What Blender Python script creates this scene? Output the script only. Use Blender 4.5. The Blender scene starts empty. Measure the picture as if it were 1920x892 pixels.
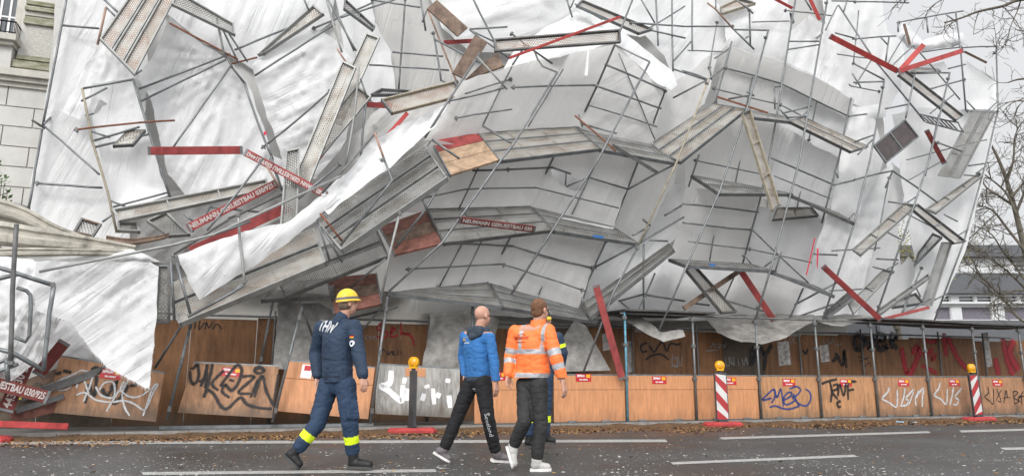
import bpy, bmesh, math, random
import numpy as np
from mathutils import Vector, Matrix, noise
from mathutils.bvhtree import BVHTree
from mathutils.geometry import delaunay_2d_cdt

S = bpy.context.scene
COL = S.collection
R = math.radians
# ---------------------------------------------------------------- camera
# world axes: X runs along the site fence (to the right), Y goes away from the street, Z up
FPX, PITCH, YAW, YW, CH = 1363.0, 0.19866, 0.33595, 14.465, 0.891
cam_d = bpy.data.cameras.new('camera')
cam = bpy.data.objects.new('camera', cam_d); COL.objects.link(cam)
cam.location = (0, 0, CH); cam.rotation_euler = (math.pi/2 + PITCH, 0, -YAW)
cam_d.sensor_width = 36.0; cam_d.lens = FPX/1920*36.0
cam_d.clip_start = 0.1; cam_d.clip_end = 3000
S.camera = cam
# ---------------------------------------------------------------- world, overcast
SUN_EL, SUN_AZ = 37, 208        # azimuth measured from +Y, clockwise: from behind the camera, a little to the left
w = bpy.data.worlds.new('World'); S.world = w; w.use_nodes = True
nt = w.node_tree; nt.nodes.clear()
sky = nt.nodes.new('ShaderNodeTexSky'); sky.sky_type = 'NISHITA'; sky.sun_disc = False
sky.sun_elevation = R(SUN_EL); sky.sun_rotation = R(SUN_AZ); sky.air_density = 1.0; sky.dust_density = 3.0; sky.ozone_density = 1.0
hsv = nt.nodes.new('ShaderNodeHueSaturation'); hsv.inputs['Saturation'].default_value = 0.10
tc = nt.nodes.new('ShaderNodeTexCoord')
cn = nt.nodes.new('ShaderNodeTexNoise'); cn.inputs['Scale'].default_value = 2.2; cn.inputs['Detail'].default_value = 5
cr = nt.nodes.new('ShaderNodeValToRGB'); cr.color_ramp.elements[0].position = .3; cr.color_ramp.elements[0].color = (10.5, 10.7, 11.0, 1)
cr.color_ramp.elements[1].position = .75; cr.color_ramp.elements[1].color = (12.6, 12.7, 12.9, 1)
mixw = nt.nodes.new('ShaderNodeMix'); mixw.data_type = 'RGBA'; mixw.inputs[0].default_value = 0.80   # cloud cover over the clear sky
bg = nt.nodes.new('ShaderNodeBackground'); bg.inputs['Strength'].default_value = 0.088
wo = nt.nodes.new('ShaderNodeOutputWorld')
L = nt.links.new
L(sky.outputs[0], hsv.inputs['Color']); L(tc.outputs['Generated'], cn.inputs['Vector']); L(cn.outputs['Fac'], cr.inputs[0])
dotn = nt.nodes.new('ShaderNodeVectorMath'); dotn.operation = 'DOT_PRODUCT'       # clouds glow brighter on the sun's side
_a, _e = R(SUN_AZ), R(SUN_EL); dotn.inputs[1].default_value = (math.sin(_a)*math.cos(_e), math.cos(_a)*math.cos(_e), math.sin(_e))
mrg = nt.nodes.new('ShaderNodeMapRange'); mrg.inputs[1].default_value = -.6; mrg.inputs[2].default_value = 1; mrg.inputs[3].default_value = .62; mrg.inputs[4].default_value = 1.55
mul = nt.nodes.new('ShaderNodeVectorMath'); mul.operation = 'SCALE'
L(tc.outputs['Generated'], dotn.inputs[0]); L(dotn.outputs['Value'], mrg.inputs[0]); L(cr.outputs[0], mul.inputs[0]); L(mrg.outputs[0], mul.inputs['Scale'])
L(hsv.outputs[0], mixw.inputs[6]); L(mul.outputs[0], mixw.inputs[7]); L(mixw.outputs[2], bg.inputs[0]); L(bg.outputs[0], wo.inputs[0])
sd = bpy.data.lights.new('sun', 'SUN'); sd.energy = 1.35; sd.angle = R(20); sd.color = (1, .97, .93)
so = bpy.data.objects.new('sun', sd); COL.objects.link(so)
az = R(SUN_AZ); el = R(SUN_EL)
sv = Vector((math.sin(az)*math.cos(el), math.cos(az)*math.cos(el), math.sin(el)))
so.rotation_euler = (-sv).to_track_quat('-Z', 'Y').to_euler()
so.location = (0, -10, 30)
S.view_settings.view_transform = 'Standard'; S.view_settings.look = 'None'
S.view_settings.exposure = 0.39; S.view_settings.gamma = 1.0
S.render.engine = 'CYCLES'
try:
    S.cycles.max_bounces = 8; S.cycles.transparent_max_bounces = 12
except Exception: pass

# ---------------------------------------------------------------- photo measurements -> world
_fw = Vector((math.sin(YAW)*math.cos(PITCH), math.cos(YAW)*math.cos(PITCH), math.sin(PITCH)))
_rt = Vector((math.cos(YAW), -math.sin(YAW), 0)); _up = _rt.cross(_fw)
HF = Vector((math.sin(YAW), math.cos(YAW), 0))
EYE = Vector((0, 0, CH))
def ray(x, y): return _fw + _rt*((x-960)/FPX) + _up*((446-y)/FPX)
def P(x, y, d):                       # point at d metres behind the plane of the site fence
    v = ray(x, y); return EYE + v*((YW+d)/v.y)
def G(x, y, z=0.0):                   # point on the ground
    v = ray(x, y); return EYE + v*((z-CH)/v.z)
def PC(x, y, D):                      # point at horizontal distance D in front of the camera
    v = ray(x, y); return EYE + v*(D/v.dot(HF))
def PP(x, y, o, n):                   # point on a plane
    v = ray(x, y); return EYE + v*((o-EYE).dot(n)/v.dot(n))

# ---------------------------------------------------------------- materials
MAT = {}
def nodes(name):
    m = bpy.data.materials.new(name); m.use_nodes = True; MAT[name] = m
    t = m.node_tree; b = t.nodes['Principled BSDF']; return m, t, b
def rgb(c): return (c[0], c[1], c[2], 1)
def mat(name, c, rough=.6, metal=0, var=.25, scale=6, bump=0, bscale=60, c2=None, spec=.4, detail=6, stretch=None, coord='Object', stain=0, splash=0):
    m, t, b = nodes(name); l = t.links.new
    tcn = t.nodes.new('ShaderNodeTexCoord'); vec = tcn.outputs[coord]
    if stretch:
        mp = t.nodes.new('ShaderNodeMapping'); mp.inputs['Scale'].default_value = stretch; l(vec, mp.inputs[0]); vec = mp.outputs[0]
    n = t.nodes.new('ShaderNodeTexNoise'); n.inputs['Scale'].default_value = scale; n.inputs['Detail'].default_value = detail; n.inputs['Roughness'].default_value = .65
    l(vec, n.inputs['Vector'])
    r = t.nodes.new('ShaderNodeValToRGB'); r.color_ramp.elements[0].position = .32; r.color_ramp.elements[1].position = .68
    lo = c2 if c2 else tuple(v*(1-var) for v in c); r.color_ramp.elements[0].color = rgb(lo)
    r.color_ramp.elements[1].color = rgb(c if c2 else tuple(min(1, v*(1+var)) for v in c))
    l(n.outputs['Fac'], r.inputs[0]); l(r.outputs[0], b.inputs['Base Color'])
    if stain:                       # water stains, scuffs and ground-in dirt
        col = r.outputs[0]
        mp3 = t.nodes.new('ShaderNodeMapping'); mp3.inputs['Scale'].default_value = (2.2, 2.2, .7); l(tcn.outputs[coord], mp3.inputs[0])
        n3 = t.nodes.new('ShaderNodeTexNoise'); n3.inputs['Scale'].default_value = 1.6; n3.inputs['Detail'].default_value = 8; n3.inputs['Roughness'].default_value = .72; n3.inputs['Distortion'].default_value = .4; l(mp3.outputs[0], n3.inputs['Vector'])
        r3 = t.nodes.new('ShaderNodeValToRGB'); r3.color_ramp.elements[0].position = .50; r3.color_ramp.elements[0].color = (1, 1, 1, 1); r3.color_ramp.elements[1].position = .72; r3.color_ramp.elements[1].color = (1-stain, 1-stain*1.02, 1-stain*1.03, 1)
        l(n3.outputs['Fac'], r3.inputs[0])
        m3 = t.nodes.new('ShaderNodeMix'); m3.data_type = 'RGBA'; m3.blend_type = 'MULTIPLY'; m3.inputs[0].default_value = 1; l(col, m3.inputs[6]); l(r3.outputs[0], m3.inputs[7]); l(m3.outputs[2], b.inputs['Base Color'])
        if splash:                  # mud thrown up along the foot of the board
            sz = t.nodes.new('ShaderNodeSeparateXYZ'); l(tcn.outputs[coord], sz.inputs[0])
            ma = t.nodes.new('ShaderNodeMath'); ma.operation = 'MULTIPLY_ADD'; ma.inputs[1].default_value = -.45; l(n3.outputs['Fac'], ma.inputs[0]); l(sz.outputs[2], ma.inputs[2])
            mr = t.nodes.new('ShaderNodeMapRange'); mr.inputs[1].default_value = -.22; mr.inputs[2].default_value = .05; mr.inputs[3].default_value = splash; mr.inputs[4].default_value = 0; l(ma.outputs[0], mr.inputs[0])
            m4 = t.nodes.new('ShaderNodeMix'); m4.data_type = 'RGBA'; l(mr.outputs[0], m4.inputs[0]); l(m3.outputs[2], m4.inputs[6]); m4.inputs[7].default_value = (.10, .075, .055, 1); l(m4.outputs[2], b.inputs['Base Color'])
    b.inputs['Roughness'].default_value = rough; b.inputs['Metallic'].default_value = metal
    b.inputs['Specular IOR Level'].default_value = spec
    if bump:
        n2 = t.nodes.new('ShaderNodeTexNoise'); n2.inputs['Scale'].default_value = bscale; n2.inputs['Detail'].default_value = 4; l(vec, n2.inputs['Vector'])
        bp = t.nodes.new('ShaderNodeBump'); bp.inputs['Strength'].default_value = bump; bp.inputs['Distance'].default_value = .02
        l(n2.outputs['Fac'], bp.inputs['Height']); l(bp.outputs[0], b.inputs['Normal'])
    return m
mat('galv', (.19, .20, .205), .45, .5, .3, 5)
mat('galv_dark', (.15, .15, .148), .5, .4, .35, 5)
mat('galv_pale', (.31, .315, .305), .5, .3, .25, 4)
mat('rust', (.20, .085, .05), .8, 0, .4, 14)
mat('rust_pale', (.36, .24, .19), .75, .1, .3, 9)
mat('yellowed', (.34, .305, .235), .7, .1, .3, 7)
mat('red_board', (.30, .055, .052), .65, 0, .3, 3, .15, 40, stain=.45)
mat('red_dark', (.16, .035, .03), .7, 0, .35, 4, .15, 40, stain=.45)
mat('red_bright', (.42, .06, .055), .6, 0, .25, 3, .1, 40, stain=.35)
mat('board_text', (.55, .51, .49), .7, 0, .1, 30)
mat('wood_brown', (.18, .125, .095), .8, 0, .4, 5, .2, 40, stain=.5)
mat('wood_tan', (.38, .265, .175), .8, 0, .35, 4, .2, 40, stain=.5)
mat('wood_redbrown', (.20, .085, .065), .75, 0, .45, 6, .2, 40)
mat('ply_new', (.57, .265, .125), .55, 0, .16, 3.0, .1, 30, stretch=(6, 1, .8), stain=.14, splash=.35)
mat('ply_old', (.45, .235, .115), .65, 0, .25, 3.0, .12, 30, stretch=(5, 1, .8), stain=.4, splash=.6)
mat('ply_worn', (.37, .20, .11), .65, 0, .3, 3.5, .12, 30, stretch=(4, 1, .8), stain=.5, splash=.75)
mat('ply_grey', (.36, .35, .33), .7, 0, .3, 5, .15, 30, stretch=(4, 1, .8), stain=.5, splash=.7)
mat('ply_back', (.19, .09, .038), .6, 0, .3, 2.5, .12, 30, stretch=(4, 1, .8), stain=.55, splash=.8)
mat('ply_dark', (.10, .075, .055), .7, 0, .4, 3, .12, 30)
mat('ply_film', (.055, .04, .04), .35, 0, .3, 5)
mat('felt', (.085, .082, .078), .8, 0, .4, 7, .3, 60)
mat('sheet_grey', (.26, .25, .235), .6, 0, .4, 4, .25, 22)
mat('beige_metal', (.44, .415, .36), .6, .05, .3, 3, .1, 30, stretch=(1, 3, 3), stain=.6)
mat('grime', (.16, .14, .11), .8, 0, .4, 6)
mat('stucco', (.56, .55, .52), .8, 0, .10, 2.5, .15, 45)
mat('stucco_warm', (.52, .50, .45), .8, 0, .14, 4, .2, 60)
mat('stucco_brick', (.50, .49, .45), .85, 0, .3, 26, .3, 70, stretch=(1, 1, 3))
mat('moss', (.14, .14, .06), .95, 0, .5, 3.5, .5, 50, c2=(.46, .45, .37), stretch=(1, 1, 3))
mat('mould', (.12, .07, .036), .9, 0, .4, 9, .5, 40)
mat('groove', (.13, .12, .11), .9, 0, .2, 8)
mat('glass', (.07, .08, .09), .08, 0, .3, 3, spec=.8)
mat('window_white', (.72, .72, .72), .5, 0, .05, 5)
mat('iron', (.02, .02, .025), .5, .4, .2, 8)
mat('curtain', (.16, .15, .18), .8, 0, .4, 8, stretch=(9, 9, .5))
mat('facade_white', (.60, .61, .62), .7, 0, .06, 2)
mat('facade_grey', (.11, .115, .125), .6, 0, .15, 3, stretch=(1, 1, 6))
mat('bark', (.10, .085, .065), .9, 0, .35, 10)
mat('bark_far', (.13, .115, .09), .9, 0, .3, 6)
mat('leaf_green', (.06, .11, .03), .6, 0, .4, 9)
mat('leaf_yellow', (.30, .26, .06), .7, 0, .35, 5)
mat('leaf_litter', (.30, .145, .06), .8, 0, .5, 9, c2=(.08, .042, .022), coord='Object')
mat('leaf_pale', (.33, .19, .07), .8, 0, .4, 6)
mat('crumb', (.42, .405, .375), .8, 0, .2, 6)
mat('line_paint', (.36, .355, .34), .65, 0, .28, 9, .1, 60)
mat('sign_red', (.50, .022, .03), .4, 0, .08, 3)
mat('sign_yellow', (.80, .42, .02), .45, 0, .08, 3)
mat('sign_white', (.80, .80, .80), .45, 0, .04, 3)
mat('beacon_red', (.40, .035, .04), .45, 0, .12, 3, stain=.3)
mat('beacon_white', (.60, .60, .58), .45, 0, .1, 3, stain=.3)
mat('beacon_back', (.055, .055, .06), .5, 0, .3, 4)
mat('base_red', (.42, .05, .05), .7, 0, .3, 7, .2, 40, stain=.5)
mat('lamp_yellow', (.78, .40, .01), .4, 0, .1, 4)
mat('lens_orange', (.80, .36, .01), .15, 0, .15, 10, spec=.8)
mat('poster', (.42, .40, .38), .8, 0, .6, 9)
mat('trash_blue', (.35, .50, .62), .5, 0, .3, 4)
mat('strap_white', (.75, .76, .76), .5, 0, .05, 4)
mat('tape_blue', (.02, .12, .33), .5)
mat('tape_red', (.55, .02, .05), .5)
mat('hose_yellow', (.45, .42, .05), .5)
def spray(name, c):
    """aerosol paint: dense in the middle of the stroke, thinning to nothing at its rim"""
    m = mat(name, c, .65, 0, .25, 12); t = m.node_tree; l = t.links.new; b = t.nodes['Principled BSDF']
    uv = t.nodes.new('ShaderNodeUVMap'); sx = t.nodes.new('ShaderNodeSeparateXYZ'); l(uv.outputs[0], sx.inputs[0])
    tcn = t.nodes.new('ShaderNodeTexCoord'); n = t.nodes.new('ShaderNodeTexNoise'); n.inputs['Scale'].default_value = 22; n.inputs['Detail'].default_value = 6; n.inputs['Roughness'].default_value = .8; l(tcn.outputs['Object'], n.inputs['Vector'])
    a = t.nodes.new('ShaderNodeMath'); a.operation = 'SUBTRACT'; a.inputs[1].default_value = .5; l(sx.outputs[1], a.inputs[0])
    q = t.nodes.new('ShaderNodeMath'); q.operation = 'ABSOLUTE'; l(a.outputs[0], q.inputs[0])
    s = t.nodes.new('ShaderNodeMath'); s.operation = 'MULTIPLY_ADD'; s.inputs[1].default_value = .55; l(n.outputs['Fac'], s.inputs[0]); l(q.outputs[0], s.inputs[2])
    mr = t.nodes.new('ShaderNodeMapRange'); mr.interpolation_type = 'SMOOTHSTEP'; mr.inputs[1].default_value = .34; mr.inputs[2].default_value = .74; mr.inputs[3].default_value = .95; mr.inputs[4].default_value = 0; l(s.outputs[0], mr.inputs[0]); l(mr.outputs[0], b.inputs['Alpha'])
spray('spray_black', (.022, .02, .022)); spray('spray_white', (.56, .56, .56)); spray('spray_blue', (.02, .05, .20)); spray('spray_red', (.33, .02, .03)); spray('spray_grey', (.30, .30, .30))
# people
mat('skin', (.52, .29, .21), .55, 0, .08, 20)
mat('hair_grey', (.14, .10, .07), .8, 0, .4, 40)
mat('hair_brown', (.15, .075, .040), .8, 0, .4, 40)
mat('stubble', (.40, .25, .19), .6, 0, .1, 40)
mat('navy', (.022, .040, .075), .75, 0, .22, 7, .25, 26)
mat('navy_dark', (.008, .014, .028), .8)
mat('navy_trousers', (.020, .042, .085), .75, 0, .22, 7, .25, 26)
mat('helmet_yellow', (.78, .53, .04), .35, 0, .05, 4)
mat('band_grey', (.16, .16, .17), .6)
mat('print_silver', (.52, .54, .56), .5, 0, .05)
mat('neon', (.72, .90, .02), .5, 0, .05)
mat('boot', (.012, .012, .013), .5, 0, .3, 12)
mat('hoodie_blue', (.035, .155, .40), .85, 0, .15, 8, .25, 24)
mat('hood_grey', (.035, .05, .07), .85, 0, .2, 12)
mat('black_cloth', (.012, .012, .014), .8, 0, .3, 8, .2, 24)
mat('charcoal', (.028, .027, .028), .75, 0, .3, 7, .25, 22)
mat('hivis', (.95, .20, .05), .6, 0, .08, 7, .2, 24)
mat('reflector', (.42, .43, .45), .45, .2, .1, 10)
mat('print_ochre', (.62, .36, .06), .7)
mat('print_rust', (.42, .06, .02), .7)
mat('shoe_grey', (.16, .14, .15), .6, 0, .35, 12)
mat('shoe_white', (.46, .45, .43), .6, 0, .15, 12)
mat('sole_white', (.70, .68, .66), .6)
mat('sole_dark', (.05, .05, .05), .7)
mat('patch_white', (.70, .72, .75), .6)
mat('gold', (.75, .45, .02), .6)

def tarp_material(name, base, trans, sk=.24, sv=2.6):
    m, t, b = nodes(name); l = t.links.new
    tcn = t.nodes.new('ShaderNodeTexCoord'); vec = tcn.outputs['Object']
    n = t.nodes.new('ShaderNodeTexNoise'); n.inputs['Scale'].default_value = 1.3; n.inputs['Detail'].default_value = 7; n.inputs['Roughness'].default_value = .7; l(vec, n.inputs['Vector'])
    r = t.nodes.new('ShaderNodeValToRGB'); r.color_ramp.elements[0].position = .25; r.color_ramp.elements[0].color = rgb(tuple(v*.92 for v in base)); r.color_ramp.elements[1].position = .62; r.color_ramp.elements[1].color = rgb(base)
    l(n.outputs['Fac'], r.inputs[0]); l(r.outputs[0], b.inputs['Base Color'])
    b.inputs['Roughness'].default_value = .42; b.inputs['Specular IOR Level'].default_value = .35
    uv = t.nodes.new('ShaderNodeUVMap')                 # u along the folds, v across them, in metres
    def bump(h, strength, dist, prev=None):
        b_ = t.nodes.new('ShaderNodeBump'); b_.inputs['Strength'].default_value = strength; b_.inputs['Distance'].default_value = dist; l(h, b_.inputs['Height'])
        if prev: l(prev.outputs[0], b_.inputs['Normal'])
        return b_
    mp = t.nodes.new('ShaderNodeMapping'); mp.inputs['Scale'].default_value = (.28, sv, 1); l(uv.outputs[0], mp.inputs[0])
    w1 = t.nodes.new('ShaderNodeTexNoise'); w1.inputs['Scale'].default_value = 1.3; w1.inputs['Detail'].default_value = 3; w1.inputs['Distortion'].default_value = .3; l(mp.outputs[0], w1.inputs['Vector'])
    b1 = bump(w1.outputs['Fac'], sk, .07)
    wp = t.nodes.new('ShaderNodeTexNoise'); wp.inputs['Scale'].default_value = 1.8; wp.inputs['Detail'].default_value = 3; l(uv.outputs[0], wp.inputs['Vector'])
    ad = t.nodes.new('ShaderNodeVectorMath'); ad.operation = 'ADD'; l(uv.outputs[0], ad.inputs[0]); l(wp.outputs['Color'], ad.inputs[1])
    mp2 = t.nodes.new('ShaderNodeMapping'); mp2.inputs['Scale'].default_value = (1.0, 2.2, 1); l(ad.outputs[0], mp2.inputs[0])
    v1 = t.nodes.new('ShaderNodeTexVoronoi'); v1.feature = 'DISTANCE_TO_EDGE'; v1.inputs['Scale'].default_value = 1.15; l(mp2.outputs[0], v1.inputs['Vector'])
    mr_ = t.nodes.new('ShaderNodeMapRange'); mr_.interpolation_type = 'SMOOTHSTEP'; mr_.inputs[2].default_value = .11; l(v1.outputs['Distance'], mr_.inputs[0])
    b2 = bump(mr_.outputs[0], .22, .012, b1)
    mp4 = t.nodes.new('ShaderNodeMapping'); mp4.inputs['Scale'].default_value = (.16, 2.0, 1); mp4.inputs['Location'].default_value = (3, 7, 0); l(uv.outputs[0], mp4.inputs[0])
    n4 = t.nodes.new('ShaderNodeTexNoise'); n4.inputs['Scale'].default_value = 1.5; n4.inputs['Detail'].default_value = 2; n4.inputs['Distortion'].default_value = .25; l(mp4.outputs[0], n4.inputs['Vector'])
    s4 = t.nodes.new('ShaderNodeMath'); s4.operation = 'SUBTRACT'; s4.inputs[1].default_value = .5; l(n4.outputs['Fac'], s4.inputs[0])
    a4 = t.nodes.new('ShaderNodeMath'); a4.operation = 'ABSOLUTE'; l(s4.outputs[0], a4.inputs[0])
    r4 = t.nodes.new('ShaderNodeMapRange'); r4.interpolation_type = 'SMOOTHSTEP'; r4.inputs[2].default_value = .045; r4.inputs[3].default_value = 1; r4.inputs[4].default_value = 0; l(a4.outputs[0], r4.inputs[0])
    n5 = t.nodes.new('ShaderNodeTexNoise'); n5.inputs['Scale'].default_value = .9; n5.inputs['Detail'].default_value = 2; l(uv.outputs[0], n5.inputs['Vector'])
    r5 = t.nodes.new('ShaderNodeMapRange'); r5.interpolation_type = 'SMOOTHSTEP'; r5.inputs[1].default_value = .44; r5.inputs[2].default_value = .64; l(n5.outputs['Fac'], r5.inputs[0])
    m5 = t.nodes.new('ShaderNodeMath'); m5.operation = 'MULTIPLY'; l(r4.outputs[0], m5.inputs[0]); l(r5.outputs[0], m5.inputs[1])
    b2 = bump(m5.outputs[0], .5, .018, b2)                # sharp long creases, here and there
    br = t.nodes.new('ShaderNodeTexBrick'); br.offset = 0; br.inputs['Scale'].default_value = 1; br.inputs['Mortar Size'].default_value = .010; br.inputs['Mortar Smooth'].default_value = 1; br.inputs['Brick Width'].default_value = .95; br.inputs['Row Height'].default_value = .78; l(uv.outputs[0], br.inputs['Vector'])
    bp = bump(br.outputs['Fac'], .35, .015, b2); l(bp.outputs[0], b.inputs['Normal'])
    tr = t.nodes.new('ShaderNodeBsdfTranslucent'); l(r.outputs[0], tr.inputs['Color']); l(bp.outputs[0], tr.inputs['Normal'])
    mx = t.nodes.new('ShaderNodeMixShader'); mx.inputs[0].default_value = trans
    l(b.outputs[0], mx.inputs[1]); l(tr.outputs[0], mx.inputs[2]); l(mx.outputs[0], t.nodes['Material Output'].inputs[0])
    return m
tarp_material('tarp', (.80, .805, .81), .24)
tarp_material('tarp_grey', (.85, .845, .835), .50, .36, 3.4)
tarp_material('tarp_dull', (.62, .615, .60), .25)  # greyer sheets and strips; on rear sheets the darker colour paints gap shadow

def perforated(name, base, rust):
    m, t, b = nodes(name); l = t.links.new
    uv = t.nodes.new('ShaderNodeUVMap'); sx = t.nodes.new('ShaderNodeSeparateXYZ'); l(uv.outputs[0], sx.inputs[0])
    def mth(op, a, bb=None, c=None):
        n = t.nodes.new('ShaderNodeMath'); n.operation = op
        for k, q in enumerate((a, bb, c)):
            if q is None: continue
            if isinstance(q, (int, float)): n.inputs[k].default_value = q
            else: l(q, n.inputs[k])
        return n.outputs[0]
    v = mth('MULTIPLY', sx.outputs[1], 1/.040); u = mth('MULTIPLY', sx.outputs[0], 1/.058)
    row = mth('FLOOR', v); par = mth('MULTIPLY', mth('MODULO', row, 2.0), .5)
    fu = mth('SUBTRACT', mth('FRACT', mth('ADD', u, par)), .5); fv = mth('SUBTRACT', mth('FRACT', v), .5)
    d2 = mth('ADD', mth('MULTIPLY', fu, fu), mth('MULTIPLY', fv, fv))
    hole = mth('LESS_THAN', d2, .085)
    tcn = t.nodes.new('ShaderNodeTexCoord')
    n = t.nodes.new('ShaderNodeTexNoise'); n.inputs['Scale'].default_value = 2.5; n.inputs['Detail'].default_value = 7; l(tcn.outputs['Object'], n.inputs['Vector'])
    r = t.nodes.new('ShaderNodeValToRGB'); r.color_ramp.elements[0].position = .38; r.color_ramp.elements[0].color = rgb(rust); r.color_ramp.elements[1].position = .60; r.color_ramp.elements[1].color = rgb(base)
    l(n.outputs['Fac'], r.inputs[0]); l(r.outputs[0], b.inputs['Base Color']); b.inputs['Roughness'].default_value = .55; b.inputs['Metallic'].default_value = .25
    tp = t.nodes.new('ShaderNodeBsdfTransparent'); mx = t.nodes.new('ShaderNodeMixShader')
    l(hole, mx.inputs[0]); l(b.outputs[0], mx.inputs[1]); l(tp.outputs[0], mx.inputs[2]); l(mx.outputs[0], t.nodes['Material Output'].inputs[0])
perforated('perf', (.30, .30, .29), (.19, .18, .16))
perforated('perf_dirty', (.40, .385, .35), (.27, .23, .19))
perforated('perf_rust', (.40, .375, .335), (.29, .21, .165))

def asphalt():
    m, t, b = nodes('asphalt'); l = t.links.new
    tcn = t.nodes.new('ShaderNodeTexCoord')
    n1 = t.nodes.new('ShaderNodeTexNoise'); n1.inputs['Scale'].default_value = .55; n1.inputs['Detail'].default_value = 7; n1.inputs['Roughness'].default_value = .6
    n2 = t.nodes.new('ShaderNodeTexNoise'); n2.inputs['Scale'].default_value = 55; n2.inputs['Detail'].default_value = 3
    vo = t.nodes.new('ShaderNodeTexVoronoi'); vo.inputs['Scale'].default_value = 70
    for q in (n1, n2, vo): l(tcn.outputs['Object'], q.inputs['Vector'])
    r = t.nodes.new('ShaderNodeValToRGB'); r.color_ramp.elements[0].position = .35; r.color_ramp.elements[0].color = (.044, .043, .043, 1); r.color_ramp.elements[1].position = .66; r.color_ramp.elements[1].color = (.078, .076, .075, 1)
    l(n1.outputs['Fac'], r.inputs[0])
    mx = t.nodes.new('ShaderNodeMix'); mx.data_type = 'RGBA'; mx.blend_type = 'MULTIPLY'; mx.inputs[0].default_value = .65
    r2 = t.nodes.new('ShaderNodeValToRGB'); r2.color_ramp.elements[0].position = .3; r2.color_ramp.elements[0].color = (.45, .45, .45, 1); r2.color_ramp.elements[1].position = .7; r2.color_ramp.elements[1].color = (1.35, 1.33, 1.3, 1)
    l(n2.outputs['Fac'], r2.inputs[0]); l(r.outputs[0], mx.inputs[6]); l(r2.outputs[0], mx.inputs[7]); l(mx.outputs[2], b.inputs['Base Color'])
    rr = t.nodes.new('ShaderNodeMapRange'); rr.inputs[1].default_value = .35; rr.inputs[2].default_value = .65; rr.inputs[3].default_value = .30; rr.inputs[4].default_value = .60
    l(n1.outputs['Fac'], rr.inputs[0]); l(rr.outputs[0], b.inputs['Roughness'])
    bp = t.nodes.new('ShaderNodeBump'); bp.inputs['Strength'].default_value = .5; bp.inputs['Distance'].default_value = .008
    l(vo.outputs['Distance'], bp.inputs['Height']); l(bp.outputs[0], b.inputs['Normal'])
asphalt()
mat('paving', (.16, .15, .14), .8, 0, .35, 4, .3, 40)
mat('kerb', (.24, .23, .22), .8, 0, .25, 6, .2, 40)

# ---------------------------------------------------------------- object helpers
WORLD = {}                                   # world position of every object's origin
def tag(o, label=None, cat=None, group=None, kind=None):
    if label: o['label'] = label
    if cat: o['category'] = cat
    if group: o['group'] = group
    if kind: o['kind'] = kind
    return o
def thing(name, label, cat, loc, group=None):
    o = bpy.data.objects.new(name, None); COL.objects.link(o); o.location = loc; o.empty_display_size = .2
    WORLD[o.name] = Vector(loc); return tag(o, label, cat, group)
def mk(name, bm, mats, parent=None, origin=None, smooth=False):
    """link a bmesh made in world coordinates as one object; origin: its base point"""
    org = WORLD[parent.name] if parent else (Vector(origin) if origin is not None else base_of(bm))
    for v in bm.verts: v.co -= org
    me = bpy.data.meshes.new(name); bm.to_mesh(me); bm.free()
    for m in (mats if isinstance(mats, (list, tuple)) else [mats]): me.materials.append(MAT[m])
    if smooth:
        for p in me.polygons: p.use_smooth = True
    o = bpy.data.objects.new(name, me); COL.objects.link(o)
    if parent: o.parent = parent; WORLD[o.name] = org.copy()
    else: o.location = org; WORLD[o.name] = org.copy()
    return o
def base_of(bm):
    vs = [v.co for v in bm.verts]
    n = len(vs); c = Vector((sum(v.x for v in vs)/n, sum(v.y for v in vs)/n, min(v.z for v in vs))); return c
def BM(): return bmesh.new()
def tube(bm, pts, r=.026, seg=8, cap=True, r2=None):
    rings = []
    n = len(pts)
    up = None
    for i, p in enumerate(pts):
        t = (pts[min(i+1, n-1)] - pts[max(i-1, 0)]).normalized()
        a = (up if up else (Vector((0, 0, 1)) if abs(t.z) < .9 else Vector((1, 0, 0))))
        x = t.cross(a).normalized(); y = x.cross(t).normalized(); up = y
        rad = r if r2 is None else r + (r2-r)*i/(n-1)
        rings.append([bm.verts.new(p + (x*math.cos(2*math.pi*k/seg) + y*math.sin(2*math.pi*k/seg))*rad) for k in range(seg)])
    for i in range(n-1):
        for k in range(seg):
            f = bm.faces.new((rings[i][k], rings[i][(k+1) % seg], rings[i+1][(k+1) % seg], rings[i+1][k])); f.smooth = True
    if cap:
        bm.faces.new(rings[0][::-1]); bm.faces.new(rings[-1])
    return rings
def box8(bm, c, mi=0):
    """c: eight corners, bottom loop then top loop"""
    v = [bm.verts.new(p) for p in c]
    for q in ((3, 2, 1, 0), (4, 5, 6, 7), (0, 1, 5, 4), (1, 2, 6, 5), (2, 3, 7, 6), (3, 0, 4, 7)):
        f = bm.faces.new([v[k] for k in q]); f.material_index = mi
def box(bm, x0, x1, y0, y1, z0, z1, mi=0):
    box8(bm, [Vector(p) for p in ((x0, y0, z0), (x1, y0, z0), (x1, y1, z0), (x0, y1, z0), (x0, y0, z1), (x1, y0, z1), (x1, y1, z1), (x0, y1, z1))], mi)
def slab(bm, c, th, n=None, mi=0):
    """quad c[4] given a thickness th along -n"""
    if n is None: n = (c[1]-c[0]).cross(c[3]-c[0]).normalized()
    box8(bm, [p - n*th for p in c] + list(c), mi)
def obox(bm, c, ax, ay, az, mi=0):
    """oriented box: centre and half axes"""
    box8(bm, [c-ax-ay-az, c+ax-ay-az, c+ax+ay-az, c-ax+ay-az, c-ax-ay+az, c+ax-ay+az, c+ax+ay+az, c-ax+ay+az], mi)
def spline(pts, k=5):
    out = []
    n = len(pts)
    for i in range(n-1):
        p0, p1, p2, p3 = pts[max(i-1, 0)], pts[i], pts[i+1], pts[min(i+2, n-1)]
        for j in range(k):
            t = j/k
            out.append(.5*((2*p1) + (p2-p0)*t + (2*p0-5*p1+4*p2-p3)*t*t + (3*p1-p0-3*p2+p3)*t**3))
    out.append(pts[-1]); return out
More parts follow.
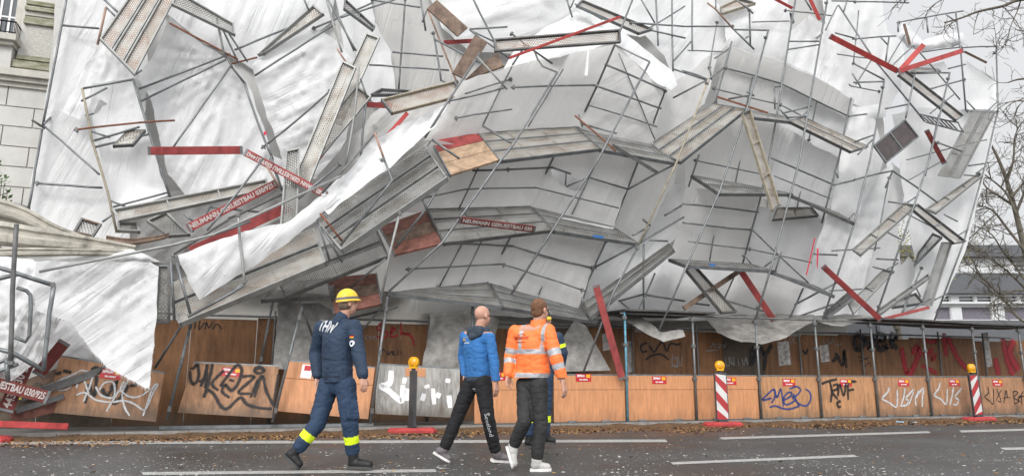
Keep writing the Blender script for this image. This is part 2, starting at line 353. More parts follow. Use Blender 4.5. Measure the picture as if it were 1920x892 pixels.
def ribbon(bm, pts, n, wid, lift=.004):
    """flat paint stroke along pts on a surface of normal n"""
    uvl = bm.loops.layers.uv.verify(); prev = None; dist = 0
    m = len(pts)
    for i, p in enumerate(pts):
        t = (pts[min(i+1, m-1)] - pts[max(i-1, 0)])
        if i: dist += (p-pts[i-1]).length
        if t.length < 1e-6: continue
        s = n.cross(t.normalized()).normalized()
        ww = 1.9*wid*(.6+.4*min(1, min(i, m-1-i)/2.0+.35))*.5*(1+.25*noise.noise(p*9))
        a, b = bm.verts.new(p + s*ww + n*lift), bm.verts.new(p - s*ww + n*lift)
        if prev:
            f = bm.faces.new((prev[0], prev[1], b, a))
            for lp, q in zip(f.loops, ((prev[2], 0), (prev[2], 1), (dist, 1), (dist, 0))): lp[uvl].uv = q
        prev = (a, b, dist)
_fonts = {}
def text_bm(s, size, align='CENTER', shear=0, bold=0, res=2):
    cu = bpy.data.curves.new('txt', 'FONT'); cu.body = s; cu.size = size; cu.align_x = align; cu.align_y = 'CENTER'; cu.shear = shear; cu.offset = bold; cu.resolution_u = res
    o = bpy.data.objects.new('txt', cu); COL.objects.link(o)
    me = bpy.data.meshes.new_from_object(o.evaluated_get(bpy.context.evaluated_depsgraph_get()))
    bm = BM(); bm.from_mesh(me)
    bpy.data.objects.remove(o); bpy.data.meshes.remove(me); bpy.data.curves.remove(cu)
    return bm
def text_on(name, s, size, c, x, y, n, m, parent, lift=.004, width=None, bold=0, shear=0):
    bm = text_bm(s, size, bold=bold, shear=shear)
    if width and bm.verts:
        xs = [v.co.x for v in bm.verts]; k = width/(max(xs)-min(xs))
        for v in bm.verts: v.co.x *= k
    for v in bm.verts: v.co = c + x*v.co.x + y*v.co.y + n*lift
    return mk(name, bm, m, parent)
# ================================================================ setting
rnd = random.Random(7)
bm = BM()
v = [bm.verts.new(p) for p in ((-700, -500, 0), (700, -500, 0), (700, 900, 0), (-700, 900, 0))]; bm.faces.new(v)
tag(mk('road', bm, 'asphalt', origin=(0, 0, 0)), kind='structure')
KY = YW - .30
bm = BM(); box(bm, -60, 60, KY+.13, 120, .004, .100)
tag(mk('pavement', bm, 'paving', origin=(0, KY, 0)), kind='structure')
bm = BM()
x = -40.0
while x < 60:
    box(bm, x, x+.992, KY, KY+.126, .004, .104); x += 1.0
tag(mk('kerb', bm, 'kerb', origin=(0, KY, 0)), kind='structure')
def marking(px):
    bm = BM(); vs = [bm.verts.new(G(x, y, .004)) for x, y in px]; bm.faces.new(vs)
    tag(mk('road_marking', bm, 'line_paint'), kind='structure')
marking([(-60, 827), (1248, 823), (1252, 828), (-60, 832.5)])
marking([(265, 884), (816, 878.5), (819, 884), (268, 889.5)])
marking([(1348, 819), (1740, 807.5), (1746, 811), (1354, 823)])
marking([(1256, 865.5), (1600, 851.5), (1610, 855.5), (1262, 870)])
marking([(1798, 806), (1990, 801), (1992, 804.5), (1803, 810)])
marking([(1874, 838.5), (1990, 836), (1990, 840), (1884, 843)])

# pale crumbs of plaster and plastic all over the wet road
bm = BM()
def crumb(p, s, flat=.35):
    a = rnd.uniform(0, 6.28); n = rnd.randint(3, 5)
    lo = []; hi = []
    for k in range(n):
        t = a + 6.283*k/n; r = s*rnd.uniform(.6, 1.25)
        lo.append(bm.verts.new(p + Vector((r*math.cos(t), r*math.sin(t), .001)))); hi.append(bm.verts.new(p + Vector((r*.7*math.cos(t), r*.7*math.sin(t), s*flat))))
    bm.faces.new(hi)
    for k in range(n): bm.faces.new((lo[k], lo[(k+1) % n], hi[(k+1) % n], hi[k]))
def dens(p): return noise.noise(p*.9 + Vector((3, 1, 0))) + .6*noise.noise(p*2.6)
cnt = 0
while cnt < 5200:
    q = G(rnd.uniform(-80, 2000), 795 + 112*rnd.random()**.8, .004)
    if q.y > KY-.02 or rnd.random() > .42 + .8*dens(q): continue
    crumb(q, min(.03, .0045 + .0065*rnd.random()**2 + (.012 if rnd.random() < .04 else 0))); cnt += 1
tag(mk('plaster_crumbs', bm, 'crumb', origin=(0, 12, 0)), 'pale plaster crumbs scattered across the wet road', 'debris', kind='stuff')
# fallen leaves along the kerb, a low bank
bm = BM()
def leaf(p, s, mi=0, curl=.5):
    a = rnd.uniform(0, 6.28); t = Vector((math.cos(a), math.sin(a), rnd.uniform(-curl, curl))).normalized()
    q = t.cross(Vector((rnd.uniform(-.6, .6), rnd.uniform(-.6, .6), 1))).normalized()
    up = t.cross(q)
    vs = [bm.verts.new(p - t*s), bm.verts.new(p + q*s*.55 + up*s*.2), bm.verts.new(p + t*s), bm.verts.new(p - q*s*.55 + up*s*.15)]
    for tri in ((0, 1, 2), (0, 2, 3)):
        f = bm.faces.new([vs[k] for k in tri]); f.material_index = mi
XR0 = P(240, 785, 0).x; XR1 = P(1990, 785, 0).x
bank = lambda x: .34 + .22*noise.noise(Vector((x*.55, 0, 4))) + .12*noise.noise(Vector((x*2.1, 0, 9)))
for k in range(11500):
    x = rnd.uniform(-6.5, XR1); wd = max(.12, bank(x)); t = rnd.random()**2.6*3
    y = KY + .02 - t*wd*1.5
    h = .10*max(0, 1 - t*1.25)*(.7+.5*noise.noise(Vector((x*1.7, 2, 0))))
    leaf(Vector((x, y, max(.008, h*rnd.uniform(.5, 1.05)))), rnd.uniform(.022, .052), 1 if rnd.random() < .30 else 0)
for k in range(130):
    q = G(rnd.uniform(-50, 1990), rnd.uniform(797, 888), .006)
    if q.y < KY-.3: leaf(q + Vector((0, 0, .006)), rnd.uniform(.018, .038), 1 if rnd.random() < .4 else 0, .25)
tag(mk('fallen_leaves', bm, ['leaf_litter', 'leaf_pale'], origin=(3, KY, 0)), 'brown fallen leaves banked along the kerb', 'leaves', kind='stuff')
# the crumbly soil under the leaves
bm = BM()
pr = None; x = -6.5
while x < XR1:
    wd = max(.12, bank(x))*1.05
    row = [bm.verts.new((x, KY+.004 - wd*t, z*(.8+.5*noise.noise(Vector((x*1.7, 2, 0)))))) for t, z in ((0, .085), (.4, .06), (.75, .028), (1, .003))]
    if pr:
        for k in range(3): bm.faces.new((pr[k], pr[k+1], row[k+1], row[k]))
    pr = row; x += .1
tag(mk('leaf_mould', bm, 'mould', origin=(3, KY, 0)), 'dark rotting leaf mould lying in the gutter', 'leaves', kind='stuff')

# ---------------------------------------------------------------- old stucco building on the left
FD = 3.6
YF = YW + FD
def fx(x, y, d=FD): return P(x, y, d).x
def fz(x, y, d=FD): return P(x, y, d).z
xr = P(1560, 300, FD).x
bx0 = P(0, 250, FD).x - 6
zt = P(40, 0, FD).z + 4.5
bld = thing('stucco_building', 'old cream stucco building with rusticated base and mossy mouldings behind the sheeting', 'building', ((bx0+xr)/2, YF, 0))
Xw0, Xw1 = fx(-60, 30), fx(31, 30); zw0, zw1 = fz(10, 74), zt-1.3
bm = BM()                                  # wall with the opening of the big window left of the pilaster
Z1 = fz(30, 165)
box(bm, bx0, Xw0, YF, YF+.5, 0, zt); box(bm, Xw1, xr, YF, YF+.5, 0, zt)
box(bm, Xw0, Xw1, YF, YF+.5, 0, zw0); box(bm, Xw0, Xw1, YF, YF+.5, zw1, zt)
box(bm, bx0, xr, YF+.5, YF+9, 0, zt)
mk('wall', bm, 'stucco', bld)
bm = BM()                                  # rusticated blocks: courses with open joints between
zz = .1; row = 0
ch = (Z1-.1)/round((Z1-.1)/.46)
xe = P(330, 300, FD).x
while zz < Z1-.05:
    x = bx0 + (.55 if row % 2 else 0)
    if row % 2: box(bm, bx0, x-.012, YF-.05, YF-.001, zz+.012, zz+ch-.012)
    while x < xe:
        box(bm, x+.012, min(x+1.1, xe)-.012, YF-.05, YF-.001, zz+.012, zz+ch-.012); x += 1.1
    zz += ch; row += 1
mk('rustication', bm, 'stucco', bld)
def band(name, y0, y1, out, m='stucco_warm', xa=None, xb=None, yr=30):
    bm = BM(); z1_, z0_ = fz(30, y0), fz(30, y1)
    box(bm, bx0 if xa is None else xa, xr if xb is None else xb, YF-out, YF-.002, z0_, z1_); return mk(name, bm, m, bld)
band('cornice', 137, 150, .30); band('cornice', 150.5, 158, .20); band('cornice', 158.5, 166, .11)
band('plinth_course', 126, 136.5, .06)
# pilaster with mouldings and a mossy top
pa, pb = fx(43, 60), fx(113, 60)
bm = BM(); box(bm, pa-.02, pb+.05, YF-.10, YF-.003, fz(60, 124), zt-.6); mk('pilaster', bm, 'stucco', bld)
bm = BM(); box(bm, pa+.12, pb-.06, YF-.13, YF-.101, fz(75, 112), fz(75, 54)); mk('pilaster_panel', bm, 'stucco_brick', bld)
for (y0, y1, out, m) in ((10, 17, .20, 'moss'), (18, 21, .15, 'stucco_warm'), (21.5, 29, .24, 'moss'), (29.5, 37, .17, 'stucco_warm'), (37.5, 45, .15, 'moss'), (46, 53, .20, 'moss'), (112.5, 120, .18, 'moss'), (124, 137, .22, 'moss')):
    bm = BM(); sx = .0 if y0 > 100 else .04
    if y0 == 124: box(bm, pa-.06, pb+.1, YF-out, YF-.102, fz(70, y1), fz(70, y0))
    else: box(bm, pa+sx, pb+.05, YF-out, YF-.102, fz(70, y1), fz(70, y0))
    mk('moulding', bm, m, bld)
# window, frame, sashes
yw = YF+.22
fr = BM()
for a, b_ in ((Xw0, Xw0+.07), (Xw1-.07, Xw1)): box(fr, a, b_, yw-.06, yw, zw0, zw1)
box(fr, Xw0+.071, Xw1-.071, yw-.06, yw, zw1-.07, zw1); box(fr, Xw0+.071, Xw1-.071, yw-.06, yw, zw0, zw0+.08)
win = mk('window', fr, 'window_white', bld)
bm = BM(); box(bm, Xw0+.071, Xw1-.071, yw-.03, yw-.02, zw0+.081, zw1-.071); mk('pane', bm, 'glass', win)
bm = BM(); n = 5
for k in range(1, n): xx = Xw0+(Xw1-Xw0)*k/n; box(bm, xx-.022, xx+.022, yw-.05, yw-.031, zw0+.081, zw1-.071)
for k in range(1, 5):
    z_ = zw0 + k*.62
    if z_ < zw1-.1:
        for j in range(n): box(bm, Xw0+(Xw1-Xw0)*j/n+.023, Xw0+(Xw1-Xw0)*(j+1)/n-.023, yw-.048, yw-.032, z_-.02, z_+.02)
mk('glazing_bars', bm, 'window_white', win)
bm = BM()
for a, b_ in ((Xw1+.002, Xw1+.20),): box(bm, a, b_, YF-.06, YF-.003, zw0-.02, zw1+.2)
mk('architrave', bm, 'stucco_warm', bld)
# balcony slab, console and iron railing under the window
zs = fz(15, 79); bxe = fx(30, 79, FD-.45)
bm = BM(); box(bm, Xw0-.5, bxe, YF-.50, YF-.004, zs-.14, zs); box(bm, Xw0-.45, bxe-.06, YF-.40, YF-.004, zs-.22, zs-.141)
bal = mk('balcony', bm, 'stucco_warm', bld)
bm = BM(); box(bm, Xw0-.3, fx(20, 120, FD-.25), YF-.28, YF-.004, fz(15, 136), zs-.221); mk('console', bm, 'stucco', bal)
bm = BM(); zr = zs+.30
tube(bm, [Vector((Xw0-.4, YF-.44, zr)), Vector((bxe-.05, YF-.44, zr)), Vector((bxe-.05, YF-.02, zr))], .018, 6)
tube(bm, [Vector((Xw0-.4, YF-.44, zs+.05)), Vector((bxe-.05, YF-.44, zs+.05)), Vector((bxe-.05, YF-.02, zs+.05))], .012, 6)
x = Xw0-.4
while x < bxe:
    tube(bm, [Vector((x, YF-.44, zs+.002)), Vector((x, YF-.44, zr))], .009, 5); x += .085
for k in range(5): tube(bm, [Vector((bxe-.05, YF-.40+.09*k, zs+.002)), Vector((bxe-.05, YF-.40+.09*k, zr))], .009, 5)
mk('railing', bm, 'iron', bal)

# ---------------------------------------------------------------- modern building far right
DB = 44.0
ctr = PC(1860, 590, DB); ctr.z = 0
far = thing('modern_building', 'long white and grey modern block with strip windows behind the bare tree', 'building', ctr)
fdir = _rt.copy(); bdir = HF.copy()
def fb(bm, x0, y0, x1, y1, d0, d1, mi=0):
    """box on the far facade: photo rectangle, from depth d0 to d1 behind it"""
    a = PC(x0, y1, DB); b = PC(x1, y0, DB)
    s0 = (a-ctr).dot(fdir); s1 = (b-ctr).dot(fdir); z0, z1 = a.z, b.z
    c = [ctr + fdir*s + bdir*d + Vector((0, 0, z)) for z in (z0, z1) for s, d in ((s0, d0), (s1, d0), (s1, d1), (s0, d1))]
    box8(bm, c, mi)
def fpart(name, rects, m, parent=far, d0=0, d1=.3):
    bm = BM()
    for q in rects: fb(bm, *q, d0, d1)
    return mk(name, bm, m, parent)
XL, XE = 1660, 2150
fpart('core', [(XL, 470, XE, 720)], 'facade_grey', d0=.6, d1=11)
fpart('parapet', [(XL, 462, XE, 483)], 'facade_grey', d0=-.5, d1=.5)
fpart('wall', [(XL, 483.4, 1898, 512)], 'facade_white'); fpart('wall', [(1898.2, 483.4, XE, 485), (1898.2, 510.5, XE, 512)], 'facade_white')
fpart('band', [(XL, 512.4, XE, 528)], 'facade_grey', d0=-.2); fpart('band', [(XL, 528.4, XE, 551)], 'facade_grey', d0=-.45)
fpart('wall', [(XL, 551.4, XE, 554), (XL, 566.5, XE, 574)], 'facade_white', d0=-.05)
fpart('sill_course', [(XL, 566.5, XE, 570)], 'facade_white', d0=-.3, d1=-.06)
fpart('wall', [(XL, 600, XE, 720)], 'facade_grey', d0=-.05)
def fwin(x0, y0, x1, y1, m='glass', bars=1, hbars=0):
    f = fpart('window', [(x0, y0, x1, y0+1.2), (x0, y1-1.2, x1, y1), (x0, y0+1.25, x0+1.4, y1-1.25), (x1-1.4, y0+1.25, x1, y1-1.25)] + [(x0+2, y0+(y1-y0)*(k+1)/(hbars+1)-.5, x1-2, y0+(y1-y0)*(k+1)/(hbars+1)+.5) for k in range(hbars)], 'window_white', d0=.05, d1=.2)
    g = fpart('pane', [(x0+1.4, y0+1.2, x1-1.4, y1-1.2)], m, parent=f, d0=.21, d1=.25)
cols = [(1690, 1735), (1757, 1783), (1797, 1828), (1831, 1862), (1876, 1909), (1913, 1946), (1962, 1995), (1999, 2032)]
for a, b_ in cols: fwin(a, 554, b_, 566.3, hbars=1)
ends = [XL] + [q for c in cols for q in c] + [XE]
for k in range(0, len(ends), 2): fpart('pier', [(ends[k], 554.2, ends[k+1], 566.3)], 'facade_white')
big = [(1700, 1738), (1752, 1786), (1802, 1863), (1882, 1945), (1965, 2028)]
for a, b_ in big: fwin(a, 574.4, b_, 599.8, 'curtain')
ends = [XL] + [q for c in big for q in c] + [XE]
for k in range(0, len(ends), 2): fpart('pier', [(ends[k], 574.2, ends[k+1], 599.8)], 'facade_white')
for a, b_ in ((1899, 1935), (1940, 1976)): fwin(a, 486, b_, 510, hbars=2)
fpart('pier', [(1976.3, 485.2, XE, 510.3), (1935.3, 485.2, 1939.7, 510.3)], 'facade_white')

# ---------------------------------------------------------------- trees
def branch(bm, p, d, ln, r, lvl, rn, gnarl=.25, tips=None, minr=.006, sub=(2, 4), keep=None):
    pts = [p]; n = 5
    for i in range(n):
        d = (d + Vector((rn.gauss(0, gnarl), rn.gauss(0, gnarl), rn.gauss(0, gnarl)+.05))).normalized()
        pts.append(pts[-1] + d*ln/n)
    tube(bm, pts, r, 7 if r > .05 else 4, False, r2=max(minr, r*.5))
    if lvl == 0:
        if tips is not None: tips.append(pts[-1])
        return
    for k in range(rn.randint(*sub)+ (1 if lvl > 1 else 2)):
        i = rn.randint(1, n); side = Vector((rn.gauss(0, 1), rn.gauss(0, 1), rn.gauss(.25, .8))).normalized()
        nd = (d*.75 + side*.85).normalized()
        branch(bm, pts[i], nd, ln*rn.uniform(.5, .75), max(minr, r*.5*(1-.08*i)), lvl-1, rn, gnarl, tips, minr, sub)
rn = random.Random(21)
tb = G(1985, 760, .1); tb = PC(1990, 700, 27); tb.z = .1
tree = thing('bare_tree', 'leafless spreading tree in front of the modern white and grey block', 'tree', tb)
bm = BM()
def at27(x, y, dd=0): return PC(x, y, 27+dd)
tr_pts = spline([tb, at27(1962, 640), at27(1945, 560), at27(1922, 470, .3), at27(1905, 400, .5), at27(1888, 340, .4), at27(1868, 290, .3), at27(1845, 250, .2)], 4)
tube(bm, tr_pts, .17, 10, True, r2=.03)
trunk = mk('trunk', bm, 'bark_far', tree)
bm = BM()
limbs = [[(1922, 470), (1890, 430), (1862, 395), (1836, 385), (1822, 380)], [(1905, 400), (1885, 360), (1850, 330), (1830, 318)], [(1945, 560), (1908, 505), (1880, 470), (1860, 440), (1835, 425)],
         [(1955, 610), (1915, 600), (1890, 570), (1868, 545), (1840, 520), (1812, 492)], [(1940, 560), (1912, 530), (1885, 505), (1850, 478), (1815, 455)], [(1905, 400), (1925, 350), (1945, 300), (1950, 250)],
         [(1888, 340), (1900, 300), (1902, 260), (1912, 235)], [(1925, 480), (1970, 430), (1995, 370), (2000, 300)], [(1896, 370), (1930, 330), (1965, 290)], [(1900, 385), (1870, 365), (1845, 345), (1838, 300)], [(1940, 545), (1900, 545), (1870, 560), (1850, 575)]]
for lb in limbs:
    pts = [at27(x, y, rn.uniform(-.4, .4)) for x, y in lb]; pts = spline(pts, 4)
    tube(bm, pts, .055, 6, False, r2=.014)
    for k in range(3, len(pts), 2):
        for q in range(2):
            d = (pts[k]-pts[k-1]).normalized(); side = Vector((rn.gauss(0, 1), rn.gauss(0, 1), rn.gauss(.15, .8))).normalized()
            branch(bm, pts[k], (d*.6+side).normalized(), rn.uniform(.6, 1.3), .022, 2, rn, .22, None, .0075, (1, 2))
mk('crown', bm, 'bark_far', tree)
# boughs that reach in from a street tree beyond the right edge
nb = PC(2330, 700, 13); nb.z = .1
tree2 = thing('street_tree', 'thin leafless boughs reaching in over the top right corner', 'tree', nb)
def at13(x, y, dd=0): return PC(x, y, 13+dd)
bm = BM(); tube(bm, spline([nb, at13(2320, 500), at13(2300, 250), at13(2270, 50), at13(2250, -200)], 4), .24, 10, True, r2=.1); mk('trunk', bm, 'bark', tree2)
bm = BM(); rn = random.Random(5)
boughs = [([(2270, 60), (2100, 10), (1990, -5), (1914, 0), (1880, 12), (1835, 22), (1800, 35), (1770, 43)], .045), ([(1914, 0), (1908, 20), (1895, 50), (1888, 80), (1880, 92)], .014), ([(1835, 22), (1828, 45), (1825, 65)], .010),
          ([(1990, -5), (1850, -20), (1790, -10), (1750, 10), (1735, 30)], .02), ([(1800, 35), (1775, 50), (1765, 65)], .008), ([(2290, 230), (2100, 170), (1990, 150), (1920, 148), (1890, 155)], .04), ([(1990, 150), (1930, 180), (1895, 195), (1880, 212)], .016),
          ([(1930, 180), (1910, 200), (1900, 225)], .010), ([(2300, 260), (2050, 215), (1960, 195), (1900, 190), (1870, 205)], .02), ([(1880, 12), (1905, 40), (1912, 55)], .010), ([(1790, -10), (1720, -15), (1690, 0), (1672, 20)], .012), ([(1885, 75), (1882, 85), (1870, 92), (1866, 60), (1862, 40)], .005), ([(2100, 10), (1960, 40), (1925, 60), (1918, 90)], .012)]
for lb, r in boughs:
    pts = spline([at13(x, y, rn.uniform(-.15, .15)) for x, y in lb], 5); tube(bm, pts, r, 6, False, r2=max(.0045, r*.3))
    for k in range(2, len(pts), 2):
        if rn.random() < .75:
            d = (pts[k]-pts[k-1]).normalized(); side = Vector((rn.gauss(0, 1), rn.gauss(0, .7), rn.gauss(-.1, .9))).normalized()
            branch(bm, pts[k], (d*.7+side*.9).normalized(), rn.uniform(.2, .5), .0075, 1, rn, .2, None, .0035, (1, 2))
mk('crown', bm, 'bark', tree2)
# yellow autumn tree seen through the slit in the sheeting
yb = PC(1690, 700, 30); yb.z = .1
tree3 = thing('autumn_tree', 'yellow leaved tree showing through the slit in the sheeting', 'tree', yb)
bm = BM(); tips = []; rn = random.Random(3)
tube(bm, [yb, yb+Vector((.1, 0, 2.5)), yb+Vector((.05, .1, 5))], .16, 8, True, r2=.07); branch(bm, yb+Vector((0, 0, 3)), Vector((0, 0, 1)), 3.4, .1, 3, rn, .2, tips, .01, (2, 4)); mk('trunk', bm, 'bark_far', tree3)
bm = BM()
for k in range(3600):
    c = tips[rn.randrange(len(tips))] + Vector((rn.gauss(0, .35), rn.gauss(0, .35), rn.gauss(0, .35)))
    n_ = Vector((rn.gauss(0, 1), rn.gauss(0, 1), rn.gauss(0, 1))).normalized(); t_ = n_.orthogonal().normalized(); s_ = n_.cross(t_); s = rn.uniform(.03, .055)
    bm.faces.new([bm.verts.new(c+t_*s), bm.verts.new(c+s_*s*.6), bm.verts.new(c-t_*s), bm.verts.new(c-s_*s*.6)])
mk('crown', bm, 'leaf_yellow', tree3)
# shrub in front of the rusticated wall, left edge
sb = P(-14, 700, 2.4); sb.z = .1
shrub = thing('leafy_shrub', 'green leafy shrub against the rusticated wall', 'shrub', sb)
bm = BM(); rn = random.Random(9); bl = BM()
for k in range(7):
    top = P(-16 + 5*k, 312+9*abs(k-2)+rn.uniform(-6, 10), 2.4+rn.uniform(-.2, .2)); pts = spline([sb+Vector((rn.uniform(-.1, .1), 0, 0)), (sb+top)*.5+Vector((rn.uniform(-.2, 0), 0, 0)), top], 6)
    tube(bm, pts, .02, 5, False, r2=.006)
    for p in pts[5:]:
        for q in range(4):
            n_ = Vector((rn.gauss(0, 1), rn.gauss(-.5, .8), rn.gauss(.3, .8))).normalized(); t_ = n_.orthogonal().normalized(); s_ = n_.cross(t_); s = rn.uniform(.035, .075); c = p + Vector((rn.gauss(0, .09), rn.gauss(0, .09), rn.gauss(0, .07)))
            bl.faces.new([bl.verts.new(c+t_*s), bl.verts.new(c+s_*s*.5), bl.verts.new(c-t_*s), bl.verts.new(c-s_*s*.5)])
mk('stem', bm, 'bark', shrub); mk('foliage', bl, 'leaf_green', shrub)
# ================================================================ site fence with covered walkway
X0, BW, ZB, ZT, ZR = 7.680, 1.7336, .125, 1.10, 2.49
rn = random.Random(4)
NEG = Vector((0, -1, 0))
def sub(origin_px, pts, ox=0, oy=0, k=3.0): return [(ox+x/k, oy+y/k) for x, y in pts]
def strokes(parent, mat_, lines, o, n, wid=.035, name='graffiti', tile=(0, 0), lift=.005, kk=6):
    bm = BM()
    for li, ln in enumerate(lines):
        pts = [PP(tile[0]+x/3, tile[1]+y/3, o, n) for x, y in ln]
        ribbon(bm, spline(pts, kk) if len(pts) > 2 else [pts[0], (pts[0]+pts[1])*.5, pts[1]], n, wid, lift + .0006*li)
    return mk(name, bm, mat_, parent)
def sticker(parent, px, py, o, n, xd, yd, wd=.36, hg=.165, txt=('ZEPPELIN', 'hier mieten!'), lift=.003):
    c = PP(px, py, o, n)
    bm = BM(); obox(bm, c + n*(lift+.001), xd*wd/2, yd*hg/2, n*.001); st = mk('sticker', bm, 'sign_red', parent)
    text_on('sticker_text', txt[0], .058, c - xd*wd*.18 + yd*hg*.22, xd, yd, n, 'sign_white', st, lift+.0035, width=wd*.50, bold=.003)
    text_on('sticker_text', txt[1], .050, c + yd*hg*-.24, xd, yd, n, 'sign_white', st, lift+.0035, width=wd*.52, bold=.002)
    bm = BM(); obox(bm, c + n*(lift+.0035) + xd*wd*.30 + yd*hg*.2, xd*wd*.13, yd*hg*.2, n*.001); mk('emblem', bm, 'sign_yellow', st)
    return st
def coupler(bm, c, s=.05):
    obox(bm, c, Vector((s*.55, 0, 0)), Vector((0, s*.9, 0)), Vector((0, 0, s)))
panel_labels = {
 -2: 'clean orange plywood fence panel beside the grey weathered panel', -1: 'clean orange plywood fence panel left of the light blue post', 0: 'clean orange plywood fence panel right of the light blue post',
  1: 'clean orange plywood fence panel behind the first striped beacon board', 2: 'brown plywood fence panel with blue spray painted tag', 3: 'brown plywood fence panel with blurred black spray painted letters',
  4: 'brown plywood fence panel with whole white spray painted scrawl', 5: 'brown plywood fence panel behind the leaning striped beacon near the end', 6: 'worn plywood fence panel with thin black spray painted tag at right end', 7: 'worn plywood fence panel at the far right edge of the fence'}
stick = {-2: (935, 705), -1: (1094, 707.5), 0: (1236, 712), 1: (1368, 714), 2: (1479, 716.5), 3: (1586, 717), 4: (1694, 717), 5: (1789, 717), 6: (1870, 717.5)}
PANEL = {}
for i in range(-2, 8):
    xa, xb = X0+BW*i+.035, X0+BW*(i+1)-.035
    m = 'ply_new' if i < 2 else 'ply_old' if i < 4 else 'ply_worn'
    bm = BM()
    if i < 2:
        box(bm, xa, xb, YW-.012, YW+.012, ZB, ZB+.66); box(bm, xa, xb, YW-.022, YW+.012, ZB+.664, ZT-.02)
    else: box(bm, xa, xb, YW-.012, YW+.012, ZB, ZT-.02)
    t = thing('fence_panel', panel_labels[i], 'fence panel', ((xa+xb)/2, YW, .10), 'plywood panels of the site fence'); PANEL[i] = t
    mk('board', bm, m, t)
    bm = BM(); box(bm, xa, xb, YW-.02, YW+.03, ZT-.018, ZT+.012); mk('top_rail', bm, 'galv', t)
    bm = BM(); box(bm, xa, xb, YW-.015, YW+.04, .105, ZB-.004); mk('bottom_rail', bm, 'galv_dark', t)
    for q in range(2):
        cx = xa + (xb-xa)*(.25+.5*q) + rn.uniform(-.1, .1); bm = BM(); box(bm, cx-.09, cx+.09, YW-.05, YW-.016, .106, .15); mk('base_clip', bm, 'galv', t)
    o = Vector((0, YW-(.022 if i < 2 else .012), 0))
    if i in stick: sticker(t, *stick[i], o, NEG, Vector((1, 0, 0)), Vector((0, 0, 1)))
o = Vector((0, YW-.012, 0))
T5, T6 = (1280, 594), (1600, 594)
strokes(PANEL[2], 'spray_blue', [[(500, 455), (450, 465), (470, 440), (512, 405), (520, 440), (500, 482)], [(512, 405), (530, 450), (550, 403), (560, 450), (566, 502)], [(560, 470), (605, 445), (612, 425), (590, 425), (568, 455), (580, 492), (632, 470)], [(655, 505), (640, 470), (620, 430)], [(600, 402), (640, 390), (662, 410), (640, 440), (618, 452), (660, 490), (700, 495), (720, 455), (712, 420), (690, 403)], [(488, 507), (520, 498), (560, 512), (600, 516), (655, 500)]], o, NEG, .038, tile=T5)
strokes(PANEL[3], 'spray_black', [[(780, 375), (820, 360), (868, 348)], [(828, 365), (838, 420), (832, 478)], [(845, 385), (868, 378), (866, 405), (840, 418), (872, 462)], [(872, 445), (882, 378), (905, 440), (918, 368)], [(930, 465), (932, 372), (978, 362)], [(932, 412), (964, 405)], [(888, 470), (868, 482), (876, 505), (890, 500)]], o, NEG, .055, tile=T5)
strokes(PANEL[4], 'spray_white', [[(202, 395), (190, 425), (163, 457), (200, 480), (243, 502), (246, 408)], [(290, 400), (282, 450), (268, 492)], [(338, 405), (295, 455), (310, 470), (296, 495), (262, 498)], [(312, 490), (338, 420)], [(368, 412), (348, 455), (352, 498)], [(352, 450), (372, 420), (392, 402), (388, 450), (386, 505)]], o, NEG, .045, tile=T6)
strokes(PANEL[5], 'spray_white', [[(487, 368), (480, 400), (455, 438), (490, 460), (522, 487), (528, 402)], [(562, 392), (555, 440), (542, 495)], [(610, 398), (572, 445), (590, 465), (580, 492), (560, 490)]], o, NEG, .045, tile=T6)
strokes(PANEL[6], 'spray_black', [[(755, 388), (760, 425), (738, 448), (765, 470), (786, 486), (788, 400)], [(806, 402), (830, 472), (812, 470)], [(832, 408), (800, 470)], [(845, 485), (858, 412), (866, 455)], [(842, 455), (870, 448)], [(874, 450), (882, 453)], [(898, 415), (906, 488)], [(898, 415), (925, 422), (902, 452), (930, 470), (906, 488)], [(925, 452), (942, 440), (928, 462), (940, 478)], [(955, 415), (944, 440), (948, 492)], [(938, 448), (960, 444)]], o, NEG, .026, tile=T6)

# posts of the walkway
def post(i, label, x=None, top=ZR, mats='galv'):
    xx = X0+BW*i
    t = thing('scaffold_post', label, 'post', (xx, YW-.045, .0), 'steel posts of the covered walkway')
    bm = BM(); tube(bm, [Vector((xx, YW-.05, .105)), Vector((xx, YW-.05, top))], .026, 10); mk('tube', bm, mats, t)
    for z in (1.02, top-.15, 1.75):
        bm = BM(); obox(bm, Vector((xx-.02, YW-.055, z)), Vector((.05, 0, 0)), Vector((0, .035, 0)), Vector((0, 0, .035))); mk('coupler', bm, 'galv_dark', t)
    bm = BM(); obox(bm, Vector((xx, YW-.05, .102)), Vector((.07, 0, 0)), Vector((0, .07, 0)), Vector((0, 0, .004))); mk('base_plate', bm, 'galv', t)
mat('post_blue', (.12, .30, .40), .5, .2, .4, 9)
pl = ['light blue post beside the fallen dark red board', 'grey post between the two clean orange panels right of the blue post', 'grey post left of the panel with the blue tag', 'grey post between the blue tag and the blurred black letters', 'grey post between the blurred black letters and the white scrawl', 'grey post between the two white scrawls', 'darker grey post just right of the leaning striped beacon', 'grey post at the right end of the walkway']
for i in range(8): post(i, 'walkway ' + pl[i], mats='post_blue' if i == 0 else 'galv_dark' if i == 6 else 'galv')

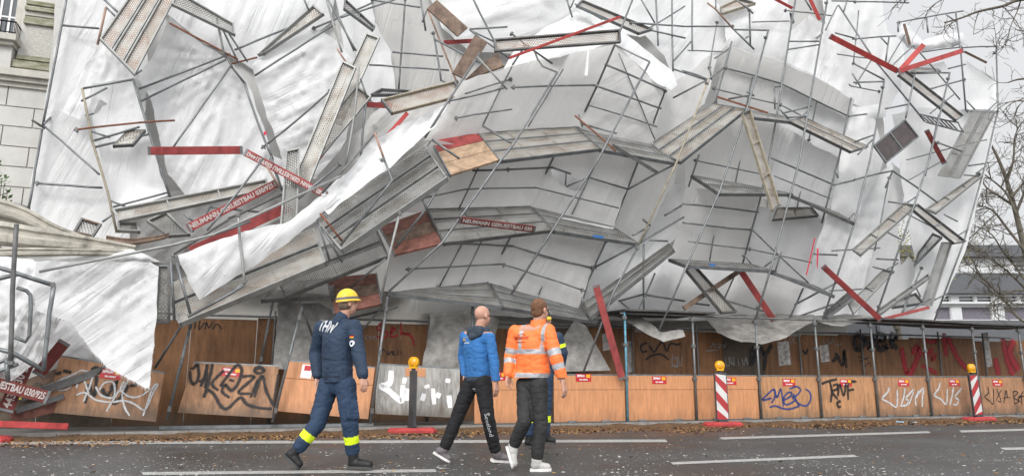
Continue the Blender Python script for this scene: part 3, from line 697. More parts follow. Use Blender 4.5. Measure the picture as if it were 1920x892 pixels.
# back wall of the walkway
BD = 1.55
YB = YW+BD
xs = P(-70, 690, BD).x; xe = P(2000, 690, BD).x
n = round((xe-xs)/1.25); wdt = (xe-xs)/n
BACK = []
for k in range(n):
    xa = xs+wdt*k; xb = xa+wdt-.012
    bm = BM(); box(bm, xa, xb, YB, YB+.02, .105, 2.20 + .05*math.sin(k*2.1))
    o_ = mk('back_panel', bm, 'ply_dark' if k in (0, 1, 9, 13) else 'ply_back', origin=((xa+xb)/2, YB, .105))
    BACK.append(o_)
BL = ['plywood back wall sheet behind the dark debris at the left edge', 'plywood back wall sheet hidden behind the hanging white sheet', 'plywood back wall sheet between the scribbled panel and the black tag panel', 'plywood back wall sheet with small black scrawl above the black tag panel', 'plywood back wall sheet in the opening left of the helmeted person', 'plywood back wall sheet right behind the helmeted person', 'plywood back wall sheet with the red scrawl above the grey panel', 'plywood back wall sheet behind the dusty slumped film',
      'plywood back wall sheet between the blue sweatshirt and the orange jacket', 'plywood back wall sheet behind the orange jacket', 'plywood back wall sheet with torn posters behind the fallen dark red board', 'plywood back wall sheet with black wavy scribble and grey tag', 'plywood back wall sheet with small grey letters above the first striped beacon', 'dark plywood back wall sheet with big black letters below the deep sagging roof',
      'plywood back wall sheet with the larger pale poster', 'plywood back wall sheet with the smaller pale poster and black strokes', 'plywood back wall sheet with the left half of the thick black graffiti', 'plywood back wall sheet with the right half of the thick black graffiti', 'plywood back wall sheet with red zigzag letters', 'plywood back wall sheet with one long red diagonal stroke', 'plywood back wall sheet with a tall pale poster strip', 'plywood back wall sheet with the broadest red strokes', 'plywood back wall sheet at the far right end']
for k, o_ in enumerate(BACK): tag(o_, BL[k], 'wall panel', 'plywood back wall of the covered walkway')
def back_at(px, py):
    p = P(px, py, BD); return BACK[max(0, min(n-1, int((p.x-xs)/wdt)))]
ob = Vector((0, YB, 0))
def bstroke(px, m, lines, wid, tile): strokes(back_at(*px), m, lines, ob, NEG, wid, tile=tile)
B3, B2, B4 = (640, 594), (320, 594), (960, 594)
bstroke((720, 625), 'spray_red', [[(250, 20), (215, 40), (205, 70), (255, 85), (250, 115), (195, 110)], [(275, 90), (300, 70), (285, 60), (280, 110), (320, 100)], [(335, 30), (335, 105)], [(390, 95), (340, 90), (395, 110), (405, 160)]], .04, B3)
bstroke((740, 660), 'spray_black', [[(225, 215), (235, 180), (262, 215)], [(262, 190), (270, 210), (285, 190), (290, 215)], [(300, 190), (290, 205), (310, 215)], [(320, 185), (318, 215)], [(330, 190), (340, 212)]], .022, B3)
bstroke((375, 610), 'spray_black', [[(140, 10), (135, 70)], [(165, 20), (160, 70), (190, 30)], [(195, 70), (200, 30), (215, 60), (235, 30)], [(235, 70), (260, 40), (290, 70)]], .025, B2)
bstroke((700, 632), 'spray_grey', [[(145, 105), (135, 115), (145, 125)], [(165, 105), (155, 112), (168, 120), (158, 126)], [(175, 105), (180, 125), (190, 108), (200, 125)]], .015, B3)
bstroke((1230, 645), 'spray_black', [[(760, 145), (725, 160), (730, 195), (760, 190)], [(770, 160), (800, 195), (830, 150), (850, 145), (870, 190), (890, 150), (930, 155), (950, 145)], [(750, 240), (790, 215), (840, 210), (880, 240)]], .045, B4)
bstroke((1265, 665), 'spray_grey', [[(905, 205), (900, 260), (930, 280), (925, 230), (910, 235)], [(930, 220), (945, 260), (960, 220)], [(895, 275), (960, 270)]], .02, B4)
bstroke((1350, 650), 'spray_grey', [[(155, 175), (175, 145), (185, 175)], [(200, 150), (215, 155), (205, 175), (200, 150)], [(225, 150), (235, 170), (245, 145)], [(130, 190), (200, 185)]], .024, T5)
bstroke((1370, 675), 'spray_grey', [[(240, 225), (245, 270), (262, 268), (258, 222)], [(270, 222), (272, 268)], [(285, 225), (288, 270), (270, 245)], [(310, 230), (315, 275)], [(330, 230), (345, 270), (355, 228), (365, 268)]], .026, T5)
bstroke((1425, 665), 'spray_black', [[(385, 175), (380, 275)], [(385, 175), (412, 200), (385, 270)], [(440, 165), (462, 210), (500, 155)], [(470, 205), (455, 300)]], .10, T5)
bstroke((1515, 655), 'spray_black', [[(675, 185), (690, 205), (705, 178)]], .06, T5)
bstroke((1575, 665), 'spray_black', [[(860, 200), (900, 270), (905, 190), (920, 285)], [(840, 250), (880, 215)]], .09, T5)
bstroke((1490, 640), 'spray_grey', [[(570, 120), (585, 150)], [(600, 115), (610, 150)], [(635, 118), (615, 130), (640, 148)]], .018, T5)
bstroke((1550, 640), 'spray_grey', [[(790, 130), (800, 160)], [(810, 125), (830, 150), (845, 120)], [(850, 130), (860, 160), (890, 150)]], .018, T5)
bstroke((1620, 635), 'spray_black', [[(5, 100), (15, 180), (45, 165), (60, 120), (10, 95)], [(75, 110), (95, 180), (110, 100)]], .16, T6)
bstroke((1660, 635), 'spray_black', [[(130, 95), (140, 178), (185, 165), (150, 140), (180, 110), (130, 95)], [(205, 95), (215, 180)], [(205, 95), (240, 110), (215, 135), (245, 180)]], .15, T6)
bstroke((1620, 680), 'spray_black', [[(20, 220), (80, 240)], [(30, 250), (90, 225)], [(60, 280), (90, 255), (100, 280)]], .025, T6)
bstroke((1710, 660), 'spray_red', [[(270, 170), (310, 325), (380, 180)], [(330, 210), (360, 170), (380, 215)]], .16, T6)
bstroke((1755, 660), 'spray_red', [[(395, 180), (410, 225), (430, 180)], [(440, 170), (445, 240), (465, 205)], [(380, 270), (440, 300), (470, 320)], [(400, 120), (430, 140), (470, 130)]], .10, T6)
bstroke((1800, 650), 'spray_red', [[(510, 90), (520, 220)], [(530, 110), (560, 180), (600, 250), (640, 290)]], .17, T6)
bstroke((1890, 665), 'spray_red', [[(840, 120), (870, 250), (900, 325)], [(800, 230), (815, 325)], [(905, 130), (880, 200), (930, 300)]], .22, T6)
for (px, py, w_, h_) in ((1181, 668, .17, .75), (1470, 662, .38, .62), (1546, 662, .30, .45), (1850, 655, .28, 1.0), (1140, 640, .3, .4)):
    t = back_at(px, py); c = P(px, py, BD)
    bm = BM(); obox(bm, c + NEG*.004, Vector((w_/2, 0, .02)), Vector((-.01, 0, h_/2)), NEG*.0015); mk('poster', bm, 'poster', t)

# roof sheets of the walkway, some sagging (flat ones here)
def roof(i0, i1, label, z=ZR, m='felt', dip=0, y1=1.5):
    xa, xb = X0+BW*i0-.04, X0+BW*i1-.045; N = 14
    bm = BM(); rows = []
    for k in range(N+1):
        x = xa+(xb-xa)*k/N; zz = z + dip*math.sin(math.pi*k/N) + .012*noise.noise(Vector((x*2, 0, 0)))
        rows.append([bm.verts.new(Vector((x, YW-.16+.03*noise.noise(Vector((x*3, 5, 0))), zz))), bm.verts.new(Vector((x, YW+y1, zz+.03))), bm.verts.new(Vector((x, YW+y1, zz+.07))), bm.verts.new(Vector((x, YW-.16+.03*noise.noise(Vector((x*3, 5, 0))), zz+.04)))])
    for a, b_ in zip(rows, rows[1:]):
        for q in range(4): bm.faces.new((a[q], a[(q+1) % 4], b_[(q+1) % 4], b_[q]))
    bm.faces.new(rows[0][::-1]); bm.faces.new(rows[-1])
    return tag(mk('roof_sheet', bm, m, origin=((xa+xb)/2, YW, z)), label, 'roof sheet', 'roof sheets of the covered walkway')
roof(0, 1.35, 'dark roof sheet over the walkway behind the light blue post')
roof(3.9, 5.4, 'flat dark roof sheet above the thick black graffiti', dip=.02)
roof(5.4, 8.0, 'flat dark roof sheet at the right end of the walkway', dip=-.03)
bm = BM(); tube(bm, [Vector((X0-.1, YW-.02, ZR-.05)), Vector((X0+BW*8, YW-.02, ZR-.05))], .024, 8)
tag(mk('front_beam', bm, 'galv_dark'), 'long steel tube under the front edge of the walkway roof', 'tube')
bm = BM(); tube(bm, [Vector((xs, YB-.06, ZR-.22)), Vector((X0+BW*8, YB-.06, ZR-.22))], .024, 8)
tag(mk('rear_beam', bm, 'galv_dark'), 'long steel tube along the top of the plywood back wall', 'tube')
for k, i in enumerate(range(0, 8)):
    pass
for px in (510, 802, 1187, 1310, 1503, 1620, 1766, 1850):
    b_ = P(px, 690, BD-.08); bm = BM(); tube(bm, [Vector((b_.x, YB-.07, .105)), Vector((b_.x, YB-.07, ZR-.1))], .024, 8)
    tag(mk('rear_post', bm, 'galv_dark'), {510: 'slim rear post in the dark left opening', 802: 'slim rear post behind the grey weathered panel', 1187: 'slim rear post beside the light blue post', 1310: 'slim rear post behind the first striped beacon', 1503: 'slim rear post behind the blue tag panel', 1620: 'slim rear post left of the thick black graffiti', 1766: 'slim rear post between the red graffiti letters', 1850: 'slim rear post behind the leaning beacon'}[px], 'post', 'rear posts of the covered walkway')

# displaced panels on the left
def loose_panel(label, c, m, split=False):
    """c: bl, br, tr, tl as (x, y, d)"""
    q = [P(*a) for a in c]; nn = (q[1]-q[0]).cross(q[3]-q[0]).normalized(); q[2] = PP(c[2][0], c[2][1], q[0], nn)
    if nn.y > 0: nn = -nn
    base = (q[0]+q[1])*.5
    t = thing('fence_panel', label, 'fence panel', base, 'plywood panels of the site fence')
    bm = BM()
    if split:
        k = .66; a, b_ = q[0].lerp(q[3], k), q[1].lerp(q[2], k); a2, b2 = q[0].lerp(q[3], k+.006), q[1].lerp(q[2], k+.006)
        slab(bm, [q[0], q[1], b_, a], .02, nn); slab(bm, [a2+nn*.01, b2+nn*.01, q[2]+nn*.01, q[3]+nn*.01], .03, nn)
    else: slab(bm, q, .02, nn)
    mk('board', bm, m, t)
    bm = BM(); up = (q[3]-q[0]).normalized(); slab(bm, [q[3]+up*.002, q[2]+up*.002, q[2]+up*.03, q[3]+up*.03], .05, nn); mk('top_rail', bm, 'galv', t)
    return t, q[0], nn, (q[1]-q[0]).normalized(), up
t1, o1, n1, x1, y1 = loose_panel('tilted brown plywood panel with white and black scribbles under the hanging sheet', ((85, 772, .35), (292, 790, -.1), (308, 700, .05), (112, 668, .5)), 'ply_worn')
T1_ = (0, 594)
strokes(t1, 'spray_black', [[(312, 318), (345, 312)], [(355, 300), (402, 312)], [(480, 485), (500, 385), (530, 445), (545, 330)], [(515, 300), (540, 285), (565, 300), (540, 318), (515, 300)], [(575, 400), (605, 445), (650, 362), (640, 485), (700, 425), (720, 380)], [(730, 385), (780, 380)]], o1, n1, .06, tile=T1_)
strokes(t1, 'spray_white', [[(325, 378), (355, 345), (400, 350), (395, 395), (340, 412), (308, 392), (330, 360), (420, 320), (470, 300), (520, 340), (470, 475)], [(430, 438), (480, 425), (540, 465), (620, 478), (700, 470), (760, 490), (815, 520), (860, 430), (888, 380), (860, 400), (805, 555)], [(540, 390), (570, 440), (640, 450), (640, 370), (590, 370), (560, 410)], [(600, 530), (660, 430), (722, 358), (690, 420), (700, 500), (730, 555)], [(430, 400), (460, 330), (500, 430)], [(700, 360), (680, 410), (740, 450), (800, 440), (850, 400)]], o1, n1, .03, tile=T1_, lift=.009)
sticker(t1, 208, 701, o1, n1, x1, y1)
t2, o2, n2, x2, y2 = loose_panel('tilted brown plywood panel with black bubble letter tag and wavy underline', ((333, 773, .25), (510, 783, .1), (523, 687, .3), (362, 680, .45)), 'ply_worn')
strokes(t2, 'spray_black', [[(108, 292), (130, 285), (150, 268), (158, 320), (148, 360), (128, 376), (112, 350), (108, 300)], [(168, 390), (192, 330), (206, 265)], [(206, 265), (202, 350), (196, 400)], [(155, 362), (205, 350)], [(236, 262), (222, 330), (205, 395), (185, 452)], [(302, 300), (232, 370), (268, 412)], [(278, 390), (310, 345), (372, 272), (400, 300), (378, 375), (340, 412), (306, 380), (290, 420), (332, 452)], [(330, 350), (358, 362)], [(400, 335), (470, 336), (382, 420), (450, 430)], [(492, 350), (450, 452)], [(470, 450), (512, 330), (540, 420), (582, 502)], [(465, 300), (495, 286), (526, 297), (500, 316), (465, 303)], [(470, 292), (500, 280), (520, 292)], [(185, 452), (210, 410), (248, 440), (282, 500), (322, 512), (392, 452), (430, 490), (500, 510), (570, 515)], [(606, 322), (578, 490)]], o2, n2, .05, tile=B2)
sticker(t2, 434, 697, o2, n2, x2, y2)
t3, o3, n3, x3, y3 = loose_panel('leaning orange plywood panel behind the helmeted man', ((520, 770, .3), (690, 785, .1), (703, 690, .25), (540, 677, .45)), 'ply_new', True)
bm = BM(); c = PP(575, 696, o3, n3); obox(bm, c+n3*.014, x3*.1, y3*.13, n3*.001); mk('torn_sticker', bm, 'sign_white', t3)
bm = BM(); c = PP(577, 690, o3, n3); obox(bm, c+n3*.016, x3*.06, y3*.05, n3*.001); mk('torn_sticker', bm, 'sign_red', t3)
t4, o4, n4, x4, y4 = loose_panel('weathered grey plywood panel with peeling white paint behind the edge-on beacon', ((703, 775, .12), (862, 783, .05), (862, 692, .1), (708, 683, .22)), 'ply_grey')
for fl in ([[(280, 300), (272, 370), (225, 388), (262, 410), (325, 465), (342, 462), (346, 380)], [(350, 375), (358, 340)], [(370, 400), (368, 470)], [(455, 470), (465, 430)], [(515, 400), (522, 490)], [(540, 455), (550, 425)], [(600, 345), (598, 370)], [(605, 440), (612, 510)], [(478, 380), (485, 400)]]): strokes(t4, 'sign_white', [fl], o4, n4, .06, 'paint_flake', B3)
bm = BM(); slab(bm, [PP(a, b_, o4, n4)+n4*.006 for a, b_ in ((760, 705), (798, 706), (798, 690), (760, 689))], .005, n4); mk('repair_patch', bm, 'ply_new', t4)

# leaning posts on the left
def lean_post(label, a, b_, m='galv', r=.028, extra=()):
    p, q = P(*a), P(*b_)
    t = thing('scaffold_post', label, 'post', p, 'leaning posts of the walkway')
    bm = BM(); tube(bm, [p, q], r, 10); mk('tube', bm, m, t)
    for k in extra or (.1, .55, .9):
        bm = BM(); coupler(bm, p.lerp(q, k)); mk('coupler', bm, 'galv_dark', t)
lean_post('leaning grey post between the black tag panel and the helmeted man', (511, 791, .1), (566, 575, .1))
lean_post('leaning grey post left of the weathered grey panel', (694, 794, -.05), (727, 556, -.05))
lean_post('leaning grey post between the scribbled panel and the black tag panel', (313, 786, .05), (362, 590, .05))
lean_post('thin sloping post in the dark opening above the black tag', (487, 685, .9), (512, 565, .9), r=.022)
lean_post('upright post behind the head of the bald man', (886, 690, .3), (886, 572, .3))
for lb, a, b_ in (('thin brace crossing the dark opening above the grey panel', (640, 600, 1.2), (745, 575, .5)), ('brace under the ramp beside the helmet', (660, 640, .8), (722, 570, .4)), ('steep brace left of the helmeted man', (590, 640, .9), (560, 560, .5)), ('brace left of the scribbled panel edge', (290, 690, .5), (345, 602, .3))):
    bm = BM(); tube(bm, [P(*a), P(*b_)], .024, 8); tag(mk('scaffold_tube', bm, 'galv_dark'), lb, 'tube', 'loose tubes under the wreck')
for a, b_, lb in (((300, 787, .4), (520, 786, .3), 'long grey steel sill under the black tag panel'), ((520, 788, .3), (700, 789, .2), 'long grey steel sill under the leaning orange panel')):
    p, q = P(*a), P(*b_); p.z = q.z = .13; bm = BM(); dv = (q-p)*.5; obox(bm, (p+q)*.5, dv, Vector((0, .05, 0)), Vector((0, 0, .028))); tag(mk('steel_sill', bm, 'galv'), lb, 'sill')

# ---------------------------------------------------------------- warning beacons
def beacon(label, px, py, face, up=(0, 0, 1), slope=1, lens_face=None, lamp=True):
    g = G(px, py, .0); z0 = .0
    if g.y > KY-.25: g.y = KY-.25
    t = thing('warning_beacon', label, 'beacon', g, 'red and white warning beacons along the kerb')
    f = Vector((face[0], face[1], 0)).normalized(); s = Vector((-f.y, f.x, 0)); u = Vector(up).normalized(); s = (s - u*s.dot(u)).normalized(); f = s.cross(u); 
    if f.dot(Vector((face[0], face[1], 0))) < 0: s = -s; f = -f
    # foot plate: low octagonal rubber slab with bevel and a socket
    bm = BM()
    a_, b2 = .46, .20; prof = [(-1, -.5), (-.8, -1), (.8, -1), (1, -.5), (1, .5), (.8, 1), (-.8, 1), (-1, .5)]
    lo = [bm.verts.new(g + Vector((x*a_, y*b2, .006))) for x, y in prof]; md = [bm.verts.new(g + Vector((x*a_, y*b2, .05))) for x, y in prof]; hi = [bm.verts.new(g + Vector((x*a_*.88, y*b2*.8, .095 + .006*noise.noise(Vector((x*3, y*3, px)))))) for x, y in prof]
    for k in range(8):
        bm.faces.new((lo[k], lo[(k+1) % 8], md[(k+1) % 8], md[k])); bm.faces.new((md[k], md[(k+1) % 8], hi[(k+1) % 8], hi[k]))
    bm.faces.new(hi); bm.faces.new(lo[::-1])
    ft = mk('foot', bm, 'base_red', t)
    bm = BM(); obox(bm, g+Vector((0, 0, .115)), s*.10, f*.06, Vector((0, 0, .02))); mk('socket', bm, 'beacon_back', ft)
    W, H = .25, 1.0; o = g + Vector((0, 0, .136))
    bm = BM(); obox(bm, o+u*(H/2), s*(W/2+.015), f*.028, u*(H/2+.012)); bd = mk('board', bm, 'beacon_back', t)
    bm = BM(); hb = .22
    k = -3; hb = .42
    while k*hb < H:
        for mi, (v0, v1) in enumerate(((k*hb, k*hb+hb/2), (k*hb+hb/2, k*hb+hb))):
            sl = .29*slope
            vs = [(-W/2, v0 + (sl if slope < 0 else 0)*-1*0), (W/2, v0+sl*1.0), (W/2, v1+sl*1.0), (-W/2, v1)]
            vs = [(x, max(0, min(H, y))) for x, y in vs]
            if max(y for x, y in vs)-min(y for x, y in vs) < .01: continue
            uniq = []
            for q in vs:
                if q not in uniq: uniq.append(q)
            if len(uniq) < 3: continue
            fc = bm.faces.new([bm.verts.new(o + s*x*.96 + u*(y*.97+.015) + f*.0305) for x, y in uniq]); fc.material_index = mi
        k += 1
    mk('stripes', bm, ['beacon_red', 'beacon_white'], bd)
    bm = BM(); obox(bm, o+u*(H+.035), s*.03, f*.03, u*.024); mk('neck', bm, 'beacon_back', t)
    lf = Vector(lens_face).normalized() if lens_face else f
    c = o + u*(H+.17); ls = Vector((-lf.y, lf.x, 0))
    bm = BM(); obox(bm, o+u*(H+.085)+lf*.0, ls*.075, lf*.045, u*.028)
    def disc(bm, c, r, d0, d1, seg=20, r1=None):
        ra = [bm.verts.new(c + ls*math.cos(6.2832*k/seg)*r + u*math.sin(6.2832*k/seg)*r + lf*d0) for k in range(seg)]; rb = [bm.verts.new(c + ls*math.cos(6.2832*k/seg)*(r1 or r) + u*math.sin(6.2832*k/seg)*(r1 or r) + lf*d1) for k in range(seg)]
        for k in range(seg): bm.faces.new((ra[k], ra[(k+1) % seg], rb[(k+1) % seg], rb[k])).smooth = True
        bm.faces.new(ra[::-1]); bm.faces.new(rb)
    disc(bm, c, .105, -.045, .035); lp = mk('lamp', bm, 'lamp_yellow', t)
    for sg in (1, -1):
        bm = BM(); seg = 20; rings = []
        for j in range(4):
            rr = .088*math.cos(j*.5); dd = .036+.035*math.sin(j*.5) if sg > 0 else -.046-.035*math.sin(j*.5)
            rings.append([bm.verts.new(c + ls*math.cos(6.2832*k/seg)*rr + u*math.sin(6.2832*k/seg)*rr + lf*dd) for k in range(seg)])
        for a, b_ in zip(rings, rings[1:]):
            for k in range(seg): bm.faces.new((a[k], a[(k+1) % seg], b_[(k+1) % seg], b_[k])).smooth = True
        bm.faces.new(rings[-1]); mk('lens', bm, 'lens_orange', lp)
    return t
beacon('striped warning beacon with yellow lamp in front of the clean orange panel', 1338, 797, (-.30, -1, 0), slope=-1)
beacon('striped warning beacon with yellow lamp near the right end, leaning left', 1793, 786, (-.05, -1, 0), up=(-.03, 0, 1), slope=1)
beacon('warning beacon seen edge-on with yellow lamp before the grey panel', 755, 806, (.97, .13, 0), lens_face=(-.75, -.65, 0))
b4 = beacon('dark warning beacon seen edge-on below the hanging white sheet', 134, 792, (.97, .25, 0), up=(.10, .02, 1))
for ch in list(b4.children):
    if ch.name.split('.')[0] in ('lamp', 'neck'):
        for g_ in list(ch.children): bpy.data.objects.remove(g_)
        bpy.data.objects.remove(ch)
# ================================================================ white sheeting
def inside(x, y, poly):
    c = False; j = len(poly)-1
    for i in range(len(poly)):
        xi, yi = poly[i][0], poly[i][1]; xj, yj = poly[j][0], poly[j][1]
        if (yi > y) != (yj > y) and x < (xj-xi)*(y-yi)/(yj-yi)+xi: c = not c
        j = i
    return c
def edge_dist(x, y, poly):
    best = 1e9
    for i in range(len(poly)):
        x0, y0 = poly[i-1][:2]; x1, y1 = poly[i][:2]
        dx, dy = x1-x0, y1-y0; L2 = dx*dx+dy*dy or 1
        t = max(0, min(1, ((x-x0)*dx+(y-y0)*dy)/L2)); q = math.hypot(x-x0-t*dx, y-y0-t*dy)
        if q < best: best = q
    return best
def tarp(label, pts, d=2.0, amp=.06, ang=75, seed=0, pinch=(), hole=None, step=6.8, bulge=.18, mat_='tarp', fray=False, ctrl=(), fine=.014, fold=26, name='tarpaulin', crumple=0, cat='tarpaulin', group='white sheeting of the wrecked scaffold', jit=2.2):
    pts = [(p[0], p[1], p[2] if len(p) > 2 else d) for p in pts]
    rn = random.Random(seed*31+7); sd = Vector((seed*7.3, seed*3.1, seed*1.7))
    # dense boundary with small irregularity
    bnd = []
    for i in range(len(pts)):
        a, b = pts[i], pts[(i+1) % len(pts)]
        ln = math.hypot(b[0]-a[0], b[1]-a[1]); k = max(1, int(ln/step)); nx, ny = (b[1]-a[1])/(ln or 1), -(b[0]-a[0])/(ln or 1)
        for j in range(k):
            t = j/k; x = a[0]+(b[0]-a[0])*t; y = a[1]+(b[1]-a[1])*t
            o = jit*noise.noise(Vector((x*.035, y*.035, 0))+sd)*(1 if j else .3)*1.6
            bnd.append((x+nx*o, y+ny*o))
    hol = []
    if hole:
        for i in range(len(hole)):
            a, b = hole[i], hole[(i+1) % len(hole)]; k = max(1, int(math.hypot(b[0]-a[0], b[1]-a[1])/5))
            for j in range(k): hol.append((a[0]+(b[0]-a[0])*j/k+rn.uniform(-.7, .7), a[1]+(b[1]-a[1])*j/k+rn.uniform(-.7, .7)))
    V = [Vector(p) for p in bnd] + [Vector(p) for p in hol]
    nb = len(bnd); E = [(i, (i+1) % nb) for i in range(nb)] + [(nb+i, nb+(i+1) % len(hol)) for i in range(len(hol))]
    xs = [p[0] for p in bnd]; ys = [p[1] for p in bnd]
    yy = min(ys); odd = 0
    while yy < max(ys):
        xx = min(xs) + (step*.5 if odd else 0)
        while xx < max(xs):
            x, y = xx+rn.uniform(-.2, .2)*step, yy+rn.uniform(-.2, .2)*step
            if inside(x, y, bnd) and edge_dist(x, y, bnd) > step*.45 and not (hol and (inside(x, y, hol) or edge_dist(x, y, hol) < 2)): V.append(Vector((x, y)))
            xx += step
        yy += step*.87; odd ^= 1
    vo, eo, fo, _, _, _ = delaunay_2d_cdt(V, E, [], 0, 1e-4)
    cp = list(pts) + list(ctrl)
    A_ = np.array([(1, q[0]/500, q[1]/500) for q in cp]); pl = np.linalg.lstsq(A_, np.array([q[2] for q in cp]), rcond=None)[0]
    cp = [(q[0], q[1], q[2]-float(A_[i] @ pl)) for i, q in enumerate(cp)]
    ridge = lambda v: (1-min(1, abs(noise.noise(v))*1.9))**3.2
    amp *= .85; bulge *= .8
    ca, sa = math.cos(R(ang)), math.sin(R(ang))
    bm = BM(); bv = []
    mx = max(1, max(edge_dist(v.x, v.y, bnd) for v in vo[::3]))
    bs = rn.choice((-1, -1, 1))
    for v in vo:
        x, y = v.x, v.y
        sw = 0; sdp = 0
        for (cx, cy, cd) in cp:
            q = 1/((x-cx)**2+(y-cy)**2+260)**1.1; sw += q; sdp += q*cd
        dd = sdp/sw*.85 + float(pl[0]+pl[1]*x/500+pl[2]*y/500)
        e = edge_dist(x, y, bnd)
        al = x*ca - y*sa; ac = x*sa + y*ca          # along / across the folds
        en = min(1, e/14)
        f = noise.noise(Vector((ac/(fold*1.6), al/(fold*9), 0))+sd)
        f2 = ridge(Vector((ac/(fold*1.1), al/(fold*11), 5))+sd); f3 = ridge(Vector((ac/(fold*1.2)+al/(fold*4), al/(fold*6)-ac/(fold*7), 8))+sd)
        dd += amp*(.65*f - .55*f2 - .40*f3)*(.35+.65*en) + fine*.25*noise.noise(Vector((x/9, y/9, 3))+sd)
        dd += .25*amp*noise.noise(Vector((x/90, y/90, 9))+sd)
        if crumple:
            dd += crumple*(abs(noise.noise(Vector((x/17, y/17, 1))+sd)) + .6*abs(noise.noise(Vector((x/8, y/8, 2))+sd)))
        for (px, py, k, a2) in pinch:
            rr = math.hypot(x-px, y-py); th = math.atan2(y-py, x-px)
            if rr > 2: dd += a2*1.25*(.6-abs(math.sin(th*k*.5 + 1.4*noise.noise(Vector((th*3, rr/160, 7))+sd)))**.7)*min(1, rr/45)*max(0, 1-rr/330)*(.3+.7*en)
        t = min(1, e/mx); dd += bs*bulge*(1-(1-t)**2)
        bv.append(bm.verts.new(P(x, y, dd)))
    for f in fo:
        c = sum((vo[i] for i in f), Vector((0, 0)))/len(f)
        if not inside(c.x, c.y, bnd) or (hol and inside(c.x, c.y, hol)): continue
        try: bm.faces.new([bv[i] for i in f]).smooth = True
        except ValueError: pass
    for v in [v for v in bm.verts if not v.link_faces]: bm.verts.remove(v)
    uvl = bm.loops.layers.uv.new('UVMap'); pxy = {}
    for v in bm.verts:
        q = v.co-EYE; z_ = q.dot(_fw); pxy[v] = (960+FPX*q.dot(_rt)/z_, 446-FPX*q.dot(_up)/z_)
    for f in bm.faces:
        for lp in f.loops:
            x, y = pxy[lp.vert]; lp[uvl].uv = ((x*ca-y*sa)/90+seed*3.7, (x*sa+y*ca)/90+seed*1.9)
    bm.normal_update()
    if fray:
        for e in [e for e in bm.edges if e.is_boundary]:
            m_ = (e.verts[0].co+e.verts[1].co)*.5
            px = (m_-EYE); sx = 960+FPX*px.dot(_rt)/px.dot(_fw); sy = 446-FPX*px.dot(_up)/px.dot(_fw)
            if inside(sx, sy, fray):
                for k in range(5):
                    p = e.verts[0].co.lerp(e.verts[1].co, rn.random()); l_ = rn.uniform(.02, .075); q = p+Vector((rn.uniform(-.02, .02), rn.uniform(-.02, .02), -l_)); w_ = .003
                    bm.faces.new([bm.verts.new(p+Vector((-w_, 0, 0))), bm.verts.new(p+Vector((w_, 0, 0))), bm.verts.new(q)])
    return tag(mk(name, bm, mat_), label, cat, group)

T = tarp
T('tall smooth white sheet still standing beside the stucco building', [(125, -40), (262, -40), (280, 120), (262, 300), (244, 450), (185, 462), (52, 396), (66, 300), (92, 150), (112, 60)], 2.3, .05, 60, 1, fold=34, bulge=.1)
T('sheer white drape hanging in a narrowing fan left of the big tilted deck', [(196, 55), (217, 70), (230, 92), (262, 140), (235, 165), (222, 210), (180, 180), (150, 225), (112, 208), (150, 140), (180, 95)], 1.95, .10, 70, 2, pinch=[(200, 60, 22, .05)], fold=14, bulge=.05)
T('bright white sheet at the top behind the short perforated plank', [(290, 10), (320, -40), (560, -40), (630, -40), (622, 40), (560, 95), (472, 130), (440, 112), (380, 80)], 2.8, .12, 68, 3, fold=30)
T('large white sheet with folds gathered at the tube joint above the red plank', [(318, 30), (382, 85), (430, 115), (462, 150), (488, 220), (510, 290), (556, 312), (545, 348), (440, 348), (352, 370), (315, 328), (284, 190), (258, 148), (292, 95)], 1.95, .13, 62, 4, pinch=[(440, 120, 26, .07), (318, 30, 24, .05)], fold=24)
T('crumpled white sheet between the tube joint and the steep double planks', [(470, 122), (530, 78), (588, 52), (640, 80), (668, 120), (650, 262), (592, 335), (545, 335), (525, 290), (505, 230), (478, 152)], 2.0, .14, 25, 5, pinch=[(620, 60, 18, .05)], fold=26, crumple=.05)
T('white door shaped sheet stretched in the leaning ladder frame', [(172, 156), (252, 149), (274, 232), (314, 366), (240, 392), (205, 388), (182, 262), (170, 205)], 1.35, .06, 80, 6, fold=34, hole=[(184, 188), (196, 184), (203, 193), (192, 200), (184, 212), (176, 214)])
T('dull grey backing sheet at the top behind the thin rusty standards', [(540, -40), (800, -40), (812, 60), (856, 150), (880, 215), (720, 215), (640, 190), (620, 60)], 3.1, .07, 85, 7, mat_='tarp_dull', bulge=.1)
T('narrow bright strip of sheet right of the upright perforated plank', [(626, -40), (694, -40), (702, 42), (734, 98), (743, 182), (700, 195), (655, 140), (638, 60)], 2.75, .09, 84, 8)
T('puffy white sheet at the top above the long perforated plank', [(795, -40), (1092, -40), (1110, 42), (1060, 52), (965, 102), (880, 98), (828, 52)], 2.7, .15, 20, 9, fold=40, pinch=[(1060, 40, 10, .05)])
T('white sheet filling the lower left behind the lettered planks', [(185, 452), (240, 388), (310, 362), (440, 342), (600, 318), (720, 195), (850, 188), (800, 275), (640, 372), (480, 445), (340, 498), (240, 486)], 2.6, .14, 40, 10, crumple=.05, mat_='tarp_dull')  # darker colour paints the shade behind the front sheets
T('bright ridge of sheet over the central bulge under the perforated plank', [(944, 130, .35), (972, 80, 1.5), (1080, 22, 2.0), (1116, 46, 1.6), (1172, 62, 1.2), (1262, 136, .9), (1270, 160, .5), (1258, 170, .0), (1238, 160, -.35), (1152, 80, -.45), (1050, 108, -.35)], 1.0, .08, 45, 11, bulge=.25)
T('grey sloping sheet above the tan wooden platform', [(866, 152, 0.15), (958, 124, 0.06), (1152, 84, 0.04), (1120, 160, 0.26), (1085, 237, 0.50), (960, 242, 0.52), (795, 264, 0.52), (835, 200, 0.36)], 0, .05, 62, 12, mat_='tarp_grey', bulge=.12, fold=18)
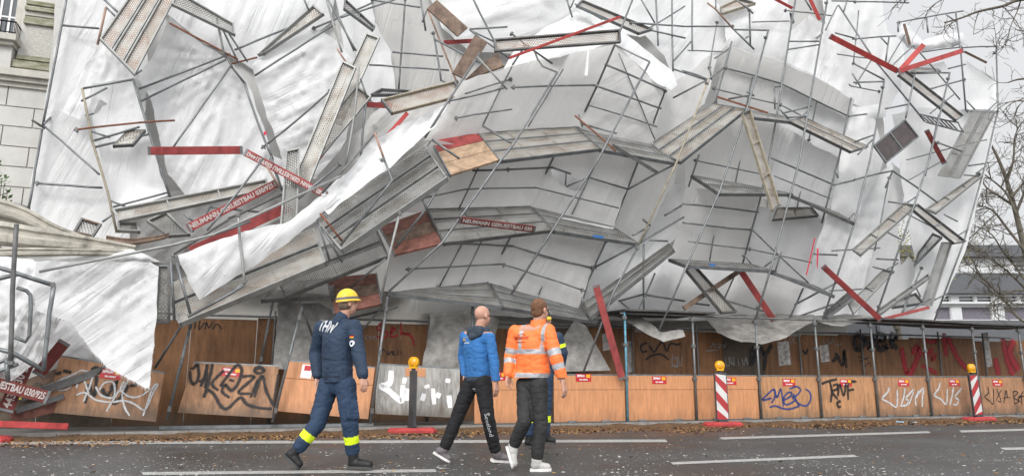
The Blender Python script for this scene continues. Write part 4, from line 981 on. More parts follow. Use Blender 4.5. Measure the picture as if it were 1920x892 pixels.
T('grey wrinkled sheet panel under the bright ridge', [(1150, 82, 0.03), (1242, 166, 0.11), (1238, 205, 0.26), (1222, 278, 0.54), (1150, 268, 0.56), (1083, 237, 0.52), (1115, 165, 0.26)], 0, .07, 30, 13, mat_='tarp_grey', bulge=.12, crumple=.03)
T('grey sheet below the tan wooden platform', [(812, 262, 0.30), (945, 288, 0.34), (1038, 286, 0.34), (994, 390, 0.67), (800, 397, 0.67), (690, 398, 0.60), (748, 340, 0.41)], 0, .05, 60, 14, mat_='tarp_grey', bulge=.12, fold=18)
T('grey sheet with a torn hole in the middle of the bulge', [(1035, 284, 0.34), (1130, 276, 0.34), (1202, 294, 0.34), (1176, 354, 0.48), (1150, 427, 0.67), (993, 390, 0.67)], 0, .055, 65, 15, mat_='tarp_grey', hole=[(1031, 316), (1045, 322), (1068, 325), (1092, 341), (1100, 333), (1097, 357), (1078, 358), (1052, 348), (1037, 332)], bulge=.12, fold=20)
T('white sheet glimpsed through the torn hole', [(1010, 300), (1120, 305), (1120, 375), (1015, 370)], 2.4, .06, 50, 16)
T('grey sheet above the bald man', [(735, 468, 0.37), (832, 450, 0.37), (978, 438, 0.37), (955, 490, 0.52), (934, 534, 0.67), (800, 548, 0.67), (716, 546, 0.67), (722, 505, 0.52)], 0, .05, 62, 17, mat_='tarp_grey', bulge=.11, fold=18)
T('grey sheet above the man in the orange jacket', [(975, 438, 0.37), (1045, 408, 0.37), (1152, 426, 0.37), (1112, 502, 0.52), (1082, 580, 0.67), (1000, 556, 0.67), (933, 534, 0.67)], 0, .055, 60, 18, mat_='tarp_grey', bulge=.12, fold=20)
T('pale steep sheet right of the torn hole', [(1186, 288, .9), (1272, 306, .9), (1262, 348, 1.0), (1200, 457, 1.4), (1148, 432, 1.4), (1170, 350, 1.0)], 1, .07, 62, 19, bulge=.08, mat_='tarp_grey', fold=16)
T('bright low sheet behind the dark sloping beam', [(1145, 430), (1205, 455), (1262, 345), (1330, 330), (1300, 420), (1240, 470), (1180, 552), (1092, 575), (1112, 500)], 1.75, .08, 55, 20, pinch=[(1200, 457, 14, .04)])
T('grey sheet band left of the three plank deck', [(1220, 278), (1242, 168), (1300, 130), (1380, 62), (1348, 102), (1322, 195), (1240, 274)], 1.25, .06, 60, 21, mat_='tarp_grey', bulge=.05, fold=18)
T('large bright sheet rising to the top right of the ridge', [(1172, 25), (1292, -40), (1388, 45), (1374, 78), (1302, 134), (1268, 162), (1246, 105)], 1.7, .10, 55, 22, fold=32)
T('white sheet at the top edge behind the thin upright tubes', [(1080, -40), (1310, -40), (1296, 40), (1200, 70), (1108, 48)], 2.7, .1, 70, 23)
T('pale sheet panel above the dangling perforated plank', [(1364, 86, .7), (1476, 118, .7), (1468, 160, .9), (1455, 236, 1.3), (1390, 222, 1.3), (1338, 208, 1.3), (1344, 170, 1.0)], 0, .05, 68, 24, bulge=.06, fold=18, mat_='tarp_grey')
T('bright sheet pulled over the guard tube at the upper right', [(1356, 28), (1402, 8), (1476, -25), (1482, 60), (1478, 120), (1420, 106), (1364, 88)], 1.5, .08, 62, 25, fold=22)
T('white drape falling in sharp folds from the red plank', [(1478, 62), (1518, 28), (1550, 48), (1578, 130), (1606, 192), (1588, 198), (1470, 128)], .95, .10, 72, 26, pinch=[(1532, 30, 26, .05)], fold=16)
T('pale sheet panel under the sharp folded drape', [(1474, 116, .7), (1540, 150, .7), (1602, 186, .7), (1590, 235, .9), (1572, 302, 1.3), (1515, 268, 1.3), (1460, 234, 1.3)], 0, .05, 68, 27, bulge=.06, fold=18)
T('white sheet fluttering at the top right corner of the wreck', [(1535, -40), (1645, -40), (1664, 60), (1690, 82), (1700, 150), (1660, 215), (1600, 195), (1548, 50)], 2.4, .12, 75, 28, bulge=.1)
T('pale sheet between the two right hand decks', [(1298, 240, .6), (1345, 214, .6), (1462, 234, .6), (1450, 300, .9), (1438, 374, 1.35), (1360, 362, 1.35), (1284, 350, 1.3), (1286, 300, .9)], 0, .05, 66, 29, bulge=.06, fold=18, mat_='tarp_grey')
T('pale sheet behind the lower end of the dangling plank', [(1460, 230, .6), (1515, 266, .6), (1575, 298, .6), (1568, 350, .9), (1548, 408, 1.35), (1490, 395, 1.35), (1438, 374, 1.35)], 0, .05, 66, 30, bulge=.06, fold=18)
T('white drape tied in at its middle right of the folded sheets', [(1574, 196), (1608, 200), (1652, 195), (1662, 218), (1640, 222), (1656, 300), (1642, 335), (1602, 412), (1558, 398), (1572, 300), (1592, 222)], 1.35, .10, 82, 31, pinch=[(1612, 213, 20, .06)], fold=18)
T('grey sheet above the blue taped ledger', [(1288, 350, .6), (1426, 364, .6), (1410, 430, .9), (1392, 497, 1.4), (1320, 492, 1.4), (1256, 484, 1.4), (1270, 420, 1.0)], 0, .05, 70, 32, bulge=.06, fold=18, mat_='tarp_grey')
T('pale sheet behind the crossing thin braces', [(1422, 386, .6), (1480, 400, .6), (1548, 410, .6), (1530, 460, .9), (1512, 528, 1.4), (1460, 515, 1.4), (1390, 497, 1.4), (1405, 440, .9)], 0, .05, 70, 33, bulge=.06, fold=18)
T('low white sheet behind the slanted brown board', [(1160, 520), (1235, 470), (1300, 482), (1396, 502), (1375, 560), (1360, 600), (1190, 600), (1130, 590)], 1.55, .07, 72, 34)
T('low grey sheet beside the dark red slanted plank', [(1378, 500), (1440, 510), (1508, 535), (1495, 570), (1482, 602), (1420, 602), (1340, 602), (1360, 560)], 1.45, .07, 75, 35, mat_='tarp_grey', pinch=[(1390, 510, 16, .04)])
T('broad white drape sweeping down to the walkway roof', [(1540, 402), (1602, 398), (1640, 330), (1674, 308), (1664, 370), (1640, 460), (1604, 602), (1540, 602), (1468, 602), (1512, 520)], 1.7, .11, 70, 36, pinch=[(1545, 405, 20, .05)], fold=22)
T('white drape with a slit that shows yellow leaves', [(1600, 602), (1640, 420), (1672, 303), (1698, 326), (1694, 400), (1704, 480), (1724, 505), (1712, 602)], 1.95, .08, 78, 37, hole=[(1683, 414), (1691, 404), (1698, 408), (1701, 440), (1704, 480), (1697, 490), (1689, 496), (1685, 462)])
T('tall pale sheet on the right flank of the leaning tower', [(1672, 215), (1722, 203), (1812, 204), (1868, 204), (1864, 255), (1848, 320), (1818, 440), (1796, 505), (1748, 600), (1690, 600), (1718, 500), (1700, 400), (1690, 332)], 1.55, .06, 74, 38, bulge=.1)
T('small square sheet on the outermost tower bay', [(1808, 108), (1832, 128), (1868, 146), (1870, 206), (1840, 206), (1812, 205)], 1.25, .04, 85, 39)
T('bundled sheet rolled over the top of the tower', [(1684, 68), (1694, 40), (1706, 52), (1730, 78), (1762, 66), (1806, 62), (1810, 84), (1782, 88), (1740, 96), (1700, 90)], 1.2, .05, 10, 40, crumple=.12)
T('loose sheet hanging below the red planks of the tower', [(1690, 150), (1722, 122), (1770, 116), (1786, 150), (1792, 215), (1740, 225), (1698, 214)], 1.7, .07, 85, 41)
T('thick crumpled roll of white sheet along the upper ramp', [(610, 352, -.3), (650, 325, -.4), (690, 275, -.35), (745, 235, -.2), (840, 196, -.1), (818, 236, -.5), (775, 275, -.7), (720, 322, -.75), (642, 378, -.75), (616, 402, -.7), (596, 385, -.5)], 0, .15, 50, 42, crumple=.05, bulge=.3, fold=11)
T('triangular white sheet hanging under the lettered red plank', [(334, 478), (440, 440), (540, 415), (600, 368), (640, 366), (600, 405), (540, 455), (440, 520), (374, 562), (352, 525)], -.6, .07, 50, 43, pinch=[(370, 560, 16, .05)], bulge=.1)
T('big white sheet hanging to a frayed point above the scribbled panel', [(66, 489), (170, 488), (282, 490), (298, 500), (292, 610), (279, 728), (235, 705), (195, 682), (160, 640), (132, 602), (70, 582), (60, 540)], -1.0, .10, 35, 44, fray=[(60, 560), (300, 640), (300, 760), (100, 760)], pinch=[(298, 500, 12, .04)], crumple=.015)
T('translucent white plastic behind the left gate frame', [(-30, 476), (62, 486), (108, 520), (112, 600), (70, 680), (20, 715), (-30, 705)], -.45, .10, 60, 45, crumple=.1)
T('white sheet lying under the fallen beige beams', [(-30, 470), (130, 470), (250, 468), (300, 490), (180, 500), (60, 500), (-30, 500)], .35, .08, 15, 46, crumple=.06)
T('torn white sheet low behind the lettered planks', [(40, 590), (140, 600), (215, 610), (250, 650), (170, 720), (60, 735), (-30, 740), (-30, 660)], .9, .09, 40, 47, crumple=.06)
T('grey overlap strip across the sheet above the dangling plank', [(1362, 88, .55), (1420, 103, .55), (1477, 120, .55), (1470, 158, .72), (1412, 145, .72), (1354, 127, .72)], 0, .02, 68, 57, bulge=.02, fold=14, mat_='tarp_dull')
T('grey overlap strip under the sharp folded drape', [(1473, 120, .55), (1540, 152, .55), (1603, 188, .55), (1592, 222, .72), (1530, 190, .72), (1466, 158, .72)], 0, .02, 68, 58, bulge=.02, fold=14, mat_='tarp_dull')
# further sheets behind everything, still tied to the inner scaffold
T('rear sheet along the wall behind the left half of the wreck', [(110, -60), (900, -60), (900, 120), (880, 400), (700, 560), (300, 520), (70, 400)], 3.0, .05, 80, 48, step=16, bulge=.05, mat_='tarp_dull')  # this and the next two: gap shadow painted in as a darker colour
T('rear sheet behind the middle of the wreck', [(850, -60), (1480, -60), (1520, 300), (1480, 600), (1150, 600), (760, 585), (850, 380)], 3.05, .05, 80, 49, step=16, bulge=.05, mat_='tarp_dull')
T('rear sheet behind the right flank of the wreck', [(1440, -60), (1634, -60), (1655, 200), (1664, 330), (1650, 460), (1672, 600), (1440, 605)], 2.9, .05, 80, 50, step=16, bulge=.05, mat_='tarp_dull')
# roof covering of the walkway that tore and sags
G_ = 'torn and sagging covering of the walkway roof'
T('dark torn roof sheet slumping from the light blue post', [(1128, 583, 1.0), (1188, 580, .6), (1240, 622, .1), (1280, 618, .0), (1285, 630, -.06), (1244, 641, -.04), (1196, 616, .0), (1160, 594, .4)], 0, .02, 20, 51, mat_='sheet_grey', bulge=.0, group=G_, cat='roof sheet', name='roof_sheet', crumple=.03)
T('grey roof sheet sagging deeply behind the first striped beacon', [(1318, 592, 1.2), (1420, 588, 1.5), (1526, 590, .9), (1529, 600, -.03), (1500, 616, -.06), (1468, 634, -.09), (1428, 645, -.1), (1390, 641, .1), (1345, 624, .7)], 0, .03, 15, 52, mat_='sheet_grey', bulge=.05, group=G_, cat='roof sheet', name='roof_sheet', crumple=.03)
T('short grey roof sheet dipping left of the thick black graffiti', [(1524, 592, .9), (1590, 588, 1.4), (1645, 592, .9), (1636, 600, -.03), (1612, 604, -.06), (1582, 611, -.08), (1552, 607, -.06), (1529, 599, -.03)], 0, .02, 15, 53, mat_='sheet_grey', bulge=.03, group=G_, cat='roof sheet', name='roof_sheet')
T('grey board leaning inside the walkway beside the orange jacket', [(1050, 640, .75), (1078, 600, .9), (1098, 610, .85), (1145, 694, .45), (1058, 696, .45)], 0, .008, 40, 54, mat_='sheet_grey', bulge=0, group='sheets slumped inside the walkway', cat='sheet', name='slumped_sheet', jit=.4)
T('dusty film slumped inside the walkway left of the bald man', [(806, 585, 1.2), (872, 582, 1.0), (935, 598, .9), (925, 640, .8), (858, 692, .6), (792, 692, .6), (800, 640, .9)], 0, .05, 60, 55, mat_='sheet_grey', group='sheets slumped inside the walkway', cat='sheet', name='slumped_sheet', crumple=.08)
T('pale dusty film hanging in the opening left of the helmeted man', [(522, 566, 1.2), (600, 568, 1.0), (640, 590, .9), (630, 690, .7), (512, 690, .7), (518, 620, .9)], 0, .05, 70, 56, mat_='sheet_grey', group='sheets slumped inside the walkway', cat='sheet', name='slumped_sheet', crumple=.10)
# ================================================================ wrecked scaffold
NAMES = {'s': 'standard', 'l': 'ledger', 'b': 'brace', 'g': 'guardrail', 't': 'transom'}
CPL = random.Random(77)
def frame(label, d, members, group='tube frames of the wrecked scaffold', name='scaffold_section', r=.0245):
    """members: kind, x1, y1, x2, y2, [d1, d2], [material]; or kind, [(x, y, d) ...], [material]"""
    paths = []
    for m in members:
        k = m[0]; mt = 'galv'
        if isinstance(m[-1], str): mt = m[-1]; m = m[:-1]
        if isinstance(m[1], (list, tuple)): pts = [P(a[0], a[1], a[2] if len(a) > 2 else d) for a in m[1]]
        else:
            d1, d2 = (m[5], m[6]) if len(m) > 6 else (m[5], m[5]) if len(m) > 5 else (d, d)
            pts = [P(m[1], m[2], d1), P(m[3], m[4], d2)]
        paths.append((k, pts, mt))
    low = min((p for _, ps, _ in paths for p in ps), key=lambda p: p.z)
    t = thing(name, label, 'scaffold', low, group)
    for k, pts, mt in paths:
        if len(pts) == 2 and (pts[1]-pts[0]).length > 1.2:          # hardly any tube came out of the fall straight
            a_, b_ = pts; ln_ = (b_-a_).length; off = Vector((CPL.gauss(0, 1), CPL.gauss(0, .6), CPL.gauss(0, 1)))*ln_*.006; pts = [a_.lerp(b_, q/6) + off*(4*q/6*(1-q/6)) + Vector((CPL.gauss(0, .003), 0, CPL.gauss(0, .003)))*(0 < q < 6) for q in range(7)]
        bm = BM(); tube(bm, pts, r if k in 'sl' else r*.86, 8)
        o = mk(NAMES[k], bm, mt, t)
        ln = (pts[-1]-pts[0]).length
        if ln > 1.0 and k in 'slg':
            for q in ((0,) if CPL.random() < .5 else (0, 1)):
                if CPL.random() < .42:
                    tt = (pts[-1]-pts[0]).normalized(); c = pts[0].lerp(pts[-1], q + (.03 if q == 0 else -.03)); n_ = tt.cross(Vector((0, 1, 0))).normalized()
                    bm = BM(); obox(bm, c, tt*.026, n_*.034, tt.cross(n_)*.034); tube(bm, [c-n_*.07, c+n_*.05], .010, 6)
                    mk('coupler', bm, 'galv_dark', o)
    return t
F = frame
# ---- left part
F('edge tubes beside the tall smooth sheet at the stucco building', 2.1, [('s', 128, -20, 80, 236), ('s', 79, 242, 53, 394), ('l', 116, 48, 186, 54), ('l', 66, 343, 192, 352), ('s', 60, 225, 84, 241, 1.9, 2.1, 'galv_dark'), ('b', 82, 236, 186, 327, 2.1, 1.5), ('t', 82, 233, 100, 216, 2.05, 2.4), ('l', 27, 381, 56, 391, 1.9, 2.1)])
F('leaning ladder frame around the white door shaped sheet', 1.15, [('s', [(154, 166), (164, 215), (172, 262), (184, 300), (202, 360), (219, 436)], 'yellowed'), ('s', 250, 149, 319, 370), ('l', 156, 166, 251, 149), ('l', 176, 264, 262, 238), ('l', 178, 276, 278, 252), ('t', 152, 190, 201, 165), ('b', 170, 246, 206, 258), ('g', 212, 388, 318, 360), ('t', 160, 217, 176, 213), ('b', 206, 376, 235, 387), ('b', 192, 416, 214, 400), ('b', 252, 141, 266, 132)])
F('rusty tube lying across the ladder frame', .95, [('g', 138, 244, 328, 226, .95, .95, 'rust')])
F('short yellowed tube pair above the big tilted deck corner', 1.5, [('s', 199, 14, 183, 84, 1.5, 1.5, 'rust_pale'), ('t', 199, 14, 221, 36), ('l', 190, -5, 226, 28, 1.8, 1.6)])
F('cluster of tubes meeting at the joint above the red plank', 1.5, [('l', 318, 44, 446, 112, 1.4, 1.5, 'rust'), ('s', 406, 34, 421, 106, 1.4, 1.4, 'galv_pale'), ('s', [(422, 100), (436, 128), (460, 158)], 'galv_dark'), ('s', 458, 154, 512, 300), ('s', 508, 292, 529, 358), ('b', 416, 52, 447, 118), ('b', 426, 58, 464, 116), ('l', 260, 167, 432, 101, 1.9, 1.5), ('l', 258, 193, 424, 112, 1.8, 1.5), ('b', 318, 286, 434, 122, 1.3, 1.45), ('l', 440, 94, 560, 45, 1.5, 2.0), ('t', 434, 120, 482, 108, 1.5, 1.6, 'rust')])
F('two long parallel ledgers rising behind the short plank at the top', 1.75, [('l', 478, 142, 628, 46, 1.7, 1.6), ('l', 490, 279, 622, 168, 1.75, 1.2), ('l', 585, 55, 700, 5, 1.9, 2.2), ('l', 640, 33, 740, 0, 2, 2.3)])
F('tall tubes crossing over the steep double planks', .7, [('s', 610, -10, 641, 98, .9, .8, 'galv_pale'), ('b', 612, -6, 668, 96), ('b', 628, 16, 664, 96, 1.0, 1.0), ('s', 673, 126, 648, 310, .25, .3, 'galv_pale'), ('t', 632, 92, 654, 125, .7, .75, 'rust_pale'), ('b', 676, 148, 690, 188), ('s', 686, 190, 676, 300), ('b', 566, -10, 580, 22)])
F('dangling tubes between the lettered planks and the white triangle', -.5, [('s', 446, 400, 459, 532, -.75, -.75, 'galv_pale'), ('t', 459, 531, 434, 546, -.75, -.7), ('b', 494, 296, 388, 432, -.2, -.2), ('b', 506, 297, 530, 358, .1, .1), ('b', 500, 312, 525, 352, .1, .1, 'rust_pale'), ('l', 320, 480, 428, 412, -.1, -.1, 'galv_dark'), ('l', 428, 410, 530, 364, -.1, .1, 'galv_dark'), ('t', 395, 388, 490, 398, .3, .3), ('b', 345, 402, 364, 416, .3, .3), ('b', 396, 385, 360, 435, .3, .2)])
F('long pale tube slanting across the lettered planks', -.85, [('l', [(73, 509, -1.25), (320, 460, -1.0), (400, 440, -.95), (640, 330, -.7)], 'galv_pale'), ('t', 398, 441, 470, 415, -.95, -.9)])
F('dark tubes above the rolled white sheet', .0, [('l', [(705, 249, -.2), (667, 293, -.4), (604, 362, -.7)], 'galv_dark'), ('s', 703, 250, 720, 298, -.75, -.85, 'rust_pale'), ('s', [(719, 296, -.85), (736, 338, -.9), (638, 460, -.9)]), ('l', 640, 306, 560, 372, -.2, -.4), ('b', 600, 400, 642, 452, -.95, -.9, 'rust')])
F('upright tubes at the lower end of the ramp', -.55, [('s', 320, 484, 327, 600, -.6, -.55), ('s', 331, 492, 358, 592, -.7, -.7), ('l', [(352, 594, -.75), (436, 548, -.75), (458, 534, -.75)]), ('b', 592, 402, 618, 488, -.5, -.5), ('b', 602, 425, 642, 492, -.45, -.45)])
# ---- top middle
F('rusty leaning frame behind the loose brown planks at the top', 1.6, [('s', 802, 18, 858, 158, 1.6, 1.5, 'rust_pale'), ('s', 788, -6, 798, 58), ('s', 812, 60, 827, 152, 1.3, 1.3), ('l', 814, 74, 900, 118, 1.3, .6), ('l', 826, 150, 858, 166, 1.3, 1.3), ('l', 736, 98, 831, 106, 2.2, 1.7), ('l', 692, 122, 842, 132, 2.1, 1.6), ('s', 760, -6, 747, 175, 2.6, 2.6, 'galv_dark'), ('l', 695, 0, 788, 14, 2.5, 1.8), ('t', 800, 20, 792, 42)])
F('pair of tubes with a horizontal rail left of the long perforated plank', .9, [('s', 884, -8, 937, 98), ('l', 881, 55, 951, 51), ('b', 882, 58, 958, 112), ('b', 880, 56, 925, 78)])
F('bent guard tube above the sloping grey sheet', -.5, [('g', [(957, 62), (996, 92), (1036, 120)], 'galv_dark'), ('g', [(1001, 94), (1009, 113), (1018, 125), (1045, 136)], 'galv_pale'), ('t', 986, 84, 961, 122), ('g', 895, 107, 951, 168, -.5, -.6, 'galv_pale')])
F('thin ledgers crossing at the top beside the large bright sheet', 1.3, [('l', 1180, 43, 1282, 50, 1.2, 1.4), ('l', 1078, 8, 1130, 37, 1.5, 1.3), ('l', 1220, 57, 1285, 72, 1.2, 1.3), ('s', 1229, -10, 1234, 86), ('s', 1260, -10, 1262, 134), ('b', 1199, -6, 1228, 44), ('b', 1216, 54, 1284, 12), ('s', 1060, -10, 1073, 33), ('b', 1080, -8, 1070, 15), ('l', 1263, 130, 1330, 152, .9, .6), ('s', 1298, -10, 1298, 96), ('b', 1262, 116, 1296, 78)])
# ---- centre bulge
F('rear standards and ledgers of the central bulge', .0, [('s', [(1190, -10, .6), (1152, 86, -.6), (1120, 160, .0), (1084, 236, .65)], 'galv_dark'), ('l', 958, 164, 1115, 160, -.35, -.12), ('l', 1115, 160, 1240, 204, -.12, -.1), ('l', 1134, 121, 1248, 170, -.4, -.5), ('t', 1152, 84, 1218, 116, -.65, -1.2, 'galv_pale'), ('s', 1248, 168, 1215, 258, -.45, .7), ('l', 838, 190, 948, 164, .1, -.4), ('b', 1092, 233, 1156, 250, .4, -.4), ('t', 1085, 215, 1092, 238)])
F('long front tube sloping over the tan wooden platform', -.7, [('s', [(1045, 136, -1.25), (962, 272, -.75), (940, 300, -.7), (830, 454, -.45), (729, 546, -.35)]), ('l', 905, 236, 958, 268, -.1, -.72), ('b', 960, 272, 948, 290, -.7, -.6)])
F('long front tube left of the torn hole', -.7, [('s', [(1218, 117, -1.25), (1123, 297, -.75), (1037, 430, -.45), (958, 552, -.3)]), ('g', 1078, 217, 1154, 283, -.3, -.95, 'rust')])
F('standard along the left edge of the tan wooden platform', -.45, [('s', [(900, 100, -.3), (840, 190, -.35), (797, 258, -.4)]), ('s', [(838, 325, -.5), (797, 394, -.4), (740, 466, -.2)]), ('l', 810, 262, 862, 298, -.4, -.6), ('b', 788, 367, 800, 392), ('s', [(750, 397, -.65), (730, 478, -.6), (715, 558, -.5)], 'galv_pale'), ('b', 723, 485, 656, 540, -.2, .3)])
F('tubes framing the torn hole', .1, [('s', 1042, 286, 992, 388, .15, 1.0), ('l', 950, 318, 1034, 314, .3, .3), ('l', 886, 320, 958, 318, .3, .3), ('l', 1033, 313, 1070, 326, .2, .2), ('b', 1062, 350, 1100, 333, .0, -.4), ('l', 1102, 332, 1178, 355, .2, .3), ('l', 1177, 355, 1270, 306, .3, -.3), ('s', 1199, 296, 1149, 424, .1, 1.0), ('b', 1008, 388, 1005, 365, .8, .8), ('b', 1060, 348, 1062, 322, 1.6, 1.6)])
F('rear tubes above the men in blue and orange', .1, [('s', 958, 442, 914, 530, .25, 1.0), ('l', 812, 455, 962, 461, .25, .2), ('l', 960, 461, 1114, 503, .2, .5), ('s', 1138, 448, 1080, 577, .2, 1.0), ('l', 1113, 502, 1196, 458, .5, -.3), ('b', 924, 508, 926, 532, .9, .9), ('b', 1092, 556, 1094, 574)])
F('very long yellowed tube right of the torn hole', -.35, [('s', [(1329, 148, -.75), (1268, 306, -.5), (1198, 457, -.35)], 'yellowed'), ('s', [(1198, 459, -.35), (1150, 548, -.25), (1094, 697, -.1)]), ('l', 1200, 455, 1282, 407, -.3, .4), ('l', 1186, 441, 1210, 429, -.2, -.1), ('t', 1205, 411, 1219, 423, -.5, -.3, 'galv_dark')])
F('thin tubes in the bright gap behind the dark sloping beam', .9, [('s', 1207, 458, 1207, 590), ('b', 1228, 512, 1190, 594, .7, .7), ('l', 1160, 564, 1208, 551), ('l', 1208, 552, 1284, 564), ('b', 1164, 566, 1206, 600, .6, .6), ('l', 1246, 404, 1282, 383), ('l', 1218, 450, 1252, 452)])
# ---- right part
F('long front tube between the three plank deck and the sagging roof sheet', -.3, [('s', [(1441, 56, -.6), (1404, 193, -.45), (1370, 297, -.35), (1350, 357, -.3), (1287, 500, -.25), (1235, 620, -.1)]), ('l', 1378, 56, 1441, 57, .5, -.55), ('l', 1366, 186, 1406, 178, .3, -.4), ('t', 1400, 172, 1414, 180)])
F('rear standard left of the dangling plank', .35, [('s', 1372, 78, 1341, 196, .5, .8), ('s', 1311, 290, 1280, 386, .4, .9), ('l', 1280, 133, 1329, 150, .9, -.6), ('l', 1358, 127, 1468, 158, .5, .45), ('l', 1358, 127, 1328, 149, .5, .1), ('l', 1326, 150, 1262, 184, .2, .9), ('b', 1366, 92, 1340, 110), ('b', 1330, 120, 1334, 150)])
F('bent tubes over the top of the large bright sheet', .9, [('s', [(1326, 6), (1342, 18), (1374, 54)], 'rust_pale'), ('s', 1374, 54, 1414, 93), ('l', 1278, 50, 1376, 50), ('s', 1405, 18, 1407, 86, 1.0, 1.0, 'galv_dark'), ('b', 1342, 0, 1342, 18), ('b', 1396, 10, 1412, 26), ('b', 1398, 72, 1408, 66), ('b', 1380, 0, 1406, 20)])
F('ladder like pair of standards with two rungs at the upper right', -.15, [('s', [(1493, -10, -.1), (1457, 213, .05), (1443, 293, .2), (1424, 378, .35), (1392, 496, .9)]), ('s', [(1553, -10, -.5), (1500, 297, -.4), (1447, 497, -.25), (1417, 597, -.1)]), ('t', 1480, 78, 1538, 78, -.1, -.45), ('t', 1478, 93, 1537, 84, -.1, -.45), ('g', 1466, 213, 1522, 199, .05, -.4), ('b', 1460, 203, 1478, 222), ('b', 1500, 222, 1518, 205), ('t', 1475, 221, 1514, 218, .0, -.4), ('l', 1453, 163, 1464, 161), ('b', 1452, 166, 1453, 205)])
F('ledgers running across the pale panels at the right', .5, [('l', 1466, 157, 1592, 219, .5, .6), ('l', 1446, 296, 1562, 346, .5, .6), ('l', 1562, 347, 1602, 338, .6, .6), ('l', 1280, 382, 1422, 398, .45, .5), ('l', 1280, 417, 1410, 431, .8, .7), ('l', 1592, 218, 1625, 214, .6, .9)])
F('crossing thin braces over the pale panel', .3, [('b', 1408, 428, 1516, 530, .5, .5), ('b', 1433, 500, 1464, 477, .3, .0), ('b', 1396, 478, 1408, 494, .7, .7), ('l', 1356, 562, 1440, 585, .6, .5), ('b', 1378, 515, 1358, 560, .7, .7), ('l', 1300, 568, 1330, 572, .8, .8)])
F('standard right of the folded drape', .2, [('s', [(1596, 184, .5), (1573, 296, .4), (1541, 418, .5)]), ('s', 1506, 540, 1480, 598, .5, .6), ('l', 1490, 571, 1572, 528, .6, .3), ('l', 1500, 592, 1562, 570, .7, .4), ('l', 1526, 476, 1570, 478, .9, .9), ('b', 1565, 318, 1572, 334), ('b', 1592, 410, 1602, 400)])
F('long front tube through the broad white drape', -.15, [('s', [(1658, 152, -.3), (1632, 297, -.2), (1600, 425, -.15), (1543, 598, 0)]), ('l', 1600, 155, 1658, 153, .4, -.25), ('l', 1598, 268, 1638, 253, .4, -.25), ('l', 1602, 337, 1674, 320, .5, .4), ('b', 1608, 290, 1636, 262)])
F('long front tube over the slit with yellow leaves', -.05, [('s', [(1781, 136, -.3), (1743, 297, -.2), (1714, 385, -.1), (1643, 590, 0)]), ('s', 1716, 135, 1698, 222, .3, .4), ('l', 1716, 136, 1781, 137, .3, -.3), ('l', 1673, 320, 1758, 380, .5, .8), ('l', 1665, 378, 1718, 385, .3, -.1), ('b', 1702, 379, 1722, 366), ('b', 1665, 436, 1694, 451, .9, .9), ('l', 1643, 485, 1684, 487, .7, .5), ('b', 1664, 504, 1684, 493), ('l', 1637, 500, 1676, 510, .2, .2), ('s', 1674, 320, 1660, 352, .6, .6)])
F('outer edge tubes of the leaning tower', 1.1, [('s', [(1868, 86, .9), (1871, 206, .9), (1850, 300, 1.0), (1807, 454, 1.2), (1752, 600, 1.3)]), ('s', [(1792, 24, .8), (1801, 92, .8), (1811, 208, .8)]), ('l', 1802, 90, 1870, 87, .8, .9), ('l', 1682, 43, 1806, 21, 1.0, .8), ('s', 1684, 43, 1684, 60, 1.0, 1.0), ('s', 1737, 33, 1740, 62, .9, .9), ('b', 1774, 28, 1794, 42), ('b', 1797, 82, 1782, 90), ('l', 1728, 98, 1804, 88, 1.2, .8), ('b', 1812, 189, 1828, 206), ('b', 1872, 189, 1854, 206), ('l', 1812, 208, 1872, 209, .6, .7), ('b', 1795, 442, 1815, 430), ('l', 1808, 328, 1842, 331, .9, 1.0), ('b', 1830, 325, 1850, 311), ('l', 1815, 311, 1850, 306)])
F('tubes between the tower top and the red planks', .8, [('l', 1598, 74, 1680, 68, 1.6, 1.2), ('s', 1667, 69, 1660, 120, 1.2, 1.2), ('b', 1652, 71, 1664, 84), ('s', [(1572, 10, 1.2), (1640, 113, .9), (1700, 186, .8), (1734, 228, .7)]), ('b', 1697, 66, 1663, 122, 1.0, 1.0), ('b', 1713, 86, 1671, 126), ('b', 1713, 86, 1800, 187, .7, .5), ('b', 1635, 111, 1605, 158, .6, .5), ('l', 1778, 129, 1810, 121, .8, .9), ('l', 1738, 168, 1810, 149, .8, .9), ('l', 1600, 4, 1704, 6, 1.8, 1.5), ('b', 1694, -6, 1697, 6), ('l', 1598, 118, 1658, 150, .8, .6), ('b', 1598, 138, 1614, 164, .5, .5), ('l', 1660, 204, 1702, 196, .6, .5)])
F('lattice girder lying behind the double brown panel', .55, [('l', 1724, 214, 1797, 230), ('l', 1736, 229, 1804, 247)] + [('b', 1728+k*8.5, 216+k*1.9, 1744+k*8.5, 231+k*2.1) for k in range(7)] + [('l', 1757, 267, 1804, 284, .5, .6), ('b', 1744, 213, 1790, 176, .3, .5), ('b', 1797, 232, 1806, 248)])
F('tubes in the lower right corner above the walkway roof', .55, [('s', 1729, 500, 1690, 590), ('b', 1700, 585, 1745, 560), ('b', 1718, 540, 1726, 556), ('l', 1752, 562, 1776, 550, 1.1, 1.2), ('t', 1770, 402, 1795, 415)])
F('tubes at the top edge of the wreck beside the bright ridge folds', 1.0, [('b', 1570, 12, 1548, 57, .9, .6), ('b', 1530, 72, 1545, 60), ('s', 1505, -8, 1522, 20), ('l', 1566, 62, 1602, 72, 1.4, 1.4), ('l', 1560, 2, 1602, 3, 1.6, 1.6), ('b', 1590, -4, 1582, 22)])

